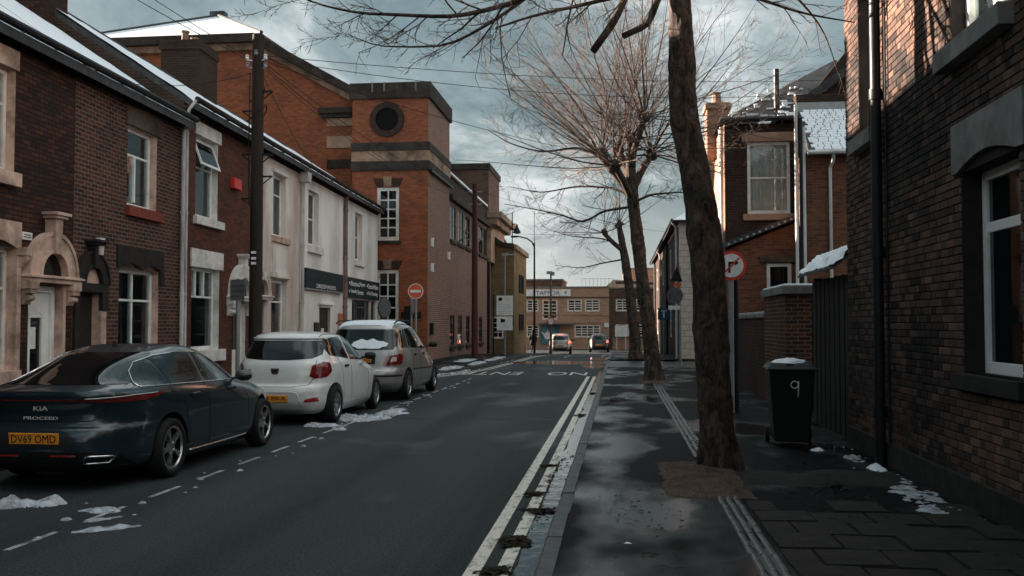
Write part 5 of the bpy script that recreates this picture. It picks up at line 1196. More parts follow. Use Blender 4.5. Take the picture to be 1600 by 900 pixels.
# ---- dark blue shooting brake
K = Car('estate_car', (-5.68, 8.70, 0), 0, 'dark teal blue sleek estate car with DV69 OMD plate parked nearest on the left', 'car',
        [(.16, .34, 4.30, .80, 4.5, 4, .04), (.24, .12, 4.50, .87, 5, 4, .05), (.36, .02, 4.58, .895, 5, 4, .05), (.50, .0, 4.60, .90, 4.6, 4, .05), (.60, .03, 4.58, .90, 4.6, 4, .05), (.66, .10, 4.55, .90, 4.6, 4, .05), (.76, .12, 4.40, .897, 4.6, 3.6, .05),
         (.86, .09, 4.05, .888, 4.6, 3.4, .05), (.93, .05, 3.62, .87, 4.6, 3.4, .05), (.985, .06, 3.38, .845, 4.6, 3.6, .07), (1.02, .20, 3.28, .815, 4.2, 4, .10), (1.06, .36, 3.18, .79, 4.0, 4, .13), (1.15, .64, 2.97, .74, 4, 4, .17), (1.25, .95, 2.72, .685, 4, 4, .17), (1.33, 1.25, 2.50, .63, 3.6, 3.8, .14), (1.38, 1.52, 2.30, .56, 3.2, 3.2, .1), (1.41, 1.75, 2.12, .44, 2.6, 2.6, .05), (1.42, 1.9, 2.0, .2, 2, 2, 0)],
        (1.10, 3.75), .318, .365, 'paint_teal')
K.wheels((1.10, 3.75), .80, .318, .21, .235, 5, 'alloy_dark', 1)
rwin = [(.60, 1.94), (.56, 1.05)]
K.patch('rear_window', 'rear', [(-.66, 1.035), (.66, 1.035), (.56, 1.22), (.47, 1.335), (-.47, 1.335), (-.56, 1.22)], 'glass_car', .004)
wl = [(.60, 1.0), (.62, 1.035), (.80, 1.15), (1.0, 1.235), (1.3, 1.30), (1.65, 1.33), (2.05, 1.32), (2.4, 1.255), (2.7, 1.135), (2.95, .985), (3.0, .95), (2.4, .965), (1.5, .985)]
def clip_out(poly, y0, y1):
    res = []
    for (a, b_), (c, d) in zip(poly, poly[1:]+poly[:1]):
        if y0 <= a <= y1: res.append((a, b_))
        for yy_ in ((y0, y1) if a < c else (y1, y0)):
            if (a-yy_)*(c-yy_) < 0: res.append((yy_, b_+(d-b_)*(yy_-a)/(c-a)))
    return res
for sd in ('side', 'sideL'):
    for y0, y1 in ((0, 1.14), (1.17, 1.92), (2.0, 4)): K.patch('side_window', sd, clip_out(wl, y0, y1), 'glass_car', .004)
    K.line('chrome_trim', sd, wl, .009, 'chrome', .004, True)
    for path in ([(1.08, .98), (1.42, .75), (1.5, .45), (1.5, .28)], [(1.96, .97), (2.02, .6), (2.02, .26)], [(3.0, .94), (3.18, .7), (3.2, .4), (3.1, .27)], [(1.5, .27), (3.1, .27)]): K.line('panel_gap', sd, path, .0045, 'sign_black', -.001)
    for y in (1.62, 2.62):
        p, n_ = K.hit(*K.ray(sd, y, .86)); K.box('door_handle', 'paint_teal', (p.x+(.015 if sd == 'side' else -.015), y, .86), (.035, .2, .035))
    p, n_ = K.hit(*K.ray(sd, 2.4, .25)); K.line('sill_trim', sd, [(1.55, .235), (3.2, .235)], .011, 'chrome', .004)
K.patch('tail_lamp', ('round', .9), [(26, .885), (40, .875), (56, .865), (70, .87), (84, .895), (95, .93), (88, .935), (60, .925), (26, .905)], 'lamp_red', .006, .02)
K.patch('tail_lamp', ('round', .9), [(-26, .885), (-40, .875), (-56, .865), (-70, .87), (-84, .895), (-95, .93), (-88, .935), (-60, .925), (-26, .905)], 'lamp_red', .006, .02)
K.patch('lamp_bar', 'rear', [(-.50, .893), (.50, .893), (.50, .905), (-.50, .905)], 'reflector', .005, .03)
K.line('lamp_strip', ('round', .9), [(30, .913), (60, .93), (85, .932)], .006, 'lamp_clear', .008)
K.line('tailgate_gap', 'rear', [(.66, 1.03), (.64, .9), (.60, .74), (.50, .69), (-.50, .69), (-.60, .74), (-.64, .9), (-.66, 1.03)], .005, 'sign_black', -.001)
K.patch('plate_recess', 'rear', [(-.36, .44), (.36, .44), (.42, .56), (.36, .62), (-.36, .62), (-.42, .56)], 'paint_black', .002)
np_ = K.box('number_plate', 'number_plate_yellow', (0, .0, .53), (.52, .014, .112), rot=(R(6), 0, 0)); lettering('DV69 OMD', .46, .079, (0, -.009, 0), 'sign_black', np_, depth=.001)
p, n_ = K.hit(*K.ray('rear', 0, .815)); lettering('KIA', .15, .045, (0, p.y-.006, .815), 'letter_grey', K.root, rot=(R(94), 0, 0), depth=.004, name='badge')
p, n_ = K.hit(*K.ray('rear', 0, .715)); lettering('PROCEED', .36, .03, (0, p.y-.008, .72), 'letter_grey', K.root, rot=(R(88), 0, 0), depth=.003, name='badge')
K.patch('diffuser', 'rear', [(-.78, .19), (.78, .19), (.74, .35), (.5, .40), (-.5, .40), (-.74, .35)], 'black_plastic', .006)
for sg in (-1, 1):
    o = K.line('exhaust_trim', 'rear', [(sg*.46, .29), (sg*.66, .29), (sg*.71, .35), (sg*.51, .36)][::sg], .012, 'chrome', .012, True)
    K.patch('reflector', 'rear', [(sg*.16, .355), (sg*.42, .355), (sg*.42, .375), (sg*.16, .375)], 'reflector', .01, .02)
K.mirror(2.86, 1.0, .84, 'paint_black'); mb = MB(); mb.prism([(-.02, 0), (.08, 0), (.0, .07)], -.012, .012, 'x'); mb.build('aerial_fin', 'paint_teal', K.root, loc=(0, 1.45, 1.385))

# ---- white hatchback
def plate(car, txt, y, z, w_=.52, wt=.46, tilt=3, xo=0):
    q = car.box('number_plate', 'number_plate_yellow', (0, y, z), (w_, .014, .112), rot=(R(tilt), 0, 0)); lettering(txt, wt, .079, (xo, -.009, 0), 'sign_black', q, depth=.001)
S = Car('hatchback_car', (-5.57, 14.78, 0), 0, 'white hatchback parked between the dark estate and the silver people carrier', 'car',
        [(.17, .28, 3.80, .78, 4.5, 4, .04), (.26, .10, 3.98, .84, 5, 4, .06), (.38, .03, 4.04, .865, 5, 4, .07), (.52, .02, 4.06, .87, 4.6, 4, .07), (.62, .05, 4.04, .87, 4.6, 4, .07), (.68, .11, 4.0, .87, 4.6, 4, .07), (.80, .125, 3.85, .868, 4.6, 3.6, .07), (.90, .14, 3.45, .858, 4.4, 3.4, .08), (.98, .16, 3.1, .84, 4.4, 3.6, .09), (1.06, .20, 2.95, .81, 4.2, 4, .10),
         (1.16, .26, 2.75, .765, 4.2, 4, .11), (1.28, .35, 2.52, .71, 4.2, 4, .12), (1.38, .43, 2.32, .66, 4.2, 3.8, .12), (1.44, .46, 2.12, .62, 4, 3.4, .10), (1.48, .56, 1.9, .55, 3.4, 3, .06), (1.51, .85, 1.6, .4, 2.6, 2.6, 0), (1.52, 1.1, 1.3, .2, 2, 2, 0)],
        (.78, 3.37), .305, .35, 'paint_white')
S.wheels((.78, 3.37), .765, .305, .19, .205, 9, 'alloy', 0)
S.patch('rear_window', 'rear', [(-.66, 1.14), (-.56, 1.08), (-.2, 1.055), (.2, 1.055), (.56, 1.08), (.66, 1.14), (.64, 1.30), (.58, 1.37), (-.58, 1.37), (-.64, 1.30)], 'glass_car', .004)
S.line('spoiler_edge', 'rear', [(-.6, 1.405), (.6, 1.405)], .02, 'paint_white', .01)
ws_ = [(.72, 1.12), (.62, 1.28), (.72, 1.38), (1.1, 1.42), (1.6, 1.43), (2.0, 1.37), (2.35, 1.2), (2.62, 1.03), (2.55, .985), (1.6, 1.03)]
for sd in ('side', 'sideL'):
    for y0, y1 in ((0, 1.52), (1.60, 4)): S.patch('side_window', sd, clip_out(ws_, y0, y1), 'glass_car', .004)
    for path in ([(.98, 1.08), (1.12, .8), (1.16, .45), (1.16, .28)], [(1.56, 1.02), (1.6, .6), (1.6, .28)], [(2.62, 1.0), (2.72, .7), (2.7, .4), (2.6, .28)], [(1.16, .28), (2.6, .28)]): S.line('panel_gap', sd, path, .004, 'sign_black', -.001)
    for y in (1.30, 2.2):
        p, n_ = S.hit(*S.ray(sd, y, .93)); S.box('door_handle', 'paint_white' if y > 2 else 'black_plastic', (p.x+(.014 if sd == 'side' else -.014), y, .93), (.03, .17, .04))
for sg in (1, -1):
    S.patch('tail_lamp', ('round', .9), [(sg*a, z) for a, z in ((38, .80), (44, .76), (62, .78), (72, .86), (70, 1.0), (58, 1.02), (42, .97))][::sg], 'lamp_red', .012, .03)
    S.patch('reflector', 'rear', [(sg*.50, .38), (sg*.70, .39), (sg*.68, .46), (sg*.52, .43)], 'reflector', .006, .03)
S.line('tailgate_gap', 'rear', [(-.62, 1.05), (-.62, .78), (-.55, .66), (-.3, .63), (.3, .63), (.55, .66), (.62, .78), (.62, 1.05)], .005, 'sign_black', -.001)
S.line('plate_recess', 'rear', [(-.46, .33), (-.40, .52), (-.33, .545), (.33, .545), (.40, .52), (.46, .33)], .01, 'paint_white', .0)
plate(S, 'J18 EKA', .01, .44, xo=.0)
p, n_ = S.hit(*S.ray('rear', 0, .87)); mb = MB(); mb.prism([(-.075, .05), (.075, .05), (.06, -.03), (.03, -.055), (-.03, -.055), (-.06, -.03)], -.012, 0, ); mb.build('badge', 'chrome', S.root, loc=(0, p.y, .88), bevel=.004)
mb = MB(); mb.prism([(-.04, .02), (.04, .02), (.025, -.025), (-.025, -.025)], -.016, -.011); mb.build('badge_centre', 'black_plastic', S.root, loc=(0, p.y, .88))
mb = MB(); mb.lathe([(.014, -.006), (.014, 0)], 10, axis='y'); mb.build('lock', 'black_plastic', S.root, loc=(0, p.y, .77))
p, n_ = S.hit(*S.ray('rear', -.45, .9)); lettering('SANDERO', .22, .028, (-.46, p.y-.004, .89), 'black_plastic', S.root, rot=(R(95), 0, R(-6)), name='badge')
S.mirror(2.48, 1.06, .84); S.line('roof_rail_gap', 'top', [(.55, .6), (.57, 1.9)], .006, 'black_plastic', .0)

# ---- silver people carrier
G = Car('people_carrier', (-5.45, 19.42, 0), 0, 'silver people carrier with snow on its roof and rear window, farthest of the parked row', 'car',
        [(.20, .26, 4.35, .82, 5, 4, .04), (.30, .08, 4.55, .88, 5, 4, .05), (.42, .0, 4.62, .905, 5, 4, .05), (.56, .0, 4.64, .91, 5, 4, .05), (.66, .03, 4.6, .91, 5, 4, .05), (.72, .10, 4.5, .91, 5, 4, .05), (.85, .12, 4.2, .905, 5, 3.6, .05), (.96, .14, 3.85, .895, 5, 3.5, .05), (1.06, .17, 3.6, .875, 5, 3.8, .06),
         (1.18, .23, 3.35, .84, 5, 4, .07), (1.32, .31, 3.05, .80, 5, 4, .08), (1.48, .40, 2.7, .75, 5, 4, .08), (1.58, .46, 2.42, .71, 4.6, 3.6, .07), (1.64, .55, 2.2, .65, 4, 3, .05), (1.68, .8, 1.9, .5, 3, 2.6, .02), (1.70, 1.2, 1.5, .25, 2, 2, 0)],
        (.92, 3.75), .32, .37, 'paint_silver')
G.wheels((.92, 3.75), .80, .32, .2, .215, 7, 'alloy', 0)
G.patch('rear_window', 'rear', [(-.72, 1.17), (-.66, 1.10), (.66, 1.10), (.72, 1.17), (.69, 1.42), (.62, 1.53), (-.62, 1.53), (-.69, 1.42)], 'glass_car', .004)
wg = [(.58, 1.14), (.66, 1.46), (.78, 1.52), (1.6, 1.57), (2.2, 1.53), (2.6, 1.40), (2.95, 1.2), (3.12, 1.08), (2.0, 1.10)]
for sd in ('side', 'sideL'):
    for y0, y1 in ((0, 1.02), (1.07, 1.95), (2.02, 5)): G.patch('side_window', sd, clip_out(wg, y0, y1), 'glass_car', .004)
    for path in ([(1.28, 1.1), (1.32, .5), (1.3, .32)], [(1.98, 1.1), (2.0, .5), (2.0, .32)], [(3.05, 1.08), (3.1, .6), (3.1, .35)]): G.line('panel_gap', sd, path, .004, 'sign_black', -.001)
    G.line('rub_strip', sd, [(1.34, .66), (3.2, .62)], .018, 'black_plastic', .0)
    for y in (1.5, 2.35):
        p, n_ = G.hit(*G.ray(sd, y, .97)); G.box('door_handle', 'black_plastic', (p.x+(.014 if sd == 'side' else -.014), y, .97), (.03, .17, .04))
for sg in (1, -1):
    G.patch('tail_lamp', ('round', 1.0), [(sg*a, z) for a, z in ((33, .77), (60, .80), (63, .98), (55, 1.01), (40, .98))][::sg], 'lamp_red', .012, .03)
    G.patch('lamp_lens', ('round', 1.0), [(sg*a, z) for a, z in ((38, .84), (48, .86), (48, .94), (41, .94))][::sg], 'lamp_clear', .018, .03)
    mb = MB(); mb.tube([(sg*.64, .55, 1.66), (sg*.65, .8, 1.72), (sg*.63, 2.0, 1.72), (sg*.60, 2.3, 1.66)], .018, 6); mb.build('roof_rail', 'black_plastic', G.root, smooth=True)
G.line('tailgate_gap', 'rear', [(-.7, 1.08), (-.7, .7), (.7, .7), (.7, 1.08)], .005, 'sign_black', -.001); G.line('bumper_strip', 'rear', [(-.8, .56), (.8, .56)], .022, 'black_plastic', .0); G.line('bumper_strip', 'side', [(.2, .56), (.5, .56)], .022, 'black_plastic', .0)
q = G.box('number_plate', 'number_plate_yellow', (.02, .12, .88), (.46, .014, .112), rot=(R(6), 0, 0)); lettering('V8 JHG', .4, .079, (0, -.009, 0), 'sign_black', q, depth=.001)
G.patch('plate_recess', 'rear', [(-.33, .80), (.33, .80), (.33, .97), (-.33, .97)], 'black_plastic', .003)
G.mirror(3.0, 1.16, .88)
# snow on its roof and rear glass
def roof_snow(car, u0, u1, v0, v1, h, seed):
    mb = MB(); n, m = 26, 30; vs = []
    for i in range(n+1):
        for j in range(m+1):
            u = u0+(u1-u0)*i/n; v = v0+(v1-v0)*j/m; e_ = min(i, n-i)/n*2, min(j, m-j)/m*2; k = min(1, min(e_)*6)**.5
            p, nn = car.hit((u, v, 4), (0, 0, -1)); p = p or Vector((u, v, 1.5)); vs.append(tuple(p+Vector((0, 0, -.006+h*k*(.85+.35*nz(u*2, v*2, seed)+.15*nz(u*9, v*9, seed))))))
    mb.add(vs, [(i*(m+1)+j, (i+1)*(m+1)+j, (i+1)*(m+1)+j+1, i*(m+1)+j+1) for i in range(n) for j in range(m)]); return mb.build('roof_snow', 'snow', car.root, smooth=True)
roof_snow(G, -.62, .60, .50, 2.15, .045, 3)
P = []
for k in range(36):
    t = 2*math.pi*k/36; P.append((.17+.38*math.cos(t)*(1+.16*nz(math.cos(t)*2, math.sin(t)*2, 3)), 1.205+.10*math.sin(t)*(1+.4*nz(math.cos(t)*3, math.sin(t)*3, 9))))
P = [(u, max(v, 1.115)) for u, v in P]
G.patch('window_snow', 'rear', P, 'snow', .02, .03)

# ---- two cars far ahead
FT = [(.2, .2, 3.4, .74, 4.5, 4, .04), (.3, .04, 3.56, .80, 5, 4, .05), (.5, .0, 3.6, .82, 4.6, 4, .05), (.7, .06, 3.5, .82, 4.6, 3.6, .05), (.85, .09, 3.1, .81, 4.4, 3.5, .06), (.95, .12, 2.75, .79, 4.4, 3.6, .07), (1.1, .2, 2.5, .73, 4.2, 4, .1), (1.28, .32, 2.2, .65, 4, 3.6, .1), (1.40, .42, 1.9, .58, 3.6, 3, .08), (1.46, .7, 1.5, .4, 2.6, 2.4, .02), (1.48, 1.0, 1.2, .2, 2, 2, 0)]
for loc, pm, lb, em, txt in (((-4.2, 67.5, gz(68)), 'paint_silver', 'silver hatchback with brake lights lit waiting at the junction', 'lamp_lit', ''), ((-1.62, 75.5, gz(76)), 'paint_black', 'small black hatchback with lit tail lamps in the junction mouth', 'lamp_lit', '')):
    c = Car('hatchback_car', loc, R(3) if pm == 'paint_silver' else R(1), lb, 'car', FT, (.55, 2.95), .30, .34, pm, 'cars waiting at the junction'); c.wheels((.55, 2.95), .72, .30, .19, .2, 7, 'alloy', 0)
    c.patch('rear_window', 'rear', [(-.56, 1.03), (.56, 1.03), (.52, 1.3), (-.52, 1.3)], 'glass_car', .004, .08)
    for sd in ('side', 'sideL'): c.patch('side_window', sd, [(.6, 1.06), (.6, 1.28), (1.4, 1.36), (1.9, 1.28), (2.4, 1.03), (1.4, 1.02)], 'glass_car', .004, .1)
    for sg in (1, -1): c.patch('tail_lamp', ('round', .9), [(sg*a, z) for a, z in ((36, .78), (58, .78), (60, .98), (44, .96))][::sg], em, .012, .05)
    c.patch('high_brake_lamp', 'rear', [(-.18, 1.36), (.18, 1.36), (.18, 1.39), (-.18, 1.39)], em if pm == 'paint_silver' else 'lamp_red', .01, .05)
    c.patch('bumper', 'rear', [(-.72, .26), (.72, .26), (.72, .42), (-.72, .42)], 'black_plastic', .005, .1)
    c.box('number_plate', 'number_plate_yellow', (0, -.012, .60), (.5, .012, .11)); c.mirror(2.2, 1.0, .78)

# ---- person walking away
def person(loc, rz):
    root = empty('person', loc, rz, 'person in a long black coat walking away on the far left pavement', 'person')
    J = {'pel': (0, 0, .95, .15), 'wst': (0, -.01, 1.12, .145), 'che': (0, 0, 1.32, .17), 'nek': (0, .01, 1.48, .065), 'hd0': (0, .02, 1.56, .075), 'hd1': (0, .03, 1.66, .095), 'hd2': (0, .03, 1.74, .06),
         'shl': (-.18, 0, 1.40, .075), 'ell': (-.25, -.04, 1.14, .058), 'wrl': (-.24, .06, .92, .038), 'hal': (-.235, .09, .82, .035), 'shr': (.18, 0, 1.40, .075), 'elr': (.25, -.05, 1.14, .058), 'wrr': (.25, -.02, .91, .038), 'har': (.25, .0, .81, .035),
         'hil': (-.10, 0, .88, .105), 'knl': (-.10, .10, .50, .068), 'anl': (-.10, .02, .10, .045), 'tol': (-.10, .16, .04, .04), 'hir': (.10, 0, .88, .105), 'knr': (.10, -.02, .48, .068), 'anr': (.10, -.20, .12, .045), 'tor': (.10, -.07, .04, .04)}
    E_ = [('pel', 'wst'), ('wst', 'che'), ('che', 'nek'), ('nek', 'hd0'), ('hd0', 'hd1'), ('hd1', 'hd2'), ('che', 'shl'), ('shl', 'ell'), ('ell', 'wrl'), ('wrl', 'hal'), ('che', 'shr'), ('shr', 'elr'), ('elr', 'wrr'), ('wrr', 'har'), ('pel', 'hil'), ('hil', 'knl'), ('knl', 'anl'), ('anl', 'tol'), ('pel', 'hir'), ('hir', 'knr'), ('knr', 'anr'), ('anr', 'tor')]
    ks = list(J); me = bpy.data.meshes.new('body'); me.from_pydata([J[k][:3] for k in ks], [(ks.index(a), ks.index(b_)) for a, b_ in E_], []); me.update()
    o = bpy.data.objects.new('body', me); COL.objects.link(o); o.modifiers.new('s', 'SKIN'); md = o.modifiers.new('d', 'SUBSURF'); md.levels = md.render_levels = 1
    for i, k in enumerate(ks): me.skin_vertices[0].data[i].radius = (J[k][3], J[k][3]); me.skin_vertices[0].data[i].use_root = (k == 'pel')
    o.parent = root; me.materials.append(MATS['trouser'])
    mb = MB(); mb.lathe([(.23, .58), (.20, .9), (.17, 1.1), (.20, 1.3), (.17, 1.42), (.09, 1.49)], 16); c = mb.build('coat', 'coat_black', root, smooth=True); c.scale = (1.08, .85, 1)
    for sg, el in ((-1, (-.25, -.04, 1.14)), (1, (.25, -.05, 1.14))):
        mb = MB(); mb.tube([(sg*.17, 0, 1.41), el, (sg*.245, .02, .93)], [.088, .072, .058], 8); mb.build('sleeve', 'coat_black', root, smooth=True)
    mb = MB(); mb.lathe([(.0, 1.79), (.07, 1.77), (.105, 1.70), (.11, 1.63), (.095, 1.52), (.06, 1.48)], 12, (0, .015, 0)); mb.build('hood', 'coat_black', root, smooth=True)
    mb = MB(); mb.lathe([(0, 1.74), (.05, 1.72), (.075, 1.66), (.07, 1.6), (.04, 1.55)], 10, (0, .065, 0)); mb.build('face', 'skin', root, smooth=True)
person((-6.6, 72.5, gz(72)+.02), R(-5))

# ------------------------------------------------------------------ poles, signs, wires
def pole(name, loc, h, r0, r1, mat, label, cat='pole', lean=(0, 0), group=None):
    root = empty(name, loc, 0, label, cat, group); mb = MB(); mb.tube([(lean[0]*t, lean[1]*t, -.1+(h+.1)*t) for t in (0, .25, .5, .75, 1)], [r0+(r1-r0)*t for t in (0, .25, .5, .75, 1)], 14); mb.build('pole', mat, root, ang=50); return root
PX, PY = -7.35, 18.55
tp = pole('telegraph_pole', (PX, PY, .09), 7.5, .14, .115, 'timber_pole', 'thick dark wooden telegraph pole before the cream house', 'telegraph pole')
for z, sd in ((5.9, -1), (5.0, -1), (5.0, 1), (4.55, 1), (6.3, 1), (4.1, -1)):
    mb = MB(); mb.box(min(0, sd*.32), max(0, sd*.32), -.03, .03, z, z+.03); mb.tube([(sd*.3, 0, z), (sd*.12, 0, z-.14)], .012, 6); mb.build('step_iron', 'black_metal', tp)
for k, (a, z) in enumerate(((-.15, 6.95), (.15, 6.95), (-.14, 6.8), (.15, 6.78), (0, 7.05))):
    mb = MB(); mb.lathe([(.03, 0), (.045, .03), (.03, .06), (.045, .09), (.02, .11)], 10, (a*1.3, -.1, z)); mb.tube([(0, 0, z), (a*1.3, -.1, z)], .015, 5); mb.build('insulator', 'sign_white' if k < 2 else 'galv', tp, ang=40)
mb = MB(); mb.tube([(.14*math.cos(t), .14*math.sin(t)-.02, 6.4-.28*abs(math.sin(t*.5))) for t in np.linspace(-.5, 3.8, 18)], .012, 5); mb.tube([(.2*math.cos(t), .17*math.sin(t)-.05, 6.05-.4*abs(math.sin(t*.5))) for t in np.linspace(-2.6, 1.6, 18)], .012, 5)
mb.tube([(-.15, -.05, 6.7), (-.16, -.06, 5.0), (-.14, -.05, 4.0)], .012, 5); mb.build('cable_coil', 'wire', tp)
for z in (2.98, 2.86, 2.76): mb = MB(); mb.box(-.05, .05, -.145, -.13, z, z+.05); mb.build('number_tag', 'letter_white', tp)
tp2 = pole('telegraph_pole', (-6.9, 45.0, gz(45)+.09), 8.3, .16, .12, 'timber_red', 'reddish brown wooden pole standing against the hall wing', 'telegraph pole')
for z in (7.9, 7.3, 5.6): mb = MB(); mb.box(-.35, .35, -.03, .03, z, z+.05); mb.build('step_iron', 'galv', tp2)
def wire(a, b_, sag, label, r=.0075):
    a, b_ = Vector(a), Vector(b_); n = 24; mb = MB(); P = []
    for i in range(n+1):
        t = i/n; p = a+(b_-a)*t; p.z -= 4*sag*t*(1-t); P.append(p-a)
    mb.tube(P, r, 4); o = mb.build('overhead_wire', 'wire', None, loc=a); return tag(o, label, 'wire', 'wires from the telegraph pole')
T = (PX, PY, 7.05)
wire((PX+.18, PY-.1, 7.12), (7, 30, 9.2), .25, 'topmost overhead wire crossing the street to the tall brick house')
wire((PX+.18, PY-.1, 7.06), (4.6, 25.5, 7.7), .35, 'overhead wire crossing the street to the rear wing roof')
wire((PX+.18, PY-.1, 7.0), (2.9, 30.5, 6.6), .4, 'overhead wire sagging across the street to the house corner')
wire((PX+.2, PY, 6.95), (-6.8, 44.9, 8.1), .5, 'upper long wire running along the street to the reddish pole')
wire((PX+.2, PY, 6.88), (-6.95, 44.9, 7.6), .55, 'lower long wire running along the street to the reddish pole')
wire((PX+.2, PY, 6.82), (-8.06, 43.0, 8.0), .5, 'overhead wire running to the tower side wall')
wire((PX+.1, PY+.1, 6.7), (-9.95, 31.5, 6.6), .3, 'short slack wire from the pole down to the white shop eaves')
wire((PX-.18, PY-.1, 7.1), (-12.4, 12.0, 10.5), .2, 'upper wire rising from the pole over the left roofs')
wire((PX-.18, PY-.1, 7.05), (-11.0, 10.5, 9.0), .2, 'lower wire rising from the pole over the left roofs')
wire((PX-.1, PY, 6.8), (-9.3, 17.3, 6.3), .12, 'short wire from the pole to the dark house eaves')
wire((-6.8, 45.1, 8.1), (3.0, 52, 6.6), .3, 'far wire crossing the street beyond the trees')

sp_ = pole('sign_post', (-7.2, 17.3, .09), 2.42, .04, .04, 'galv', 'short grey post with small sign box before the white arched door', 'sign')
mb = MB(); mb.box(-.14, .14, -.05, -.04, 2.0, 2.40); mb.box(-.12, .12, -.04, -.02, 2.04, 2.36)
for z in (2.1, 2.2, 2.3): mb.box(-.13, .13, -.065, -.05, z-.012, z+.012)
mb.build('sign_back', 'grey_metal', sp_)
ne = pole('no_entry_sign', (-6.9, 31.75, .09), 2.95, .04, .04, 'galv', 'red round no entry sign with white bar on a thin grey post', 'sign')
mb = MB(); mb.lathe([(.24, -.07), (.24, -.055)], 32, (0, 0, 2.67), 'y'); dk = mb.build('sign_disc', 'sign_orange', ne); mb = MB(); mb.lathe([(.265, -.068), (.265, -.05)], 32, (0, 0, 2.67), 'y'); mb.build('rim', 'sign_white', dk)
mb = MB(); mb.box(-.18, .18, -.076, -.07, 2.625, 2.715); mb.build('white_bar', 'sign_white', dk)
rs = pole('round_sign', (-7.6, 34.2, .09), 2.5, .035, .035, 'galv', 'round sign seen edge on beside the white end shop', 'sign')
mb = MB(); mb.lathe([(.3, .03), (.3, .05)], 24, (0, 0, 2.2), 'x'); mb.build('sign_disc', 'grey_metal', rs)
pk = pole('parking_sign', (-5.75, 47.5, gz(47)+.09), 5.1, .05, .04, 'galv', 'pale post with two stacked white parking notices before the hall wing', 'sign')
mb = MB(); mb.box(-.42, .42, -.07, -.05, 2.0, 3.0); b1 = mb.build('upper_plate', 'sign_white', pk); mb = MB(); mb.box(-.40, .40, -.07, -.05, 1.25, 1.95); b2 = mb.build('lower_plate', 'sign_white', pk)
mb = MB(); mb.lathe([(.1, -.078), (.1, -.07)], 16, (-.22, 0, 2.82), 'y'); mb.build('symbol', 'sign_black', b1)

for z, x0, x1 in ((2.88, .0, .34), (2.78, .02, .30), (2.56, -.32, .30), (2.44, -.34, .34), (2.32, -.28, .26), (2.20, -.34, .32), (2.10, -.2, .2)): mb = MB(); mb.box(x0, x1, -.074, -.07, z-.028, z+.028); mb.build('text_line', 'letter_grey', b1)
mb = MB(); mb.prism([(-.2, 1.85), (.02, 1.8), (.02, 1.68), (-.2, 1.62)], -.078, -.07); mb.build('symbol', 'sign_black', b2); mb = MB(); mb.box(-.28, .28, -.074, -.07, 1.38, 1.46); mb.build('text_line', 'letter_grey', b2)
mb = MB(); mb.tube([(0, 0, 5.05), (.55, 0, 5.08)], .03, 6); mb.box(-.15, .15, -.1, .1, 5.0, 5.15); mb.build('camera_arm', 'galv', pk)
pk2 = pole('slim_post', (-6.3, 47.3, gz(47)+.09), 3.0, .035, .035, 'black_metal', 'thin dark post just left of the parking notices', 'post')
mb = MB(); mb.lathe([(.05, 3.0), (.05, 3.03)], 8); mb.build('cap', 'black_metal', pk2)
# street lamp, camera mast
sl_ = pole('street_lamp', (-5.55, 62, gz(62)+.05), 7.3, .08, .055, 'black_metal', 'tall black street lamp with curved arm at the junction', 'street lamp')
mb = MB(); mb.tube([(0, 0, 7.0), (-.15, 0, 7.35), (-.5, 0, 7.6), (-1.0, 0, 7.72), (-1.25, 0, 7.75)], .045, 8); mb.build('arm', 'black_metal', sl_, smooth=True); mb = MB(); mb.box(-1.55, -1.1, -.1, .1, 7.66, 7.78); mb.build('lamp_head', 'black_metal', sl_, bevel=.03); mb = MB(); mb.tube([(0, 0, 7.0), (0, 0, 9.4)], .02, 5); mb.build('mast', 'black_metal', sl_)
cc = pole('camera_mast', (-4.75, 66.0, gz(66)), 5.7, .09, .06, 'grey_metal', 'grey camera mast beside the silver hatchback at the junction', 'mast')
mb = MB(); mb.box(-.3, .1, -.1, .1, 5.6, 5.8); mb.box(.05, .25, -.12, .12, 5.5, 5.75); mb.build('camera', 'galv', cc); mb = MB(); mb.lathe([(.27, -.1), (.27, -.08)], 20, (0, 0, 2.3), 'y'); q = mb.build('sign_disc', 'sign_red', cc); mb = MB(); mb.lathe([(.2, -.108), (.2, -.1)], 20, (0, 0, 2.3), 'y'); mb.build('sign_face', 'sign_white', q)
# prohibition sign on the right pavement
nr = pole('no_right_turn_sign', (1.99, 17.3, PAVE), 2.62, .045, .045, 'galv', 'round white no right turn sign with red ring behind the near tree', 'sign')
Zs = 2.62; mb = MB(); mb.lathe([(.265, -.075), (.265, -.06)], 36, (0, 0, Zs), 'y'); d_ = mb.build('sign_disc', 'sign_red', nr); mb = MB(); mb.lathe([(.212, -.081), (.212, -.075)], 36, (0, 0, Zs), 'y'); mb.build('sign_face', 'sign_white', d_)
mb = MB(); mb.box(-.055, -.015, -.085, -.081, Zs-.13, Zs+.03); mb.box(-.055, .06, -.085, -.081, Zs+.03, Zs+.07); mb.prism([(.06, Zs+.0), (.13, Zs+.05), (.06, Zs+.10)], -.085, -.081); mb.build('arrow', 'sign_black', d_)
mb = MB(); mb.prism([(-.15, Zs-.13), (-.13, Zs-.15), (.15, Zs+.13), (.13, Zs+.15)], -.089, -.085); mb.build('slash', 'sign_red', d_)
gp_ = pole('grey_post', (2.08, 17.4, PAVE), 2.5, .05, .05, 'black_metal', 'dark post standing right behind the no right turn sign', 'post'); mb = MB(); mb.lathe([(.055, 2.5), (.02, 2.56)], 10); mb.build('cap', 'black_metal', gp_)
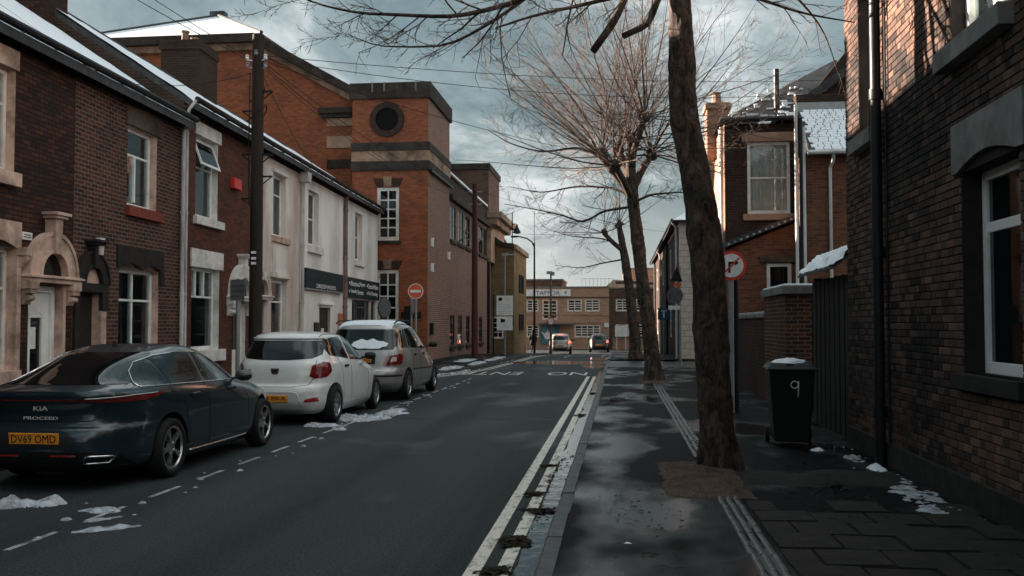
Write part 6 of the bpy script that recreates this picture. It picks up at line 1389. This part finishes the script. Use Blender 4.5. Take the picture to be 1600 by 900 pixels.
# far right signs
f1 = pole('junction_sign', (2.35, 37.5, 0), 3.9, .05, .05, 'galv', 'grey post with dark triangle and round signs at the side street', 'sign')
mb = MB(); mb.prism([(-.35, 3.3), (.1, 3.3), (-.12, 3.9)], -.08, -.06); mb.build('triangle_plate', 'sign_black', f1); mb = MB(); mb.box(-.25, .05, -.09, -.08, 3.1, 3.24); mb.build('orange_plate', 'sign_orange', f1); mb = MB(); mb.lathe([(.32, -.08), (.32, -.06)], 24, (-.2, 0, 2.75), 'y'); mb.build('sign_disc', 'grey_metal', f1); mb = MB(); mb.box(-.45, .0, -.08, -.06, 2.2, 2.36); q = mb.build('street_plate', 'sign_white', f1)
f2 = pole('information_sign', (2.25, 49, gz(49)), 2.5, .04, .04, 'galv', 'small blue rectangular sign on a post by the dark terrace', 'sign'); mb = MB(); mb.box(-.3, .3, -.08, -.06, 1.9, 2.5); q = mb.build('plate', 'sign_blue', f2); mb = MB(); mb.box(-.04, .04, -.085, -.08, 2.0, 2.4); mb.box(-.14, .14, -.085, -.08, 2.32, 2.4); mb.build('symbol', 'sign_white', q)

# ------------------------------------------------------------------ wheelie bin
wb = empty('wheelie_bin', (2.22, 12.85, PAVE), R(-4), 'black wheelie bin with painted 9 and snow on its lid beside the near house', 'bin')
mb = MB(); mb.add([(-.22, -.27, .06), (.22, -.27, .06), (.22, .27, .06), (-.22, .27, .06), (-.285, -.36, .98), (.285, -.36, .98), (.285, .34, .98), (-.285, .34, .98)], [(0, 3, 2, 1), (4, 5, 6, 7), (0, 1, 5, 4), (1, 2, 6, 5), (2, 3, 7, 6), (3, 0, 4, 7)]); mb.build('body', 'bin_plastic', wb, bevel=.02)
mb = MB(); mb.box(-.31, .31, -.39, .36, .98, 1.0); mb.add([(-.31, -.39, 1.0), (.31, -.39, 1.0), (.31, .36, 1.0), (-.31, .36, 1.0), (-.25, -.3, 1.07), (.25, -.3, 1.07), (.25, .34, 1.07), (-.25, .34, 1.07)], [(4, 5, 6, 7), (0, 1, 5, 4), (1, 2, 6, 5), (2, 3, 7, 6), (3, 0, 4, 7)]); mb.build('lid', 'bin_plastic', wb, bevel=.012)
mb = MB(); mb.tube([(-.25, .39, .96), (.25, .39, .96)], .018, 8); mb.build('handle', 'bin_plastic', wb)
for sg in (-1, 1): mb = MB(); mb.lathe([(.1, -.025), (.1, .025)], 18, (sg*.27, .25, .1), 'x'); mb.build('wheel', 'tyre', wb)
mb = MB(); pts = [(.045*math.cos(t), .045*math.sin(t)) for t in np.linspace(.3, 6.3, 20)]
def onbin(u, v): f = (v-.06)/.92; return (u, -.27-.09*f-.004, v)
mb.tube([onbin(.03+a, .80+b_) for a, b_ in pts], .0085, 6); mb.tube([onbin(.078, .845), onbin(.08, .78), onbin(.075, .70), onbin(.072, .64)], .0085, 6); nm9 = mb.build('painted_number', 'letter_white', wb, smooth=True)
blob('snow', 'snow', wb, .0, .0, 1.065, .24, .3, .055, 2.6, rough=.35)
mb = MB(); mb.box(-.29, -.26, -.2, .3, .995, 1.03); mb.build('snow_edge', 'snow_dirty', wb)

# ------------------------------------------------------------------ trees
class Tree:
    def __init__(s, seed): s.r = random.Random(seed); s.mb = MB(); s.tw = MB()
    def branch(s, p, d, L_, r0, r1, nseg, wob, trop, sides, depth, kids):
        """kids: list of (count, length factor, radius factor, spread, start) for each further level"""
        r = s.r; p = Vector(p); d = Vector(d).normalized(); pts = [p.copy()]; dirs = [d.copy()]
        for i in range(nseg):
            d = (d+Vector((r.gauss(0, wob), r.gauss(0, wob), r.gauss(0, wob)))+Vector((0, 0, trop))).normalized(); p = p+d*(L_/nseg); pts.append(p.copy()); dirs.append(d.copy())
        (s.mb if r0 > .02 else s.tw).tube(pts, [r0+(r1-r0)*i/nseg for i in range(nseg+1)], sides, cap=False)
        s.kids(pts, dirs, L_, r0, r1, kids, depth, trop)
    def kids(s, pts, dirs, L_, r0, r1, kids, depth, trop=0):
        if not kids: return
        cnt, lf, rf, spread, st = kids[0]; r = s.r; n = len(pts)-1; cnt = int(cnt*r.uniform(.75, 1.25)+.5)
        for k in range(cnt):
            t = st+(1-st)*((k+r.random())/cnt); i = min(n-1, int(t*n)); q = pts[i].lerp(pts[i+1], t*n-i); dd = dirs[i]
            o = dd.orthogonal(); o.rotate(Matrix.Rotation(r.uniform(0, 6.283), 3, dd)); a = spread*r.uniform(.6, 1.3)
            nd = dd*math.cos(a)+o*math.sin(a); rr = (r0+(r1-r0)*t)*rf; ll = L_*lf*r.uniform(.55, 1.25)*(1.1-.45*t)
            s.branch(q, nd, ll, max(rr, .0035), max(rr*.45, .0022), 4 if ll < .8 else 6, .10 if ll < .8 else .09, .03+trop*.5, 4 if rr > .012 else 3, depth+1, kids[1:])
    def finish(s, name, loc, label, group, crown='crown'):
        root = empty(name, loc, 0, label, 'tree', group); s.root = root
        for mbx, nm, mt in ((s.mb, 'limbs', 'bark'), (s.tw, crown, 'twig')):
            if mbx.v: mbx.d = tuple(-c for c in loc); mbx.build(nm, mt, root, smooth=True)
        return root
def trunk(root_loc, pts, rad, seed, sides=64):
    """knobbly trunk as a tube with noise"""
    pts = [Vector(p) for p in pts]; n = 190; P = []; Rr = []
    seg = np.cumsum([0]+[(b_-a).length for a, b_ in zip(pts, pts[1:])]); 
    for i in range(n+1):
        t = seg[-1]*i/n; P.append(Vector([pchip(seg, [p[c] for p in pts], t) for c in range(3)])); Rr.append(float(pchip(seg, rad, t)))
    mb = MB(*[-c for c in root_loc]); mb.tube(P, Rr, sides, cap=True); V = []
    for k, v in enumerate(mb.v):
        i = k//sides; c = P[min(i, n)]; d = Vector(v)-c; a = math.atan2(d.y, d.x); z = v[2]
        f = 1+.16*nz(math.cos(a)*1.2+seed, math.sin(a)*1.2, z*1.1)+.10*nz(math.cos(a)*3+seed, math.sin(a)*3, z*3.2)+.06*nz(math.cos(a)*7, math.sin(a)*7+seed, z*7)+.05*nz(math.cos(a)*15, math.sin(a)*15+seed, z*16)
        kn = nz(math.cos(a)*1.7+seed*2, math.sin(a)*1.7, z*1.7+9); f += .55*max(0, kn-.42)
        if z < .5: f *= 1+.25*max(0, .5-z)*(1+1.2*math.sin(a*5+seed))
        V.append(tuple(c+d*f))
    mb.v = V; return mb
# near tree: bare trunk in view, crown above and reaching over the road
t1 = Tree(11); B1 = (1.06, 10.65, PAVE)
tp1 = [(1.06, 10.65, -.05), (1.05, 10.65, .35), (1.03, 10.65, 1.0), (.96, 10.65, 2.4), (.88, 10.65, 3.1), (.72, 10.65, 4.15), (.69, 10.65, 5.3), (.74, 10.65, 6.6), (.70, 10.7, 8.2)]
tr1 = [.225, .20, .18, .175, .168, .150, .130, .11, .06]
K3 = [(6, .42, .5, .75, .25), (4, .5, .6, .7, .2), (3, .5, .7, .6, .15)]
for az, el, zz_, L_ in ((200, 35, 6.3, 4.2), (150, 45, 7.0, 4.0), (235, 30, 6.8, 3.6), (60, 50, 7.2, 3.2), (10, 40, 7.0, 3.2), (300, 45, 7.4, 3.2), (250, 70, 8, 3)):
    a, e_ = R(az), R(el); t1.branch((.70, 10.65, zz_), (math.cos(a)*math.cos(e_), math.sin(a)*math.cos(e_), math.sin(e_)), L_, .06, .012, 8, .08, .0, 7, 0, K3)
def limb(tree, pts, r0, r1, kids, sides=7):
    P = [Vector(p) for p in pts]; D = [(P[min(i+1, len(P)-1)]-P[max(i-1, 0)]).normalized() for i in range(len(P))]
    n = len(P)-1; seg = np.cumsum([0]+[(b_-a).length for a, b_ in zip(P, P[1:])]); m = n*4; Q = []
    for i in range(m+1): Q.append(Vector([pchip(seg, [p[c] for p in P], seg[-1]*i/m) for c in range(3)]))
    DQ = [(Q[min(i+1, m)]-Q[max(i-1, 0)]).normalized() for i in range(m+1)]
    tree.mb.tube(Q, [r0+(r1-r0)*i/m for i in range(m+1)], sides, cap=True); tree.kids(Q, DQ, seg[-1], r0, r1, kids, 1)
# low boughs hanging over the road, and a sawn stub
limb(t1, [(.68, 10.6, 5.9), (.1, 10.4, 5.75), (-.6, 10.2, 5.45), (-1.2, 10.1, 5.12), (-1.9, 10.0, 4.98), (-2.6, 9.9, 5.0), (-3.2, 9.9, 5.12), (-3.8, 9.8, 5.4)], .045, .006, [(17, .2, .5, .6, .12), (6, .55, .65, .6, .1), (3, .5, .7, .6, .1)])
limb(t1, [(.68, 10.7, 6.0), (.0, 10.9, 6.1), (-.8, 11.0, 5.75), (-1.5, 11.2, 5.3), (-2.2, 11.3, 5.05), (-2.9, 11.4, 5.1), (-3.4, 11.5, 5.3)], .04, .005, [(16, .22, .5, .6, .15), (6, .55, .65, .6, .1), (3, .5, .7, .6, .1)])
limb(t1, [(.1, 10.6, 6.2), (.12, 10.5, 5.5), (.0, 10.45, 5.1), (-.28, 10.4, 4.66)], .05, .042, [])
limb(t1, [(.7, 10.6, 5.75), (.45, 10.6, 5.3), (.32, 10.55, 5.0), (.05, 10.5, 4.85)], .045, .035, [])
limb(t1, [(.68, 10.5, 5.6), (.2, 10.2, 5.25), (-.3, 10.1, 5.1), (-.9, 10.0, 4.95), (-1.3, 9.9, 4.8)], .035, .01, [(8, .3, .5, .6, .1), (5, .5, .65, .6, .1), (3, .5, .7, .5, .1)])
limb(t1, [(.74, 10.6, 5.5), (1.3, 10.5, 5.3), (2.0, 10.4, 5.0), (2.5, 10.3, 4.85)], .03, .006, [(8, .3, .5, .6, .1), (4, .5, .65, .6, .1)])
limb(t1, [(.74, 10.7, 5.8), (1.2, 10.9, 5.9), (1.9, 11.2, 5.6), (2.4, 11.4, 5.1), (2.6, 11.5, 4.6)], .03, .005, [(8, .3, .5, .6, .1), (4, .5, .65, .6, .1)])
r_ = t1.finish('street_tree', B1, 'near bare street tree with thick knobbly trunk rooted in a square soil pit', 'bare trees along the right pavement')
trunk(B1, tp1, tr1, 2.3).build('trunk', 'bark', r_, smooth=True)
# second tree: pollarded heads with long shoots
def pollard(seed, B, tp, tr, heads, label, n_sh, L_, low=(), sides=40, density=1.0):
    t = Tree(seed); r = t.r
    for (hx, hy, hz_, hr, from_) in heads:
        limb(t, [from_, tuple((a+b_)/2+r.uniform(-.05, .05) for a, b_ in zip(from_, (hx, hy, hz_))), (hx, hy, hz_)], hr*1.1, hr, [], 9)
        for k in range(6): t.mb.lathe([(0, -.1), (hr*1.0, -.05), (hr*1.2, .04), (0, .12)], 8, (hx+r.uniform(-.1, .1), hy+r.uniform(-.1, .1), hz_+r.uniform(-.1, .1)))
        for k in range(n_sh):
            az = r.uniform(0, 6.283); el = R(r.choice((-4, 6, 16, 28, 42, 56, 70, 80))+r.uniform(-10, 10)); d = (math.cos(az)*math.cos(el), math.sin(az)*math.cos(el), math.sin(el))
            t.branch((hx, hy, hz_), d, L_*r.uniform(.6, 1.15), r.uniform(.014, .027), .005, 8, .06, r.uniform(-.02, .05), 5, 0, [(int(8*density), .30, .5, .62, .12), (int(5*density), .5, .65, .6, .1), (3, .5, .7, .55, .1)])
    for pts in low: limb(t, pts, .042, .008, [(int(13*density), .26, .45, .65, .15), (int(6*density), .5, .6, .6, .1), (3, .5, .7, .55, .1)])
    rt_ = t.finish('street_tree', B, label, 'bare trees along the right pavement'); trunk(B, tp, tr, seed*.7, sides).build('trunk', 'bark', rt_, smooth=True); return rt_
Y2 = 26.4
pollard(5, (.95, Y2, PAVE), [(.95, Y2, -.05), (.92, Y2, .4), (.82, Y2, 1.4), (.65, Y2, 2.7), (.5, Y2, 4.0), (.38, Y2, 5.1), (.33, Y2, 6.0), (.32, Y2, 6.75)], [.31, .23, .20, .185, .17, .155, .13, .11],
        [(.32, Y2, 6.8, .13, (.33, Y2, 6.0)), (-.48, Y2-.2, 6.3, .11, (.36, Y2, 5.2)), (.9, Y2+.3, 6.4, .10, (.36, Y2, 5.3)), (.0, Y2+.7, 6.6, .1, (.35, Y2, 5.4)), (-.1, Y2-.9, 5.9, .09, (.36, Y2, 5.1)), (.7, Y2-.5, 7.3, .09, (.33, Y2, 6.2))],
        'second bare tree with pollarded heads and a wide sunlit crown over the road', 17, 5.0,
        low=([(.36, Y2, 4.9), (-.4, Y2-.3, 4.75), (-1.0, Y2-.5, 4.45), (-1.5, Y2-.6, 4.6), (-2.2, Y2-.8, 4.75), (-3.1, Y2-1, 4.9)], [(.36, Y2, 5.0), (1.0, Y2-.3, 5.2), (1.6, Y2-.6, 5.2), (2.2, Y2-.8, 4.9)], [(-.48, Y2-.2, 6.3), (-1.2, Y2-.4, 6.5), (-2.0, Y2-.5, 6.4), (-2.9, Y2-.6, 6.6), (-3.6, Y2-.7, 7.0)], [(.36, Y2, 5.2), (-.3, Y2+.4, 5.5), (-1.2, Y2+.8, 5.6), (-2.2, Y2+1.1, 5.5), (-3.2, Y2+1.3, 5.7)], [(-.48, Y2-.2, 6.3), (-1.0, Y2+.2, 7.2), (-1.8, Y2+.3, 8.1), (-2.6, Y2+.4, 9.2)]))
Y3 = 42.5
pollard(9, (.75, Y3+1, PAVE), [(.75, Y3+1, -.1), (.72, Y3+1, .5), (.6, Y3+1, 2.0), (.35, Y3+1, 4.0), (.1, Y3+1, 5.6), (0, Y3+1, 6.2)], [.33, .26, .23, .2, .15, .1],
        [(.0, Y3+1, 6.2, .12, (.1, Y3+1, 5.4)), (-.7, Y3+.8, 5.8, .1, (.15, Y3+1, 5.0))], 'third bare tree, darker and farther, leaning left behind the second', 10, 3.6,
        low=([(.2, Y3+1, 4.6), (-.8, Y3+.7, 4.4), (-1.8, Y3+.5, 4.2), (-2.9, Y3+.3, 4.3)], [(.1, Y3+1, 5.2), (-.9, Y3+1.3, 5.6), (-2.0, Y3+1.5, 5.7), (-3.4, Y3+1.6, 6.1)]), density=.8)
# soil pits
def pit(x0, x1, y0, y1, label):
    mb = MB(); n = 44; vs = []
    for i in range(n+1):
        for j in range(n+1): x = x0+(x1-x0)*i/n; y = y0+(y1-y0)*j/n; e_ = math.sin(math.pi*i/n)*math.sin(math.pi*j/n); k_ = max(0, 1-e_*4); x += k_*(.10*nz(y*2.3, 3)+.05*nz(y*9, 1)); y += k_*(.12*nz(x*2.1, 7)+.05*nz(x*9, 2)); vs.append((x, y, PAVE+.002+max(-.001, .05*e_**.5+.02*fbm(x*4, y*4, 2)*e_+.022*nz(x*38, y*38)*min(1, e_*6))))
    mb.add(vs, [(i*(n+1)+j, (i+1)*(n+1)+j, (i+1)*(n+1)+j+1, i*(n+1)+j+1) for i in range(n) for j in range(n)]); tag(mb.build('soil', 'pit_soil', None, smooth=True), label, 'soil', kind='stuff')
pit(.42, 1.22, 8.8, 11.0, 'brown gravelly soil in the pit around the near tree'); pit(.5, 1.35, 25.6, 27.2, 'dark soil in the pit around the second tree')

# ------------------------------------------------------------------ snow heaps and litter
def heap(x, y, rx_, ry_, h, label, seed, mat='snow_dirty', z=0, rz=0):
    o = drift('snow_heap', mat, rx_*1.15, ry_*1.3, h, seed, (x, y, gz(y)+z), rz, step=.022 if max(rx_, ry_) < .8 else .05); return tag(o, label, 'snow', 'lumps of melting snow')
heap(-5.45, 8.15, .55, .16, .10, 'long snow bank behind the dark estate car bumper', 1.1, rz=.2); heap(-6.0, 8.05, .25, .14, .11, 'snow lump at the very left edge below the plate', 2.2)
heap(-4.55, 7.95, .22, .09, .05, 'thin snow streak at the rear corner of the dark estate', 3.3); heap(-4.15, 7.25, .28, .07, .03, 'flat snow patch on the bay line nearest the camera', 4.4, rz=.7); heap(-4.3, 7.7, .2, .06, .03, 'slim snow patch between the bay dashes', 14.4, rz=.9)
heap(-4.45, 16.2, .55, .42, .10, 'big snow heap beside the white hatchback front wheel', 5.5, rz=.6); heap(-4.15, 17.4, .3, .55, .08, 'snow heap tail stretching past the white hatchback', 6.6); heap(-4.75, 15.0, .35, .3, .07, 'snow heap by the white hatchback rear wheel', 7.7); heap(-4.3, 14.5, .12, .12, .05, 'little snow lump behind the white hatchback', 8.8)
lumps = MB(); 
def crumbs(name, spots, label, mat):
    r = random.Random(len(spots)); mb = MB()
    for x, y, n, sx, sy, s0 in spots:
        for k in range(n):
            cx_, cy_ = x+r.gauss(0, sx), y+r.gauss(0, sy); s_ = s0*r.uniform(.4, 1.3); zz_ = gz(cy_)+(PAVE if cx_ > RK+.13 else 0)
            V = []
            for j in range(3):
                a = j/2*1.4
                for i in range(7):
                    t = 2*math.pi*i/7; q = s_*math.cos(a)*(1+.3*r.uniform(-1, 1)); V.append((cx_+q*math.cos(t), cy_+q*math.sin(t), zz_+s_*.6*math.sin(a)))
            mb.add(V, [(j*7+i, j*7+(i+1) % 7, (j+1)*7+(i+1) % 7, (j+1)*7+i) for j in range(2) for i in range(7)]+[tuple(14+i for i in range(7))])
    return tag(mb.build(name, mat, None, smooth=True), label, 'snow', kind='stuff')
crumbs('snow', [(-4.4, y, 2, .14, .35, .035) for y in np.arange(7, 27, .8)], 'scattered snow crumbs along the parking bay line', 'snow_dirty')
crumbs('snow', [(2.76, y, 2, .09, .3, .018) for y in np.arange(7.6, 13, .4)], 'broken snow lying along the foot of the near house wall', 'snow_dirty')
for k, (x, y, a, b_, lb) in enumerate(((2.70, 8.35, .16, .34, 'ragged snow nearest the camera at the foot of the near house'), (2.72, 9.2, .15, .40, 'ragged snow under the ground floor window of the near house'), (2.76, 10.05, .12, .30, 'small ragged snow between window and drainpipe of the near house'), (2.74, 11.6, .10, .25, 'last bit of ragged snow before the bin by the near house'))):
    o = drift('snow_heap', 'snow_dirty', a*1.2, b_*1.2, .03, 41+k*2.3, (x, y, PAVE), 0, cut=.45, amp=1.5, step=.014, fx=3.4); tag(o, lb, 'snow', 'lumps of melting snow')
crumbs('snow', [(-5.9+.02*(y-31), y, 26, .3, .5, .07) for y in np.arange(30, 58, 1.0)], 'patchy old snow along the far left kerb', 'snow_dirty')
for k, (x, y, a, b_, h) in enumerate(((-5.9, 33, .3, 1.4, .07), (-5.6, 37, .25, 1.6, .06), (-5.5, 42, .25, 2.2, .06), (-6.6, 40, .4, 1.5, .05))): heap(x, y, a, b_, h, ('grey snow strip below the round no entry sign', 'grey snow strip on the pavement before the tower corner', 'long grey snow strip by the reddish pole', 'faint snow patch close to the tower base')[k], 20+k*1.7, z=.09)
heap(2.78, 10.75, .10, .22, .05, 'white snow lump at the drainpipe foot of the near house', 31.5, mat='snow', z=PAVE)
heap(2.45, 13.0-.75, .10, .08, .05, 'small snow lump at the foot of the wheelie bin', 33.1, mat='snow', z=PAVE)
def litter(x, y, rx_, ry_, n, label, seed):
    r = random.Random(seed); mb = MB()
    for k in range(n):
        a = r.uniform(0, 6.28); q = r.random()**.6; q *= .65+.9*max(-.5, nz(math.cos(a)*1.6+seed*3, math.sin(a)*1.6, seed)); cx_, cy_ = x+rx_*q*math.cos(a), y+ry_*q*math.sin(a); z = gz(cy_)+(PAVE if cx_ > RK+.12 else 0)+.007+.012*(1-min(1, q))*r.random(); t = r.uniform(0, 3.14)
        if r.random() < .35:
            l = r.uniform(.02, .06); mb.tube([(cx_-l*math.cos(t), cy_-l*math.sin(t), z), (cx_, cy_, z+.012*r.random()), (cx_+l*math.cos(t+.4), cy_+l*math.sin(t+.4), z)], .0022, 3)
        else:
            l = r.uniform(.012, .032); u = Vector((math.cos(t), math.sin(t), r.uniform(-.4, .4)))*l; v = Vector((-math.sin(t), math.cos(t), r.uniform(-.5, .5)))*l*.6; c = Vector((cx_, cy_, z+.006)); mb.face(c-u, c-v, c+u*.9, c+v)
    tag(mb.build('leaves', 'leaf_litter', None), label, 'leaf litter', kind='stuff')
for k, (x, y, a, b_, n, lb) in enumerate(((-.80, 7.15, .17, .2, 900, 'round mat of wet leaves on the inner yellow line'), (-.68, 8.35, .2, .14, 420, 'leaf clump trapped against the kerb'), (-.82, 9.15, .12, .16, 300, 'dark leaf clump between the yellow lines'), (-.8, 11.0, .12, .1, 120, 'twiggy leaves on the yellow lines'), (-.7, 17.1, .1, .4, 200, 'sparse leaves along the gutter'), (-.63, 22.5, .09, .3, 260, 'dark leaf heap against the kerb farther on'), (-.82, 6.3, .14, .12, 260, 'leaf clump at the bottom of the yellow lines'), (-.1, 19.5, .35, 1.3, 160, 'loose leaves scattered on the pavement'), (-.72, 10, .22, 4.5, 110, 'fine leaf bits strewn along the gutter'), (.2, 8.0, .5, 3.0, 90, 'few leaf bits strewn over the near pavement'), (2.0, 9.5, .7, 2.2, 260, 'twigs and leaf bits on the dark paving by the bin'))): litter(x, y, a, b_, n, lb, k+1)
for k, (x, y) in enumerate(((.18, 8.1), (.05, 6.9))):
    mb = MB(); mb.face((-.03, 0, 0), (0, -.02, .004), (.035, .0, 0), (.0, .025, .006)); tag(mb.build('paper_scrap' if k == 1 else 'fallen_leaf', 'sign_white' if k == 1 else 'leaf_litter', None, loc=(x, y, PAVE+.008)), 'white scrap of paper lying on the pavement' if k == 1 else 'curled dark leaf alone on the wet pavement', 'litter')
